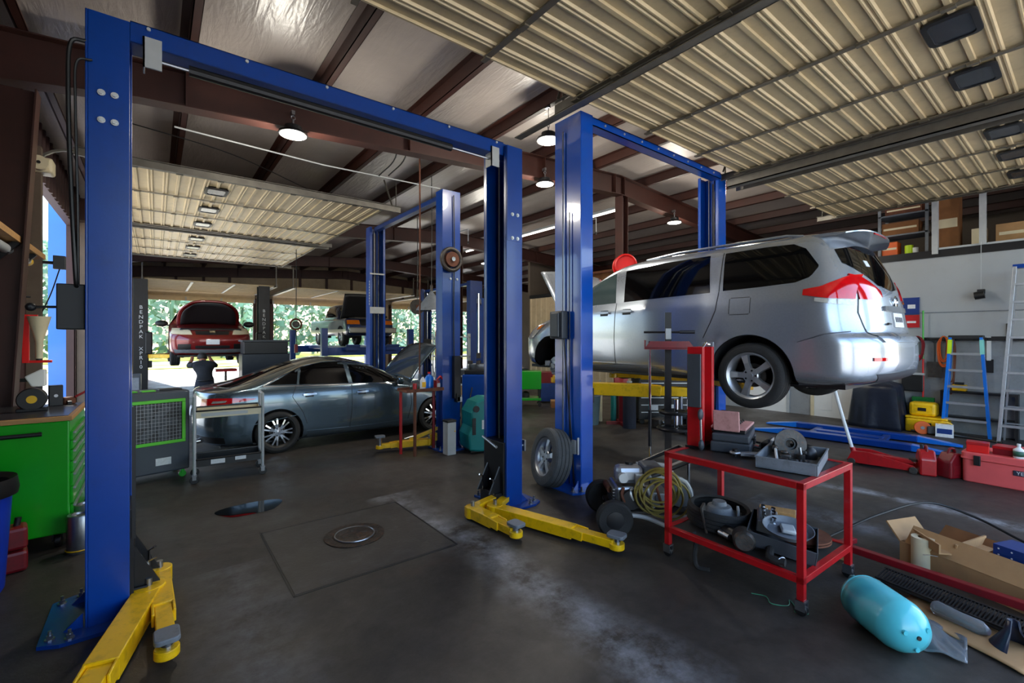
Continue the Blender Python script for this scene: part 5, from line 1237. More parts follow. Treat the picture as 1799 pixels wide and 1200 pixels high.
cb_ = thing('cardboard_box', 'long open cardboard box full of packing behind the red frame', 'box', (4.74, .52, 0), R(-22))
w_, d_, h_ = .36, .86, .16
M().bx(-w_/2, -d_/2, 0, w_/2, d_/2, .006).bx(-w_/2, -d_/2, .006, -w_/2+.006, d_/2, h_).bx(w_/2-.006, -d_/2, .006, w_/2, d_/2, h_).bx(-w_/2+.006, -d_/2, .006, w_/2-.006, -d_/2+.006, h_).bx(-w_/2+.006, d_/2-.006, .006, w_/2-.006, d_/2, h_).build('box_body', card, cb_, ang=0)
M().bx(-.006, 0, -.16, .006, .8, 0, Matrix.Translation((-w_/2, -d_/2+.02, h_)) @ Matrix.Rotation(R(38), 4, 'Y') @ Matrix.Translation((0, 0, .16))).build('flap', card, cb_, ang=0)
M().bx(-.006, 0, 0, .006, .8, .14, Matrix.Translation((w_/2, -d_/2+.02, h_)) @ Matrix.Rotation(R(50), 4, 'Y')).build('flap', card_d, cb_, ang=0)
M().bx(0, -.006, 0, w_*.9, .006, .16, Matrix.Translation((-w_/2, d_/2, h_)) @ Matrix.Rotation(R(-40), 4, 'X')).build('flap', card, cb_, ang=0)
for k in range(2): M().bx(-.14, .0+k*.0, .05, -.13, .02, .09).build('hand_hole', black, cb_, ang=0) if False else None
sheet('packing_paper', 'crumpled pale packing paper inside the long cardboard box', [(4.62,.82,.1),(4.73,.24,.1),(4.95,.34,.1),(4.81,.89,.1)], white, amp=.035, th=.003, seed=9, cat='paper')
for k, (x, y, rz, l) in enumerate(((4.7, .79, 40, .3), (4.85, .56, -15, .42))):
    t_ = thing('cardboard_strip', ['folded tan cardboard strip on top of the box at its left end', 'long tan cardboard strip lying across the open box'][k], 'cardboard', (x, y, .2), R(rz))
    M().bx(-l/2, -.04, 0, l/2, .04, .012).bx(-l/2, .028, .012, l/2, .04, .07).build('strip', card, t_, ang=0)
rl = thing('masking_roll', 'pale paper roll standing in the left end of the open cardboard box', 'roll', (4.7, .84, .01), R(0))
M().lathe([(.03, 0), (.07, 0), (.07, .24), (.03, .24)], 24, cap=False).build('roll', cream, rl)
bb = thing('dotted_box', 'blue box with white dots at the right edge beside the cardboard box', 'box', (4.72, .31, .166), R(-22))
M().bx(-.1, -.16, 0, .1, .12, .18).build('carton', blue_d, bb, ang=0)
for i in range(4):
    for j in range(4): M().cyl((-.101, -.12+.07*j, .03+.042*i), (-.1005, -.12+.07*j, .03+.042*i), .006, 8).build('dot', chip, bb)
tag(M().tube(spline([(4.6,1.5,.02),(4.9,1.42,.06),(5.3,1.25,.16),(5.9,1.02,.2),(6.0,.7,.13),(5.85,.35,.04),(5.7,.0,.015)], 8), .011, 8).build('rubber_hose', cable), 'black rubber hose arching behind the cardboard box', 'hose')
tag(M().tube(spline([(3.3,1.5,.004),(3.34,1.42,.004),(3.28,1.36,.004),(3.34,1.28,.004),(3.42,1.3,.004),(3.36,1.24,.004),(3.3,1.22,.004),(3.34,1.16,.004),(3.4,1.2,.004)], 6), .003, 5).build('green_wire', mat('green_wire', (60, 130, 100), .5)), 'thin curled green wire on the floor under the red table', 'wire')
bl = thing('loose_bolt', 'single dark bolt on the floor right of the red table leg', 'bolt', (3.62, .98, 0), 1)
M().cyl((0,0,.01),(.06,0,.01),.007,8).build('shank', iron, bl); M().cyl((-.01,0,.01),(0,0,.01),.012,6).build('head', iron, bl)
# ---- floor fittings
mh = thing('manhole_cover', 'round iron manhole cover set in the steel floor plate', 'manhole cover', (1.43, 4.16, .003))
M().lathe([(.26, 0), (.26, .008), (.2, .01), (.19, .003), (.175, .003), (.165, .01), (0, .012)], 40).build('cover', mat('dark_iron', (48, 42, 38), .5, .5, .3, 12, .4, 30, dirt=(110,70,44), dirt_amt=.6), mh)
M().torus((0, 0, .01), .17, .007, 'z', 40, 6).build('ring', steel, mh)
for k in range(4): M().box((.09*math.cos(k*PI/2), .09*math.sin(k*PI/2), .012), (.05, .02, .004), (0, 0, k*PI/2)).build('lug', iron, mh, ang=0)
pl_ = M().bx(.77, 3.45, .0005, 2.06, 4.72, .003).build('floor_plate', mat('worn_floor_plate', (60, 56, 53), .5, .1, .2, 2.5, .1, 30, dirt=(92,90,92), dirt_amt=.4), ang=0)
tag(pl_, 'square steel plate set in the floor around the manhole', 'floor plate')
for a, b in (((.765,3.44),(2.065,3.44)), ((.765,3.44),(.765,4.73))): 
    pass
ed = M()
for a, b in (((.76,3.43),(2.07,3.43)), ((.76,3.43),(.76,4.73)), ((.76,4.73),(2.07,4.73)), ((2.07,3.43),(2.07,4.73))): ed.bar((a[0],a[1],.0015), (b[0],b[1],.0015), .014, .003)
ed.build('plate_gap', black, None, ang=0); tag(bpy.data.objects['plate_gap'], 'dark gap framing the square floor plate', 'gap')
wat = mat('still_water', (12, 12, 13), .02, 0, 0, 3, spec=.9)
m = M(); n = 28; m.v = [Vector((.79, 5.49, .003))]+[Vector((.79+(.3+.04*math.sin(3*a))*math.cos(a), 5.49+(.22+.03*math.cos(2*a))*math.sin(a), .0025)) for a in [2*PI*i/n for i in range(n)]]
m.f = [(0, 1+i, 1+(i+1) % n) for i in range(n)]
tag(m.build('puddle', wat, ang=0), 'small puddle of water reflecting the doorway light on the floor', 'puddle')
# ================================================================ LEFT SIDE
bench = thing('tool_chest', 'big bright green tool chest with wooden top at the left edge', 'tool chest', (-.88, 5.42, 0))
M().bx(-.42, 0, .13, .3, 1.05, 1.09).build('cabinet', green, bench, ang=0, bevel=.012)
M().bx(-.44, -.015, 1.09, .32, 1.07, 1.13).build('wooden_top', wood, bench, ang=0, bevel=.005)
M().bx(-.4, .02, 1.13, .29, 1.04, 1.134).build('rubber_mat', mat('scuffed_mat', (58, 58, 62), .3, 0, .2, 4), bench, ang=0)
for c0, c1 in ((.04, .5), (.53, 1.01)):
    z = .17
    for h in (.2, .15, .12, .1, .1, .08, .08):
        d = M().bx(.3, c0, z, .318, c1, z+h-.012).build('drawer', green, bench, ang=0, bevel=.003)
        M().bx(.318, c0, z+h-.03, .336, c1, z+h-.012).build('drawer_pull', alu, d, ang=0, bevel=.003)
        z += h
M().tube([(.12, -.0, 1.0), (.12, -.05, 1.0)], .014, 8).tube([(.14, -.05, 1.0), (-.36, -.05, 1.0)], .017, 10).tube([(-.34, 0, 1.0), (-.34, -.05, 1.0)], .014, 8).build('side_handle', black, bench)
M().bx(-.4, -.004, .99, -.12, -.001, 1.08).build('warning_sticker', chip, bench, ang=0); M().bx(-.4, -.006, 1.055, -.12, -.0035, 1.08).build('warning_sticker', red_b, bench, ang=0)
for x in (-.34, .22):
    for y in (.1, .95):
        c = M().cyl((x-.02, y, .055), (x+.02, y, .055), .055, 20).build('caster_wheel', black, bench, bevel=.005); M().bx(x-.035, y-.04, .06, x-.025, y+.04, .13).bx(x+.025, y-.04, .06, x+.035, y+.04, .13).bx(x-.04, y-.05, .12, x+.04, y+.05, .13).build('caster_fork', blackm, c, ang=0)
ZB = 1.134
g = thing('bench_grinder', 'round black bench grinder with a yellow centre on the green tool chest', 'grinder', (-.88, 5.94, ZB), R(5))
M().bx(-.1, -.06, 0, .1, .06, .03).build('foot', blackm, g, ang=0, bevel=.006)
M().cyl((0, -.06, .11), (0, .06, .11), .1, 28).build('wheel_guard', black, g, bevel=.008)
M().cyl((0, -.06, .11), (0, -.068, .11), .035, 20).build('label_disc', yellow, g)
g2 = thing('speaker_box', 'small dark box standing behind the bench grinder on the green chest', 'box', (-.77, 6.28, ZB), R(10))
M().bx(-.05, -.05, 0, .05, .05, .2).build('housing', blackm, g2, ang=0, bevel=.006); M().cyl((0, -.05, .1), (0, -.053, .1), .015, 12).build('knob', steel, g2)
g3 = thing('power_drill', 'red tool lying at the left end of the green chest top', 'power tool', (-1.3, 5.78, ZB), R(10))
M().bx(-.1, -.05, 0, .12, .05, .08).build('housing', red_b, g3, ang=0, bevel=.015); M().cyl((.12, 0, .04), (.2, 0, .04), .02, 12).build('chuck', steel, g3); M().bx(-.13, -.04, .0, -.1, .04, .1).build('battery', black, g3, ang=0, bevel=.006)
g4 = thing('jug', 'dark blue jug behind the red tool on the green chest', 'jug', (-1.28, 6.1, ZB), 0)
M().lathe([(0, 0), (.1, 0), (.105, .02), (.105, .16), (.06, .21), (.03, .22), (.03, .25), (0, .25)], 20).build('body', navy, g4); M().cyl((0,0,.25),(0,0,.27),.035,14).build('cap', black, g4)
g5 = thing('impact_wrench', 'brown handled wrench at the back right of the green chest top', 'wrench', (-.69, 6.36, ZB), R(30))
M().bx(-.05, -.04, 0, .05, .04, .07).build('housing', rust, g5, ang=0, bevel=.012); M().bar((0, 0, .03), (-.03, -.1, .02), .03, .03).build('grip', black, g5)
tag(M().tube(spline([(-.64,6.34,1.2),(-.5,6.5,1.3),(-.38,6.6,1.5),(-.32,6.5,1.62)], 8), .012, 6).build('pneumatic_hose', red_d), 'dark red cord rising from the green chest to the blue post', 'cord')
bn = thing('trash_bin', 'blue trash bin with black liner at the left edge', 'trash bin', (-1.03, 4.78, 0))
M().lathe([(.0, 0), (.17, 0), (.185, .03), (.225, .74), (.235, .74), (.235, .77), (.215, .77), (.175, .04), (0, .04)], 32).build('bin', mat('bin_blue', (14, 58, 190), .4, 0, .06, 4), bn)
M().lathe([(.2, .5), (.22, .76), (.24, .79), (.25, .72), (.245, .69), (.252, .69), (.258, .73), (.246, .81), (.21, .78), (.19, .5)], 32, cap=False).build('liner', black, bn)
rc_ = thing('fuel_can', 'red plastic can standing between the blue bin and the green chest', 'can', (-.9, 5.16, 0), R(10))
M().bx(-.11, -.09, 0, .11, .09, .16).bx(-.11, -.09, .17, .11, .09, .34).build('body', red_d, rc_, ang=0, bevel=.025); M().cyl((.05, 0, .33), (.06, 0, .4), .02, 12).build('spout', black, rc_)
for k, (x, y, lb) in enumerate(((-.5, 5.28, 'nearest shiny metal cylinder standing in front of the green chest'), (-.49, 5.58, 'shiny metal cylinder half hidden behind the nearest one'))):
    c = thing('filter_canister', lb, 'canister', (x, y, 0), 0)
    M().lathe([(0, 0), (.085, 0), (.088, .01), (.088, .3), (.08, .315), (.055, .315), (.05, .3), (0, .3)], 28).build('canister', steel, c); M().torus((0, 0, .3), .07, .006, 'z', 24, 6).build('rim', chrome, c)
    M().torus((0, 0, .03), .09, .005, 'z', 28, 6).build('yellow_band', yellow, c)
rj = thing('red_jack_stand', 'small red jack stand beside the green chest behind the blue post', 'jack stand', (-.42, 6.3, 0))
M().prism([(-.1,0),(.1,0),(.04,.28),(-.04,.28)], 'xz', -.07, .07).build('base', red, rj, ang=0, bevel=.01); M().bx(-.02, -.02, .28, .02, .02, .4).build('ratchet_bar', steel, rj, ang=0)
lk = thing('locker', 'pale grey steel cabinet standing behind the green chest', 'cabinet', (-.72, 7.2, 0))
M().bx(-.3, -.2, 0, .25, .2, .98).build('cabinet', lgrey, lk, ang=0, bevel=.006); M().bx(-.27, -.212, .05, .22, -.2, .46).build('door', white, lk, ang=0, bevel=.003); M().bx(-.27, -.212, .5, .22, -.2, .94).build('door', white, lk, ang=0, bevel=.003)
# wall things on the left
fr_ = thing('funnel_rack', 'red wall rack holding a tall tan funnel beside the left doorway', 'rack', (-1.2, 7.75, 1.5))
M().bx(-.03, -.02, 0, .03, .02, .57).bx(.03, -.02, 0, .22, .02, .03).bx(.03, -.02, .54, .1, .02, .57).build('bracket', red_b, fr_, ang=0, bevel=.004)
M().bar((-.03, 0, .3), (-.15, .0, .3), .03, .03).build('wall_plate', blackm, fr_, ang=0)
fu = thing('funnel', 'tall tan plastic funnel held in the red wall rack', 'funnel', (-1.09, 7.75, 1.55))
M().lathe([(.025, 0), (.03, .22), (.1, .5), (.105, .5), (.036, .21), (.032, 0)], 24, cap=False).build('cone', cream, fu); M().cyl((0,0,-.02),(0,0,.0),.028,14).build('tip', black, fu)
ju = thing('drain_jug', 'white plastic drain jug on a bracket under the red rack', 'jug', (-1.12, 7.75, 1.22))
M().prism([(-.09,.12),(.04,.2),(.09,.2),(.09,0),(-.03,0)], 'xz', -.05, .05).build('body', white, ju, ang=0, bevel=.015)
M().cyl((.03,0,-.03),(.03,0,0),.03,14).build('cap', black, ju); M().bx(-.235, -.02, .06, -.05, .02, .1).build('hook', blackm, ju, ang=0)
cd = thing('conduit', 'thin grey conduit running up the brown left wall', 'pipe', (-1.3, 7.6, 0))
M().tube([(0, 0, .0), (0, 0, 4.6)], .022, 8).build('pipe', lgrey, cd)
for z in (1.5, 3.2): M().bx(-.03, -.03, z, .03, .03, z+.04).build('clamp', steel, cd, ang=0)
bg_ = thing('hanging_bag', 'dark cloth bag hanging on a rod from the brown left wall', 'bag', (-1.22, 6.9, 2.05))
M().sph((0, 0, .1), (.1, .22, .14), 14, 10).build('bag', cloth, bg_); M().tube([(-.12, .0, .24), (.0, .25, .2), (.12, .4, .2)], .012, 6).build('rod', blackm, bg_); M().bx(.02, -.2, -.02, .06, .1, .1).build('cloth_flap', card_d, bg_, ang=0, bevel=.01)
sb_ = thing('wall_shelf_bracket', 'steel shelf brackets with a pale lamp tube high on the brown left wall', 'shelf', (-1.33, 6.7, 2.6))
M().bx(0, -1.2, .12, .3, 1.0, .18).build('board', wood, sb_, ang=0); M().bar((.02, -.3, -.2), (.28, -.3, .12), .04, .05).build('brace', blackm, sb_, ang=0); M().bar((.02, .5, -.2), (.28, .5, .12), .04, .05).build('brace', blackm, sb_, ang=0)
M().cyl((.2, -1.0, .05), (.2, .6, .05), .045, 12).build('lamp_tube', lgrey, sb_); M().cyl((.2, .6, .05), (.2, .68, .05), .05, 12).build('lamp_end', yellow, sb_)
lo_ = thing('door_opener', 'beige chain hoist motor on the left wall above the doorway', 'motor', (-1.18, 8.55, 3.95))
M().bx(-.15, -.12, 0, .12, .12, .2).build('gearbox', cream, lo_, ang=0, bevel=.03); M().cyl((0, -.12, .1), (0, -.2, .1), .09, 20).build('chain_wheel', cream, lo_); M().cyl((0,-.2,.1),(0,-.21,.1),.02,10).build('hub', black, lo_)
sw = thing('switch_box', 'small grey switch box on the left door jamb with a hanging cord', 'switch', (-1.02, 8.62, 2.72))
M().bx(-.06, -.04, 0, .06, .04, .18).build('box', dgrey, sw, ang=0, bevel=.006); M().bx(-.33, -.02, .06, -.06, .02, .1).build('arm', blackm, sw, ang=0); M().tube(spline([(0, 0, 0), (-.1, -.02, -.4), (-.28, -.05, -.9)], 6), .008, 6).build('cord', cable, sw)

# ================================================================ COOLER, CART, SEDAN-SIDE THINGS
ac = thing('air_cooler', 'dark grey portable air cooler with a bright green grille frame', 'air cooler', (-.04, 7.4, 0), R(12))
hw = .36
M().bx(-hw, -.2, .1, hw, .3, 1.12).build('housing', mat('cooler_grey', (62, 68, 78), .5, 0, .05, 6), ac, ang=0, bevel=.02)
fr2 = M().bx(-hw+.04, -.222, .98, hw-.05, -.2, 1.02).bx(-hw+.04, -.222, .46, hw-.05, -.2, .5).bx(-hw+.04, -.222, .5, -hw+.08, -.2, .98).bx(hw-.09, -.222, .5, hw-.05, -.2, .98).build('grille_frame', lime, ac, ang=0, bevel=.006)
M().bx(-hw+.081, -.2012, .501, hw-.091, -.2002, .979).build('fan_recess', black, fr2, ang=0)
fb = M()
for k in range(6): fb.box((.13*math.cos(k*PI/3)-.0, -.204, .74+.13*math.sin(k*PI/3)), (.2, .004, .09), (0, -k*PI/3+.2, 0))
fb.cyl((0, -.202, .74), (0, -.212, .74), .06, 18).build('fan_blades', dgrey, fr2, ang=0)
sl = M()
for k in range(15): x = -hw+.1+k*(2*hw-.21)/14; sl.bx(x-.0014, -.216, .5, x+.0014, -.212, .98)
for k in range(11): z = .52+k*.044; sl.bx(-hw+.08, -.219, z-.0014, hw-.09, -.2155, z+.0014)
sl.build('grille', steel, fr2, ang=0)
M().bx(-.28, -.12, 1.12, -.16, .0, 1.135).build('filler_lid', lime, ac, ang=0, bevel=.004); M().bx(-.12, -.12, 1.12, .02, .0, 1.135).build('filler_lid', lime, ac, ang=0, bevel=.004); M().bx(.06, -.1, 1.12, .3, .05, 1.14).build('control_knob_panel', black, ac, ang=0, bevel=.006)
M().bx(.0, -.2035, .2, .16, -.2005, .29).build('sticker', chip, ac, ang=0)
for x in (-hw+.06, hw-.07):
    for y in (-.15, .25): M().cyl((x, y-.02, .04), (x, y+.02, .04), .04, 18).bx(x-.02, y-.03, .05, x+.02, y+.03, .1).build('caster', green, ac, bevel=.004)
ct = thing('service_cart', 'two-tier chrome and black service cart beside the grey sedan', 'cart', (.76, 7.0, 0), R(-4))
cw, cdp = .37, .2
for x in (-cw, cw):
    M().tube(spline([(x, -cdp, .1), (x, -cdp, .98), (x, -cdp+.04, 1.05), (x, cdp-.04, 1.05), (x, cdp, .98), (x, cdp, .1)], 5), .018, 8).build('end_frame', lgrey, ct)
    for y in (-cdp, cdp):
        c = M().cyl((x, y-.015, .05), (x, y+.015, .05), .05, 20).build('caster_wheel', black, ct, bevel=.004); M().bx(x-.02, y-.03, .05, x+.02, y-.022, .1).bx(x-.02, y+.022, .05, x+.02, y+.03, .1).bx(x-.025, y-.03, .095, x+.025, y+.03, .11).build('caster_fork', steel, c, ang=0)
for z, h, mt_, nm in ((.2, .09, black, 'bottom_tray'), (.8, .09, cream, 'top_tray')):
    t = .006; a, b = cw-.02, cdp+.0
    m = M().bx(-a, -b, z, a, b, z+t).bx(-a, -b, z+t, a, -b+t, z+h).bx(-a, b-t, z+t, a, b, z+h).bx(-a, -b+t, z+t, -a+t, b-t, z+h).bx(a-t, -b+t, z+t, a, b-t, z+h)
    o = m.build(nm, mt_, ct, ang=0)
    M().tube([(-a, -b, z+h), (a, -b, z+h), (a, b, z+h), (-a, b, z+h)], .012, 6, closed=True).build('tray_rim', black, o)
M().bx(-.2, -cdp-.004, .22, -.05, -cdp-.0005, .275).build('sticker', chip, ct, ang=0); M().bx(.06, -cdp-.004, .235, .18, -cdp-.0005, .28).build('sticker', chip, ct, ang=0)
M().bx(-.3, -cdp-.004, .82, .2, -cdp-.0005, .86).build('label_strip', lgrey, ct, ang=0)

vs = thing('vise_stand', 'rusty red three-legged work stand in front of the grey sedan', 'work stand', (3.25, 6.5, 0))
M().bx(-.3, -.17, .97, .33, .17, .985).bx(-.3, -.17, .985, .33, -.162, 1.02).bx(-.3, .162, .985, .33, .17, 1.02).build('tray', rust, vs, ang=0)
for x, y, mt_ in ((-.26, .13, red), (-.15, -.13, rust), (.29, .1, red_d)):
    M().tube([(x, y, 0), (x, y, .97)], .024, 10).build('leg', mt_, vs)
M().tube([(-.2, -.18, .32), (-.34, -.18, .3)], .01, 6).build('clamp_screw', steel, vs)
M().cyl((-.15, -.13, .985), (-.15, -.13, 1.1), .03, 12).build('socket', red, vs)
for nm, lb, mt_, x, y, r, h in (('oil_bottle', 'white oil bottle standing on the rusty work stand', white, .06, .02, .045, .2), ('oil_bottle', 'bright blue jug standing on the rusty work stand', blue_b, .2, .08, .07, .24)):
    b_ = thing(nm, lb, 'bottle', (3.25+x, 6.5+y, .985))
    M().lathe([(0, 0), (r, 0), (r, h*.7), (r*.6, h*.88), (.018, h*.9), (.018, h), (0, h)], 16).build('body', mt_, b_); M().cyl((0, 0, h), (0, 0, h+.025), .022, 12).build('cap', black if mt_ is white else red_b, b_)
    if mt_ is white: M().bx(-.03, -r-.002, .04, .03, -r+.012, .12).build('label_patch', yellow, b_, ang=0)
gp = thing('grease_pump', 'dark red hand pump on the right end of the rusty work stand', 'pump', (3.5, 6.42, .985))
M().cyl((0, 0, 0), (0, 0, .14), .05, 16).build('body', red_d, gp); M().tube(spline([(0, 0, .14), (.05, -.02, .2), (.09, 0, .16)], 5), .016, 8).build('handle', red, gp); M().bx(-.02, -.06, .04, .03, -.048, .1).build('plate', lgrey, gp, ang=0)
rg = thing('shop_rag', 'dark green rag bunched on the rusty work stand', 'rag', (3.13, 6.44, .985))
M().sph((0, 0, .035), (.08, .06, .04), 12, 8).build('rag', mat('green_rag', (36, 52, 40), .9, 0, .2, 20, .4, 30), rg)
wt = thing('waste_tank', 'narrow pale grey box with a black lid at the foot of the blue post', 'box', (3.58, 6.16, 0))
M().bx(-.075, -.075, 0, .075, .075, .5).build('tank', lgrey, wt, ang=0, bevel=.008); M().bx(-.08, -.08, .5, .08, .08, .535).build('lid', black, wt, ang=0, bevel=.006); M().cyl((.05, -.077, .36), (.05, -.084, .36), .01, 8).build('tap', yellow, wt)
fs = thing('floor_scrubber', 'teal wheeled floor machine standing beside the blue post', 'floor machine', (4.06, 6.02, 0), R(-12))
prof = [(-.24,.06),(-.08,.03),(.02,.03),(.1,.16),(.29,.2),(.29,.84),(.05,.86),(-.12,.8),(-.22,.64),(-.2,.42),(-.26,.3)]
M().prism(prof, 'xz', -.16, .3).build('shell', teal, fs, ang=0, bevel=.03)
M().prism([(.06,.44),(.25,.4),(.25,.78),(.12,.76),(.06,.68)], 'xz', -.172, -.158).build('side_panel', teal, fs, ang=0, bevel=.008)
for x in (.13, .3): 
    w_ = M().cyl((x, -.16, .085), (x, -.2, .085), .085, 24).build('wheel', lgrey, fs, bevel=.008); M().cyl((x, -.2, .085), (x, -.206, .085), .035, 16).build('hub', mgrey, w_)
M().cyl((-.14, -.16, .7), (-.14, -.19, .7), .05, 18).build('knob', black, fs); M().bx(-.04, -.165, .38, .0, -.158, .52).build('sticker', chip, fs, ang=0); M().bx(-.2, -.17, .3, -.14, -.158, .56).build('hand_slot', black, fs, ang=0, bevel=.01)
M().bx(-.2, -.1, .02, -.1, .25, .06).build('squeegee', black, fs, ang=0)

# tyre machine and clutter behind the near blue posts
tm = thing('tyre_changer', 'blue tyre changing machine with grey column behind the near blue posts', 'tyre changer', (5.15, 7.7, 0), R(-38))
M().bx(-.3, -.35, 0, .3, .35, .78).build('cabinet', blue, tm, ang=0, bevel=.02); M().bx(-.26, -.3, .78, .26, .3, .84).build('deck', blackm, tm, ang=0, bevel=.01)
M().lathe([(0, .84), (.2, .84), (.22, .88), (.22, .92), (0, .92)], 28).build('turntable', steel, tm)
for k in range(4): M().box((.17*math.cos(k*PI/2), .17*math.sin(k*PI/2), .94), (.1, .06, .05), (0, 0, k*PI/2)).build('jaw', iron, tm, ang=0, bevel=.006)
M().bx(-.08, .32, .6, .08, .48, 1.9).build('column', blue_d, tm, ang=0, bevel=.01); M().bar((0, .4, 1.84), (0, -.02, 1.84), .07, .07).build('swing_arm', steel, tm, ang=0, bevel=.005); M().tube([(0, 0, 1.95), (0, 0, 1.05)], .022, 10).build('mount_rod', chrome, tm); M().bx(-.04, -.05, 1.0, .04, .06, 1.08).build('mount_head', iron, tm, ang=0, bevel=.008)
M().tube(spline([(-.1, -.35, .6), (-.12, -.5, .4), (.05, -.46, .2), (.1, -.36, .3)], 6), .012, 6).build('air_hose', cable, tm)
for k in range(3): M().bx(-.16+k*.12, -.42, .06, -.1+k*.12, -.35, .09).build('pedal', steel, tm, ang=0)
tm.scale = (1, 1, 1.38)
wbm = thing('wheel_balancer', 'dark wheel balancer with cream screen behind the tyre machine', 'balancer', (6.15, 8.6, 0), R(-38))
M().bx(-.3, -.25, 0, .3, .25, .85).build('cabinet', blackm, wbm, ang=0, bevel=.02); M().bx(-.3, .05, .85, .3, .25, 1.3).build('back', mgrey, wbm, ang=0, bevel=.01); M().bx(-.15, .03, 1.3, .2, .1, 1.56).build('screen', cream, wbm, ang=0, bevel=.01)
M().cyl((.3, -.05, .72), (.5, -.05, .72), .025, 12).build('shaft', chrome, wbm); M().bx(-.27, -.2, .85, .27, .03, .9).build('weight_tray', yellow, wbm, ang=0)
rk = thing('parts_rack', 'steel rack of small boxes and parts behind the tyre machine', 'rack', (6.05, 10.3, 0), R(-38))
for x in (-.45, .45):
    for y in (-.2, .2): M().bx(x-.02, y-.02, 0, x+.02, y+.02, 1.9).build('upright', lgrey, rk, ang=0)
for z in (.3, .8, 1.3, 1.8): M().bx(-.47, -.22, z, .47, .22, z+.03).build('shelf', lgrey, rk, ang=0)
q = random.Random(4)
pal = [(cream, 'cream'), (white, 'white'), (yellow, 'yellow'), (card, 'tan'), (dgrey, 'dark grey')]
for k in range(10):
    z = (.33, .83, 1.33, 1.83)[k % 4]; x = -.3+.3*(k//4); mt_, cn_ = pal[k % 5]; h = .14+.05*(k % 3)
    pos = Vector((6.05, 10.3, z))+Matrix.Rotation(R(-38), 3, 'Z') @ Vector((x, 0, 0))
    b_ = thing('storage_box', '%s box on the parts rack, %s shelf, %s' % (cn_, ('lowest', 'second', 'third', 'top')[k % 4], ('left', 'middle', 'right')[k//4]), 'box', pos, R(-38), 'boxes on the parts rack')
    M().bx(-.1, -.14, 0, .1, .14, h).build('body', mt_, b_, ang=0, bevel=.004); M().bx(-.104, -.144, h, .104, .144, h+.02).build('lid', white if mt_ is not white else mgrey, b_, ang=0)
gc = thing('utility_cart', 'bright green utility cart far behind, left of the minivan nose', 'cart', (7.75, 9.35, 0), R(-38))
M().bx(-.4, -.25, .45, .4, .25, .92).build('drawer_box', green, gc, ang=0, bevel=.01); M().bx(-.4, -.25, .16, .4, .25, .22).build('shelf', green, gc, ang=0, bevel=.005)
for x in (-.36, .36):
    for y in (-.21, .21): l = M().bx(x-.025, y-.025, .1, x+.025, y+.025, .45).build('leg', blackm, gc, ang=0); M().cyl((x, y-.02, .05), (x, y+.02, .05), .05, 16).build('caster', black, l)
M().bx(-.4, -.25, .92, -.34, .25, 1.25).build('side_rack', green, gc, ang=0)
M().lathe([(0, .22), (.1, .22), (.1, .34), (.04, .38), (0, .38)], 16).build('drain_pan', iron, gc)
mb = thing('mobile_bench', 'low red and blue cabinet far behind beneath the minivan nose', 'cabinet', (8.7, 9.4, 0), R(-38))
M().bx(-.3, -.25, .05, .3, .25, .55).build('body', blue_d, mb, ang=0, bevel=.008); M().bx(-.3, -.25, .55, .3, .25, .85).build('upper_drawer', red_d, mb, ang=0, bevel=.008); M().bx(.3, -.27, 0, .33, -.24, .95).build('post', lgrey, mb, ang=0)
wr = thing('welder_box', 'dark steel box with flat lid beside the black lift', 'box', (2.06, 12.3, 0), 0)
M().bx(-.46, -.3, 1.42, .46, .3, 1.7).build('upper_box', blackm, wr, ang=0, bevel=.01); M().bx(-.5, -.33, 1.7, .5, .33, 1.74).build('lid', dgrey, wr, ang=0, bevel=.004); M().bx(-.5, -.28, 0, .5, .28, 1.42).build('cabinet', mat('dark_steel', (48, 52, 60), .3, .6, .1, 3), wr, ang=0, bevel=.01)
rt = thing('tool_tray_stand', 'red tool tray on a thin stand beside the mechanic', 'tray', (1.55, 15.0, 0))
M().bx(-.25, -.2, .86, .25, .2, .93).build('tray', red, rt, ang=0, bevel=.006); M().tube([(0, 0, 0), (0, 0, .86)], .03, 10).build('stem', iron, rt); M().bx(-.25, -.03, 0, .25, .03, .05).bx(-.03, -.25, 0, .03, .25, .05).build('foot', red_d, rt, ang=0)
gcab = thing('grey_locker', 'low grey steel cabinet at the foot of the black lift post', 'cabinet', (-.55, 13.2, 0))
M().bx(-.35, -.25, 0, .3, .25, .98).build('body', dgrey, gcab, ang=0, bevel=.01); M().bx(-.32, -.262, .06, .27, -.25, .92).build('door', mgrey, gcab, ang=0, bevel=.004)

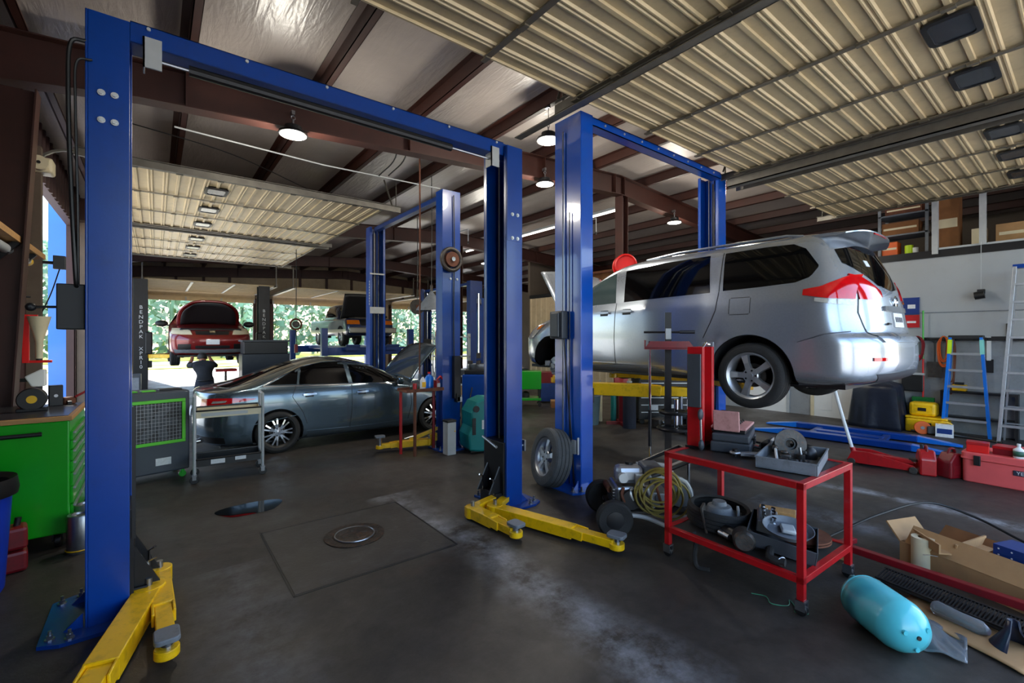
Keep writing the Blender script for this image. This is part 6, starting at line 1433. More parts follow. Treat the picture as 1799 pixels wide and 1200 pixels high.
# ---- mechanic under the red car, seen from behind, stooping with arms raised
def person():
    p = thing('person', 'person in dark shirt and trousers stooping under the red car', 'person', (.92, 13.05, 0), R(4))
    me = bpy.data.meshes.new('body'); 
    J = [((0,-.06,.74),.17), ((0,-.02,.88),.165), ((0,.05,1.02),.18), ((0,.13,1.15),.165), ((0,.21,1.21),.062), ((0,.28,1.25),.078), ((0,.33,1.3),.095), ((0,.35,1.36),.07),
         ((.1,-.05,.68),.115), ((.14,.12,.42),.08), ((.14,-.05,.1),.052), ((.15,.07,.045),.042), ((.15,.17,.035),.03),
         ((-.1,-.05,.68),.115), ((-.15,.14,.42),.08), ((-.15,-.03,.1),.052), ((-.16,.09,.045),.042), ((-.16,.19,.035),.03),
         ((.2,.14,1.15),.072), ((.29,.34,1.1),.052), ((.22,.52,1.22),.04), ((.2,.57,1.28),.035), ((.19,.62,1.32),.024),
         ((-.2,.14,1.15),.072), ((-.28,.36,1.11),.052), ((-.19,.52,1.24),.04), ((-.17,.57,1.3),.035), ((-.16,.62,1.34),.024)]
    E = [(0,1),(1,2),(2,3),(3,4),(4,5),(5,6),(6,7),(0,8),(8,9),(9,10),(10,11),(11,12),(0,13),(13,14),(14,15),(15,16),(16,17),(3,18),(18,19),(19,20),(20,21),(21,22),(3,23),(23,24),(24,25),(25,26),(26,27)]
    V = [j[0] for j in J]; rad = [j[1] for j in J]
    for hand, sx_ in ((21, 1), (26, -1)):      # five fingers on each hand
        b = Vector(J[hand][0])
        for k in range(5):
            o = Vector(((-.03+.015*k) if k < 4 else sx_*-.035, .02, .012)); n = len(V)
            L = (.035, .04, .037, .03, .025)[k]
            V += [tuple(b+o+Vector((0, L*.6, L*.5))), tuple(b+o+Vector((0, L*1.4, L*.7)))]; rad += [.009, .008]
            E += [(hand, n), (n, n+1)]
    me.from_pydata(V, E, []); o = bpy.data.objects.new('body', me); COL.objects.link(o)
    m = o.modifiers.new('skin', 'SKIN'); 
    for k, sv in enumerate(me.skin_vertices[0].data): sv.radius = (rad[k], rad[k]); sv.use_root = (k == 0)
    s = o.modifiers.new('sub', 'SUBSURF'); s.levels = 2; s.render_levels = 2
    dg = bpy.context.evaluated_depsgraph_get(); dg.update()
    full = bpy.data.meshes.new_from_object(o.evaluated_get(dg)); bpy.data.objects.remove(o)
    full.name = 'body'
    for mt_ in (skin, cloth, jean, black): full.materials.append(mt_)
    for f in full.polygons:
        c = f.center; f.use_smooth = True
        if c.z > 1.2 and .2 < c.y < .46 and abs(c.x) < .12: f.material_index = 0
        elif c.y > .42 and c.z > 1.1: f.material_index = 0
        elif c.z < .08: f.material_index = 3
        elif c.z < .78: f.material_index = 2
        else: f.material_index = 1
    o = bpy.data.objects.new('body', full); COL.objects.link(o); o.parent = p
    M().sph((0, .32, 1.335), (.1, .112, .1), 18, 12).build('hair', hair, p)
    M().tube([(.168*math.cos(a), -.05+.165*math.sin(a), .79) for a in [2*PI*k/20 for k in range(20)]], .018, 6, closed=True).build('belt', black, p)
    M().sph((0, .435, 1.29), (.012, .02, .02), 8, 6).build('nose', skin, p)
    for sx_ in (-1, 1): M().sph((sx_*.098, .34, 1.3), (.012, .022, .034), 8, 6).build('ear', skin, p); M().sph((sx_*.035, .425, 1.315), (.014, .008, .009), 8, 6).build('eye', white, p)
    return p
pers = person()
# ================================================================ RIGHT REAR: floor, wall, loft
jk = thing('floor_jack', 'long red floor jack with an upright white handle', 'floor jack', (7.98, 1.88, 0), R(-82))
for y in (-.12, .12): M().prism([(-.36,.05),(-.3,.19),(-.12,.2),(.36,.1),(.4,.06),(.36,.03),(-.3,.03)], 'xz', y-.012, y+.012).build('side_plate', red, jk, ang=0, bevel=.004)
M().bx(-.3, -.105, .06, .05, .105, .16).build('pump_body', red_d, jk, ang=0, bevel=.015)
M().bar((-.05, 0, .14), (.36, 0, .13), .1, .05).build('lift_arm', red, jk, ang=0, bevel=.006); M().cyl((.36, 0, .14), (.36, 0, .175), .055, 18).build('saddle', iron, jk)
for x in (-.3, .36):
    for y in (-.15, .15): M().cyl((x, y-.015, .045), (x, y+.015, .045), .045, 18).build('wheel', iron, jk, bevel=.004)
M().tube([(-.3, 0, .16), (-.42, 0, .62), (-.56, 0, 1.2)], .022, 10).build('handle', white, jk); M().cyl((-.29, 0, .13), (-.31, 0, .22), .032, 12).build('handle_socket', red, jk)
la_ = thing('scissor_lift', 'low blue frame lift lying flat on the floor under the minivan tail', 'lift', (9.75, 2.75, 0), R(6))
for x in (-.45, .45):
    M().bx(x-.09, -.9, .02, x+.09, .9, .12).build('runway', blue, la_, ang=0, bevel=.01)
    for y, s_ in ((-.9, -1), (.9, 1)): M().prism([(y, .02), (y+s_*.55, .02), (y+s_*.55, .04), (y, .12)] if s_ > 0 else [(y, .12), (y-.55, .04), (y-.55, .02), (y, .02)], 'yz', x-.08, x+.08).build('ramp', blue_b, la_, ang=0, bevel=.004)
for y in (-.5, .5): M().bx(-.36, y-.05, .03, .36, y+.05, .09).build('cross_beam', blue_d, la_, ang=0, bevel=.006)
M().bx(-.1, -.5, .03, .1, .5, .1).build('cylinder_box', blue, la_, ang=0, bevel=.01)
for k, (x, y, lb, rz) in enumerate(((8.02, 1.4, 'left of the two red fuel cans on the floor, nearer the jack', 20), (8.1, 1.17, 'right of the two red fuel cans, against the coral ice chest', -25))):
    c = thing('fuel_can', lb, 'fuel can', (x, y, 0), R(rz))
    M().prism([(-.13,0),(.13,0),(.135,.02),(.135,.22),(.05,.32),(-.05,.32),(-.135,.22),(-.135,.02)], 'xz', -.085, .085).build('body', red_d if k else red, c, ang=0, bevel=.025)
    M().tube(spline([(-.06, 0, .27), (-.03, 0, .36), (.04, 0, .36), (.07, 0, .28)], 5), .014, 8).build('handle', red_d, c); M().cyl((.07, .03, .29), (.09, .03, .37), .018, 10).build('spout', black, c)
    M().bx(-.09, -.09, .05, .09, -.084, .17).build('side_panel', red_d, c, ang=0, bevel=.003)
cb2 = thing('ice_chest', 'big coral pink ice chest on the floor at the right edge', 'ice chest', (8.3, .55, 0), R(-2))
def rr3(m, x0, y0, z0, x1, y1, z1, r): m.prism([(a, b) for a, b in rrect(x1-x0, y1-y0, r, 4, (x0+x1)/2, (y0+y1)/2)], 'xy', z0, z1); return m
rr3(M(), -.3, -.5, 0, .24, .5, .28, .05).build('tub', coral, cb2, ang=40, bevel=.012)
rr3(M(), -.31, -.51, .285, .25, .51, .37, .05).build('lid', coral, cb2, ang=40, bevel=.012)
rr3(M(), -.316, -.516, .285, .256, .516, .305, .05).build('lid_lip', coral, cb2, ang=40, bevel=.004)
for y in (.36, -.36): M().bx(-.335, y-.03, .22, -.31, y+.03, .34).build('latch', black, cb2, ang=0, bevel=.006)
pl_ = M().bx(-.311, -.1, .17, -.3, .06, .23).build('name_plate', mat('plate_grey', (50, 50, 66), .35), cb2, ang=0, bevel=.003)
text_part('YETI', .055, chip, pl_, (-.313, -.02, .2), (R(90), 0, R(-90)))
ZC = .37
for k, (x, y, w, d, h, mt_, lb, rz) in enumerate(((8.13, .93, .16, .2, .12, red_b, 'bright red box on the left end of the coral ice chest', 5), (8.2, .68, .2, .22, .1, red_d, 'darker red box in the middle of the coral ice chest lid', -8))):
    b_ = thing('small_box', lb, 'box', (x, y, ZC), R(rz)); M().bx(-w/2, -d/2, 0, w/2, d/2, h).build('body', mt_, b_, ang=0, bevel=.008); M().bx(-w/2-.003, -d/2-.003, h-.03, w/2+.003, d/2+.003, h+.006).build('lid', red, b_, ang=0, bevel=.006)
wbt = thing('spray_bottle', 'white bottle with a green label on the coral ice chest', 'bottle', (8.06, .58, ZC))
M().lathe([(0, 0), (.045, 0), (.048, .01), (.048, .1), (.02, .125), (.016, .13), (.016, .15), (0, .15)], 18).build('body', white, wbt); M().lathe([(.049, .025), (.049, .085)], 18, a0=R(100), a1=R(260), cap=False).build('label_patch', mat('green_label', (40, 90, 70), .5), wbt, solid=.001); M().cyl((0,0,.15),(0,0,.17),.018,12).build('cap', white, wbt)
rb2 = thing('perforated_tray', 'dark red perforated tray at the right end of the coral ice chest', 'tray', (8.16, .3, ZC), R(4))
M().bx(-.12, -.18, 0, .12, .18, .04).build('tray', red_d, rb2, ang=0, bevel=.004); M().bx(-.11, -.17, .04, .11, .17, .07).build('lid', red, rb2, ang=0, bevel=.004)
for k in range(6):
    for j in range(3): M().cyl((-.07+.07*j, -.14+.055*k, .07), (-.07+.07*j, -.14+.055*k, .072), .008, 8).build('perforation', black, rb2)

# ladders on the white wall
def stepladder(name, label, loc, rz, H, wb_, wt_, depth, rail_mt, step_mt, cap_mt, n):
    L = thing(name, label, 'ladder', loc, rz)
    for s_ in (-1, 1):
        M().bar((s_*wb_/2, -depth/2, 0), (s_*wt_/2, -.04, H), .045, .09).build('front_rail', rail_mt, L, ang=0, bevel=.003)
        M().bar((s_*wb_/2*.92, depth/2, 0), (s_*wt_/2*.95, .05, H-.05), .025, .04).build('rear_rail', step_mt if rail_mt is alu else rail_mt, L, ang=0)
        M().bar((s_*wb_/2*.97, -depth/2+.01, .05), (s_*wb_/2*.9, -depth/2+.0, .24), .012, .02).build('foot_brace', alu, L, ang=0)
    for k in range(1, n+1):
        f = k/(n+1); w = wb_+(wt_-wb_)*f; y = -depth/2+(depth/2-.04)*f; z = H*f
        M().bx(-w/2+.012, y-.045, z-.02, w/2-.012, y+.045, z+.02).build('step', step_mt, L, ang=0, bevel=.003)
        if rail_mt is alu and k < n: M().bar((-w/2+.02, depth/2*(1-f)+.05*f, z), (w/2-.02, depth/2*(1-f)+.05*f, z), .02, .02).build('rear_rung', step_mt, L, ang=0)
    M().bx(-wt_/2-.03, -.08, H-.03, wt_/2+.03, .08, H+.04).build('top_cap', cap_mt, L, ang=0, bevel=.01)
    return L
lad = stepladder('step_ladder', 'blue step ladder with metal steps folded against the white wall', (11.62, 1.48, 0), R(-90), 1.8, .62, .4, .16, blue_b, alu, black, 5)
for s_ in (-1, 1): M().bar((s_*.215, -.05, 1.5), (s_*.205, -.045, 1.76), .052, .098).build('rail_sleeve', limebr if s_ < 0 else mat('pale_teal', (130, 210, 200), .5), lad, ang=0)
stepladder('step_ladder', 'tall bare aluminium step ladder with a blue cap standing at the right edge', (11.55, .66, 0), R(-90), 3.0, .78, .42, .42, alu, alu, blue, 9)
# covered machine, yellow tools, wall tools
cm = thing('covered_machine', 'machine under a dark navy tarp against the white wall', 'covered machine', (11.55, 2.75, 0))
def tarp(u, v):
    a = 2*PI*u; rr = (.36+.1*(1-v)+.03*math.sin(7*a)*(1-v)); sq = 1/max(abs(math.cos(a)), abs(math.sin(a)))**.7
    z = 1.0*v if v < .85 else .85+.12*(v-.85)/.15; k = 1 if v < .85 else 1-(v-.85)/.15*.98
    return Vector((rr*sq*math.cos(a)*k*.8, rr*sq*math.sin(a)*k, z+(.06*math.cos(a) if v > .5 else 0)*(v-.5)))
M().grid(tarp, 48, 14).build('tarp', mat('navy_tarp', (22, 28, 42), .35, 0, .15, 6, .2, 12), cm, ang=60, solid=.004)
for y in (-.3, .3): M().cyl((0, y-.03, .05), (0, y+.03, .05), .05, 16).build('caster', black, cm)
yb = thing('yellow_case', 'yellow machine cover standing on the larger yellow case by the wall', 'case', (11.66, 2.07, .3), R(-90))
M().bx(-.2, -.14, 0, .2, .14, .26).build('shell', yellow, yb, ang=0, bevel=.05); M().bx(-.06, -.15, .1, .06, -.138, .16).build('recess', black, yb, ang=0)
yb2 = thing('yellow_case', 'larger scuffed yellow tool case on the floor by the wall', 'case', (11.62, 2.0, 0), R(-90))
M().bx(-.3, -.2, 0, .3, .2, .26).build('shell', yellow, yb2, ang=0, bevel=.03); M().bx(-.3, -.2, .26, .3, .2, .3).build('lid', yellow, yb2, ang=0, bevel=.012); M().bx(-.08, -.22, .14, .08, -.2, .2).build('latch', black, yb2, ang=0)
os_ = thing('cutoff_saw', 'orange cut-off saw with round guard in front of the yellow case', 'saw', (11.28, 2.02, 0), R(-70))
M().cyl((0, -.02, .12), (0, .02, .12), .12, 28).build('blade_guard', orange, os_, bevel=.006); M().cyl((0, -.028, .12), (0, .028, .12), .03, 14).build('hub', steel, os_); M().bx(.06, -.06, .02, .34, .06, .16).build('engine', dgrey, os_, ang=0, bevel=.02); M().tube(spline([(.2, 0, .16), (.26, 0, .25), (.4, 0, .22), (.42, 0, .08)], 5), .014, 8).build('handle', yellow, os_)
wx = thing('white_carton', 'small white carton on the floor under the blue ladder', 'box', (11.3, 1.72, 0), R(8))
M().bx(-.08, -.12, 0, .08, .12, .22).build('carton', chip, wx, ang=0); M().bx(-.081, -.1, .06, -.0801, .1, .15).build('label_patch', blue_d, wx, ang=0)
hb2 = thing('black_hose', 'black hose and rods lying along the foot of the white wall', 'hose', (11.4, 1.5, 0))
M().tube(spline([(0, .7, .02), (-.1, .3, .05), (0, -.1, .02), (-.1, -.5, .02)], 6), .025, 8).build('hose', cable, hb2)
sg_ = thing('wall_sign', 'blue and red sign on the white wall right of the minivan', 'sign', (11.985, 2.32, 2.0))
M().bx(-.012, -.13, .26, .01, .13, .6).build('upper_panel', mat('sign_blue', (26, 52, 120), .4), sg_, ang=0); M().bx(-.012, -.13, 0, .01, .13, .25).build('lower_panel', mat('sign_red', (190, 30, 36), .4), sg_, ang=0)
M().bx(-.014, -.07, .38, -.0125, .05, .46).build('emblem', chip, sg_, ang=0); M().bx(-.014, -.08, .09, -.0125, .06, .13).build('marking', chip, sg_, ang=0)
rail = thing('tool_rail', 'long black tool rail screwed to the white wall', 'rail', (11.96, 1.4, 1.74))
M().bx(0, -.9, 0, .035, 1.0, .06).build('rail', black, rail, ang=0)
for k in range(9): M().tube([(.0, -.8+k*.21, .03), (-.07, -.8+k*.21, .02), (-.08, -.8+k*.21, .05)], .007, 6).build('hook', black, rail)
def hung(name, label, cat, y, build_fn, z=1.78):
    t = thing(name, label, cat, (11.985 if name in ('hand_saw', 'rake') else 11.9, y, z)); build_fn(t); return t
def broom(t):
    M().tube([(0, 0, -1.15), (0, 0, .55)], .014, 8).build('handle', green, t); M().tube([(0, 0, -1.15), (0, 0, -.4)], .0155, 8).build('handle_sleeve', red_b, t)
    M().bx(-.03, -.17, -1.3, .03, .17, -1.15).build('brush', mat('green_bristle', (20, 110, 50), .9, 0, .3, 60), t, ang=0, bevel=.01)
hung('push_broom', 'broom with green handle hanging on the white wall', 'broom', 2.12, broom)
def dpan(t):
    M().bx(-.02, -.17, -1.05, .05, .17, -.7).build('pan', black, t, ang=0, bevel=.02); M().tube([(0, 0, -.7), (0, 0, .0)], .012, 8).build('handle', red_b, t); M().bx(-.03, -.19, -.72, .04, .19, -.68).build('lip', lgrey, t, ang=0)
hung('dustpan', 'black dustpan hanging by a red handle on the white wall', 'dustpan', 2.28, dpan)
def cord(mt_, r, L, sd):
    def f(t):
        q = random.Random(sd); m = M()
        for k in range(4):
            w = r*q.uniform(.7, 1.2); l = L*q.uniform(.8, 1.1)
            m.tube(spline([(-.03*k*.3, 0, .04), (-.02, w, -.2*l), (-.03, w*.8, -.8*l), (-.02, 0, -l), (-.03, -w*.8, -.8*l), (-.02, -w, -.2*l)], 5, True), .012, 6, closed=True)
        m.build('coil', mt_, t); M().bx(-.03, -.02, -.02, .03, .02, .05).build('plug', black, t, ang=0)
    return f
hung('extension_cord', 'dark red coiled cord hanging nearest the minivan tail', 'cord', 2.2, cord(red_d, .09, .42, 1))
hung('extension_cord', 'orange coiled extension cord hanging left of the blue ladder', 'cord', 1.82, cord(orange, .07, .5, 2))
hung('extension_cord', 'brown coiled cord hanging behind the orange one', 'cord', 1.72, cord(rust, .06, 1.0, 3))
def shovel(t):
    M().tube([(0, 0, -.45), (0, 0, -.05)], .014, 8).build('shaft', black, t); M().tube([(0, -.07, 0), (0, 0, -.1), (0, .07, 0)], .012, 6, closed=True).build('grip', black, t); M().prism([(-.1, -.75), (.1, -.75), (.11, -.45), (-.11, -.45)], 'yz', -.01, .01).build('blade', iron, t, ang=0)
hung('shovel', 'small black shovel hanging on the tool rail left of the blue ladder', 'shovel', 1.95, shovel)
def ylev(t):
    M().bx(-.02, -.02, -.9, .02, .02, .02).build('bar', yellow, t, ang=0)
hung('spirit_level', 'yellow bar hanging upright beside the orange cord', 'level', 1.76, ylev)
def rake(t):
    M().tube([(0, 0, -.3), (0, 0, .25)], .014, 8).build('shaft', black, t); M().bx(-.015, -.2, -.02, .015, .2, .02).build('head', black, t, ang=0)
hung('rake', 'black cross-shaped tool hanging between the two ladders', 'tool', 1.0, rake, 1.8)
def trow(t):
    M().bx(-.02, -.03, -.4, .02, .03, .03).build('handle', white, t, ang=0, bevel=.006); M().bx(-.015, -.06, -.62, .015, .06, -.38).build('head', black, t, ang=0); M().bx(.0, -.01, .0, .08, .01, .02).build('hook', black, t, ang=0)
hung('hand_saw', 'white handled tool hanging right of the blue ladder', 'tool', 1.23, trow)
yl2 = thing('drill_case', 'small yellow tool on the shelf behind the blue ladder', 'tool', (11.9, 1.6, .8)); M().bx(-.08, -.1, 0, .06, .1, .12).build('body', yellow, yl2, ang=0, bevel=.02); M().bx(-.08, -.06, .12, .0, .06, .16).build('grip', black, yl2, ang=0)
shf = thing('low_shelf', 'low dark shelf against the wall behind the blue ladder', 'shelf', (11.88, 1.35, 0)); M().bx(-.12, -.5, .76, .1, .5, .8).build('board', blackm, shf, ang=0); M().bx(-.12, -.5, 0, .1, -.46, .76).build('side', blackm, shf, ang=0); M().bx(-.12, .46, 0, .1, .5, .76).build('side', blackm, shf, ang=0); M().bx(-.12, -.46, .3, .1, .46, .33).build('lower_board', blackm, shf, ang=0)
# white panelled doors in the partition
for k, (y0, y1) in enumerate(((3.15, 4.03), (4.62, 5.5))):
    d = bpy.data.objects.new('door_%d' % (dn+1+k), None); COL.objects.link(d); d.location = (12.0, (y0+y1)/2, 0); d['kind'] = 'structure'
    w = (y1-y0)/2
    M().bx(-.03, -w, 0, -.001, w, 2.03).build('leaf', white, d, ang=0)
    for cy in (-w/2, w/2):
        for z0, z1 in ((.15, .72), (.85, 1.5), (1.62, 1.9)):
            M().bx(-.036, cy-.13, z0, -.0301, cy+.13, z1).build('panel', white, d, ang=0, bevel=.004)
    M().bx(-.04, -w-.07, 0, -.001, -w, 2.1).bx(-.04, w, 0, -.001, w+.07, 2.1).bx(-.04, -w, 2.03, -.001, w, 2.1).build('casing', lgrey if k else cream, d, ang=0)
    M().sph((-.07, -w+.07, 1.0), .028, 12, 8).build('door_knob', steel, d)
# pulled-out shop light hanging on the wall
wl = thing('hanging_lamp', 'small black lamp head hanging on a wire in front of the white wall', 'lamp', (11.85, 1.32, 2.5))
M().tube([(.05, 0, 1.05), (.03, 0, .15)], .005, 6).build('wire', lgrey, wl); M().cyl((0, -.05, .08), (0, .08, .06), .07, 16).build('head', black, wl); M().cyl((-.02, .08, .06), (-.02, .085, .06), .04, 14).build('lens', clearlens, wl); M().bx(.02, -.05, .1, .1, .05, .18).build('mount', black, wl, ang=0)
# storage loft shelving and cartons
sh = thing('shelving_unit', 'grey steel shelving unit on the storage loft above the white wall', 'shelving', (12.5, 2.5, 3.5))
for x in (-.28, .28):
    for y in (-.38, .38): M().bx(x-.02, y-.025, 0, x+.02, y+.025, 1.25).build('upright', mgrey, sh, ang=0)
for z in (.0, .42, .84, 1.22): M().bx(-.3, -.4, z, .3, .4, z+.03).build('shelf', mgrey, sh, ang=0)
for nm, lb, mt_, x, y, z, w, d, h in (('carton', 'long orange carton on the middle shelf of the loft shelving', card_d, 12.42, 2.55, 3.95, .36, .6, .26), ('carton', 'small tan carton on the bottom shelf of the loft shelving', orange, 12.4, 2.72, 3.53, .3, .26, .28), ('carton', 'dark brown carton on the upper shelf of the loft shelving', rust, 12.45, 2.5, 4.37, .36, .6, .2),
    ('carton', 'long red and yellow box on top of the loft shelving', red_b, 12.36, 2.5, 4.75, .2, .78, .1), ('carton', 'brown carton standing on the loft right of the shelving', card_d, 12.5, 1.85, 3.5, .4, .36, 1.1), ('carton', 'long tan carton lying along the loft edge, nearest the right', card, 12.5, .75, 3.54, .36, .85, .36), ('carton', 'small pale carton on the loft edge left of the long one', cream, 12.5, 1.4, 3.54, .3, .2, .34), ('carton', 'tan carton on the loft at the right edge of the photo', card, 12.5, .1, 3.54, .36, .4, .38)):
    c = thing(nm, lb, 'carton', (x, y, z)); M().bx(-w/2, -d/2, 0, w/2, d/2, h).build('body', mt_, c, ang=0, bevel=.004); M().bx(-w/2-.001, -d/2*.9, h*.42, -w/2, d/2*.9, h*.58).build('tape', yellow if mt_ is red_b else cream, c, ang=0)
lt2 = thing('tennis_roll', 'fluorescent yellow roll on the bottom shelf of the loft shelving', 'roll', (12.34, 2.42, 3.53)); M().cyl((0, 0, 0), (0, 0, .18), .07, 16).build('roll', limebr, lt2); M().cyl((0, -.1, .02), (0, -.1, .12), .05, 12).build('core', white, lt2)
# dark clutter under the minivan against the wall side
tc_ = thing('roll_cab', 'black roller cabinet with bright drawers under the minivan', 'tool cabinet', (8.5, 5.75, 0), R(-38))
M().bx(-.55, -.3, .1, .55, .3, 1.05).build('cabinet', black, tc_, ang=0, bevel=.01)
for k in range(6):
    d = M().bx(-.53, -.315, .14+k*.15, .53, -.3, .27+k*.15).build('drawer', blackm, tc_, ang=0); M().bx(-.5, -.332, .25+k*.15, .5, -.315, .265+k*.15).build('drawer_pull', alu, d, ang=0)
for x in (-.45, .45):
    for y in (-.2, .2): M().cyl((x, y-.02, .05), (x, y+.02, .05), .05, 14).build('caster', black, tc_)
M().bx(-.3, -.318, .3, -.15, -.3155, .4).build('sticker', chip, tc_, ang=0); M().bx(.1, -.318, .28, .22, -.3155, .4).build('sticker', chip, tc_, ang=0)
gb = thing('grey_bin', 'grey plastic bin standing right of the tall blue post', 'bin', (7.15, 6.5, 0)); M().lathe([(0, 0), (.16, 0), (.2, .58), (.21, .6), (.18, .6), (.15, .03), (0, .03)], 24).build('bin', mat('bluish_grey_plastic', (92, 112, 120), .5), gb); M().torus((0, 0, .6), .2, .014, 'z', 28, 6).build('rim', mgrey, gb)
es = thing('engine_stand', 'red engine stand post under the minivan', 'engine stand', (7.62, 6.1, 0), R(-38)); M().bx(-.04, -.04, 0, .04, .04, .95).build('post', red_d, es, ang=0, bevel=.004); M().bx(-.14, -.05, .82, .14, .05, 1.0).build('head', red, es, ang=0, bevel=.006); M().bx(-.3, -.03, 0, .3, .03, .06).bx(-.03, -.3, 0, .03, .3, .06).build('foot', red_d, es, ang=0)
for k, (x, y, r, h, mt_, nm, lb) in enumerate(((7.75, 6.4, .06, .75, teal, 'gas_bottle', 'slim teal gas bottle beside the red engine stand'), (7.55, 6.6, .05, .85, cream, 'gas_bottle', 'slim cream tube beside the grey bin'), (7.45, 5.75, .13, .9, jean, 'shop_vacuum', 'dark grey shop vacuum in front of the red engine stand'))):
    b_ = thing(nm, lb, 'bottle' if k < 2 else 'vacuum', (x, y, 0)); M().lathe([(0, 0), (r, 0), (r, h*.8), (r*.6, h*.92), (r*.3, h*.94), (r*.3, h), (0, h)], 18).build('body', mt_, b_); M().cyl((0, 0, h), (0, 0, h+.03), r*.4, 12).build('cap', lgrey, b_)
tr_ = thing('transmission_jack', 'black transmission jack with pan and rods under the minivan', 'jack', (7.9, 4.9, 0), R(-38))
M().bx(-.35, -.05, .03, .35, .05, .09).bx(-.05, -.35, .03, .05, .35, .09).build('foot', blackm, tr_, ang=0); M().cyl((0, 0, .09), (0, 0, .7), .04, 14).build('ram', chrome, tr_); M().lathe([(.05, .7), (.22, .72), (.26, .78), (.25, .78), (.2, .735), (.05, .72)], 24, cap=False).build('pan', blackm, tr_); M().tube([(-.3, 0, .09), (-.3, 0, 1.0)], .016, 8).build('handle', steel, tr_)
for k, (x, y, lb) in enumerate(((8.55, 4.85, 'black tire lying on the floor in front of the roller cabinet'), (7.95, 5.4, 'oily engine part on the floor in front of the roller cabinet'))):
    if k == 0: tire_thing(lb, (x, y, .085), (0, 0, 0), .28, .16)
    else: b_ = thing('engine_part', lb, 'engine part', (x, y, 0)); M().bx(-.15, -.1, 0, .15, .1, .2).build('casting', iron, b_, bevel=.03); M().cyl((0, -.1, .12), (0, -.15, .12), .07, 16).build('flange', steel, b_)
dbx = thing('cardboard_tray', 'shallow brown carton on the floor beside the far green cart', 'box', (8.3, 8.6, 0), R(-38)); M().bx(-.25, -.18, 0, .25, .18, .16).build('body', card_d, dbx, ang=0); M().bx(-.25, -.18, .16, .1, .18, .17).build('flap', card, dbx, ang=0)
# red hose reel on the ridge column, hoses and lamp drops
hr = thing('hose_reel', 'bright red hose reel on the steel ridge column above the minivan', 'hose reel', (8.0, 6.3, 3.35), R(-38))
M().cyl((0, -.1, 0), (0, .1, 0), .2, 28).build('drum', red_b, hr, bevel=.01); M().torus((0, -.11, 0), .22, .025, 'y', 28, 8).build('flange', red_b, hr); M().torus((0, .11, 0), .22, .025, 'y', 28, 8).build('flange', red_b, hr); M().bx(-.03, -.06, -.2, .2, .06, -.14).build('bracket', blackm, hr, ang=0)
mez = thing('parts_loft', 'dark storage cage with parts above the tan wall behind the minivan hood', 'cage', (12.3, 11.2, 3.5))
for y in (-1.2, 0, 1.2): M().bx(-.05, y-.03, 0, .05, y+.03, 1.2).build('upright', blackm, mez, ang=0)
M().bx(-.05, -1.2, .55, .05, 1.2, .6).build('rail', rust, mez, ang=0); M().bx(.3, -1.2, 0, .9, .2, .7).build('crate', card_d, mez, ang=0, bevel=.01); M().bx(.3, .3, 0, .8, 1.1, .5).build('crate', rust, mez, ang=0, bevel=.01)
def drop(name, label, p, ztop, zbot, mt_, r=.012, cat='hose', end=None):
    t = thing(name, label, cat, (p[0], p[1], 0)); M().tube(spline([(0, 0, ztop), (.01, .0, (ztop+zbot)/2), (0, 0, zbot)], 6), r, 6).build('line', mt_, t)
    if end: end(t, zbot)
    return t
def fitting(t, z): M().cyl((0, 0, z-.12), (0, 0, z), .02, 10).build('coupling', steel, t)
v = ray(737, 500); k_ = 7.6; P1_ = (v.x*k_, v.y*k_)
drop('air_hose_drop', 'long rusty red air line hanging from the rafter left of the lamp reel', P1_, zr(P1_[0])+zs+.005, 1.2, rust, .013, 'hose', fitting)
v = ray(758, 500); P2_ = (v.x*9.4, v.y*9.4)
def shade(t, z):
    M().lathe([(.03, z), (.05, z-.04), (.3, z-.36), (.31, z-.4), (.3, z-.4), (.045, z-.05), (.025, z-.02)], 28, cap=False).build('shade', mgrey, t); M().lathe([(0, z-.4), (.28, z-.39), (.28, z-.37), (0, z-.37)], 24).build('lens', clearlens, t); M().cyl((0,0,z),(0,0,z+.12),.03,12).build('cap', iron, t)
drop('pendant_lamp', 'grey bell-shaped pendant lamp hanging left of the near blue post', P2_, zr(P2_[0])+zs+.005, 2.75, cable, .008, 'lamp', shade)
v = ray(520, 500); P3_ = (v.x*13.5, v.y*13.5)
def reel(t, z): M().torus((0, 0, z-.16), .15, .03, 'y', 24, 8).build('reel', rust, t); M().cyl((0, -.05, z-.16), (0, .05, z-.16), .1, 18).build('drum', iron, t); M().bx(-.04, -.04, z-1.0, .04, .04, z-.75).build('grip', red_d, t, ang=0); M().tube([(0, 0, z-.31), (.02, 0, z-.75)], .012, 6).build('tail', cable, t)
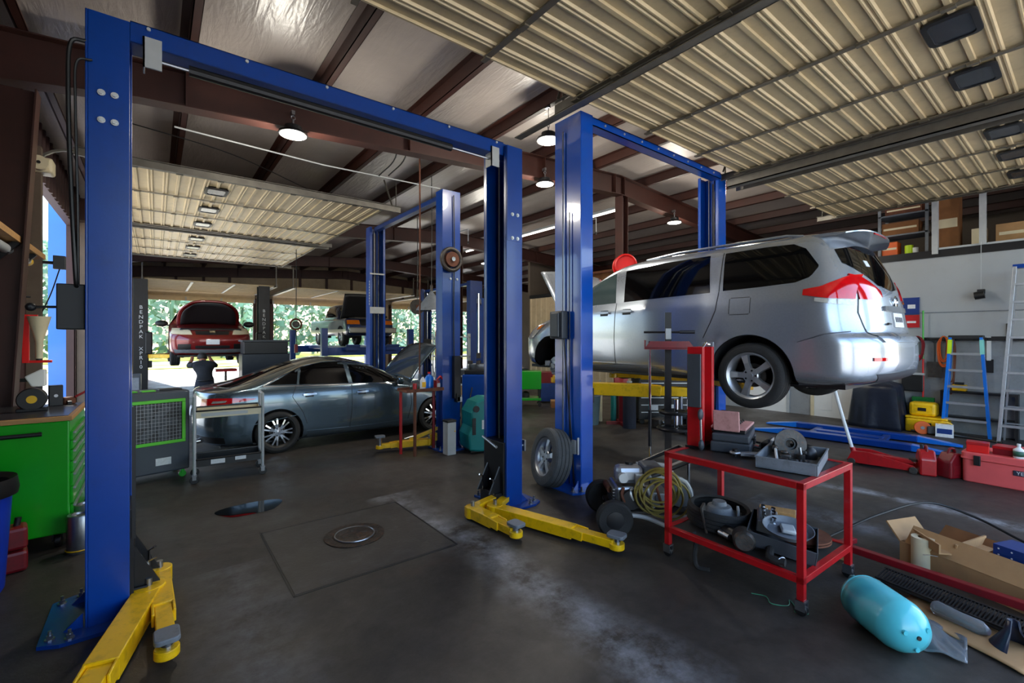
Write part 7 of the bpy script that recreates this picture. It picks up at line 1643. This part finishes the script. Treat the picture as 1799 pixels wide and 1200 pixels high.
drop('cord_reel', 'hanging cord reel with red grip in front of the pickup rack', P3_, zr(P3_[0])+zs+.005, 2.35, cable, .01, 'reel', reel)
for k, px in enumerate((511, 516)):
    pass
v = ray(767, 560); P4_ = (v.x*15, v.y*15)
def disc(t, z): M().cyl((0, -.03, z-.2), (0, .03, z-.2), .22, 24).build('reel', iron, t); M().cyl((0, -.04, z-.2), (0, .04, z-.2), .06, 14).build('hub', rust, t)
drop('hose_reel', 'dark round hose reel hanging in the far right bay opening', (ray(733,550).x*13.4, ray(733,550).y*13.4), zr(ray(733,550).x*13.4)+zs+.005, 2.9, cable, .01, 'hose reel', disc)
for k, (px, py, kk, lb) in enumerate(((695, 300, 7.1, 'left one of the paired black cables hanging under the front rafter'), (712, 300, 7.1, 'right one of the paired black cables hanging under the front rafter'))):
    v = ray(px, py); x, y = v.x*kk, v.y*kk
    t = thing('hanging_cable', lb, 'cable', (x, y, 0)); M().tube(spline([(.05, .05, zr(x)+DR+.1), (.0, 0, 4.6), (-.15, .3, 4.36)], 6), .01, 6).build('line', cable, t)
tag(M().tube(spline([(-.4, 8.0, zr(-.4)+.3), (1.0, 8.6, 4.75), (2.5, 9.6, 4.7), (3.8, 11, 5.0)], 8), .008, 5).build('slack_cable', cable), 'thin black cable sagging diagonally below the roof at the left', 'cable')
tag(M().tube([(.2, 7.6, 4.62), (2.2, 7.9, 4.66), (4.6, 8.3, 4.85)], .012, 6).build('air_pipe', lgrey), 'thin pale air pipe running below the roof behind the front rafter', 'pipe')
for k, (a, b, lb) in enumerate((((9.0, 8.0), 1.3, 'pale conduit arm below the right roof slope, nearer the ridge column'), ((7.0, 11.0), 1.2, 'pale conduit arm below the roof left of the ridge column'))):
    t = thing('conduit_drop', lb, 'pipe', (a[0], a[1], zr(a[0])-.08)); M().tube([(0, b, .1), (0, 0, .1), (0, 0, -.25)], .014, 6).build('pipe', lgrey, t); M().cyl((0, 0, -.32), (0, 0, -.25), .022, 8).build('socket', black, t)
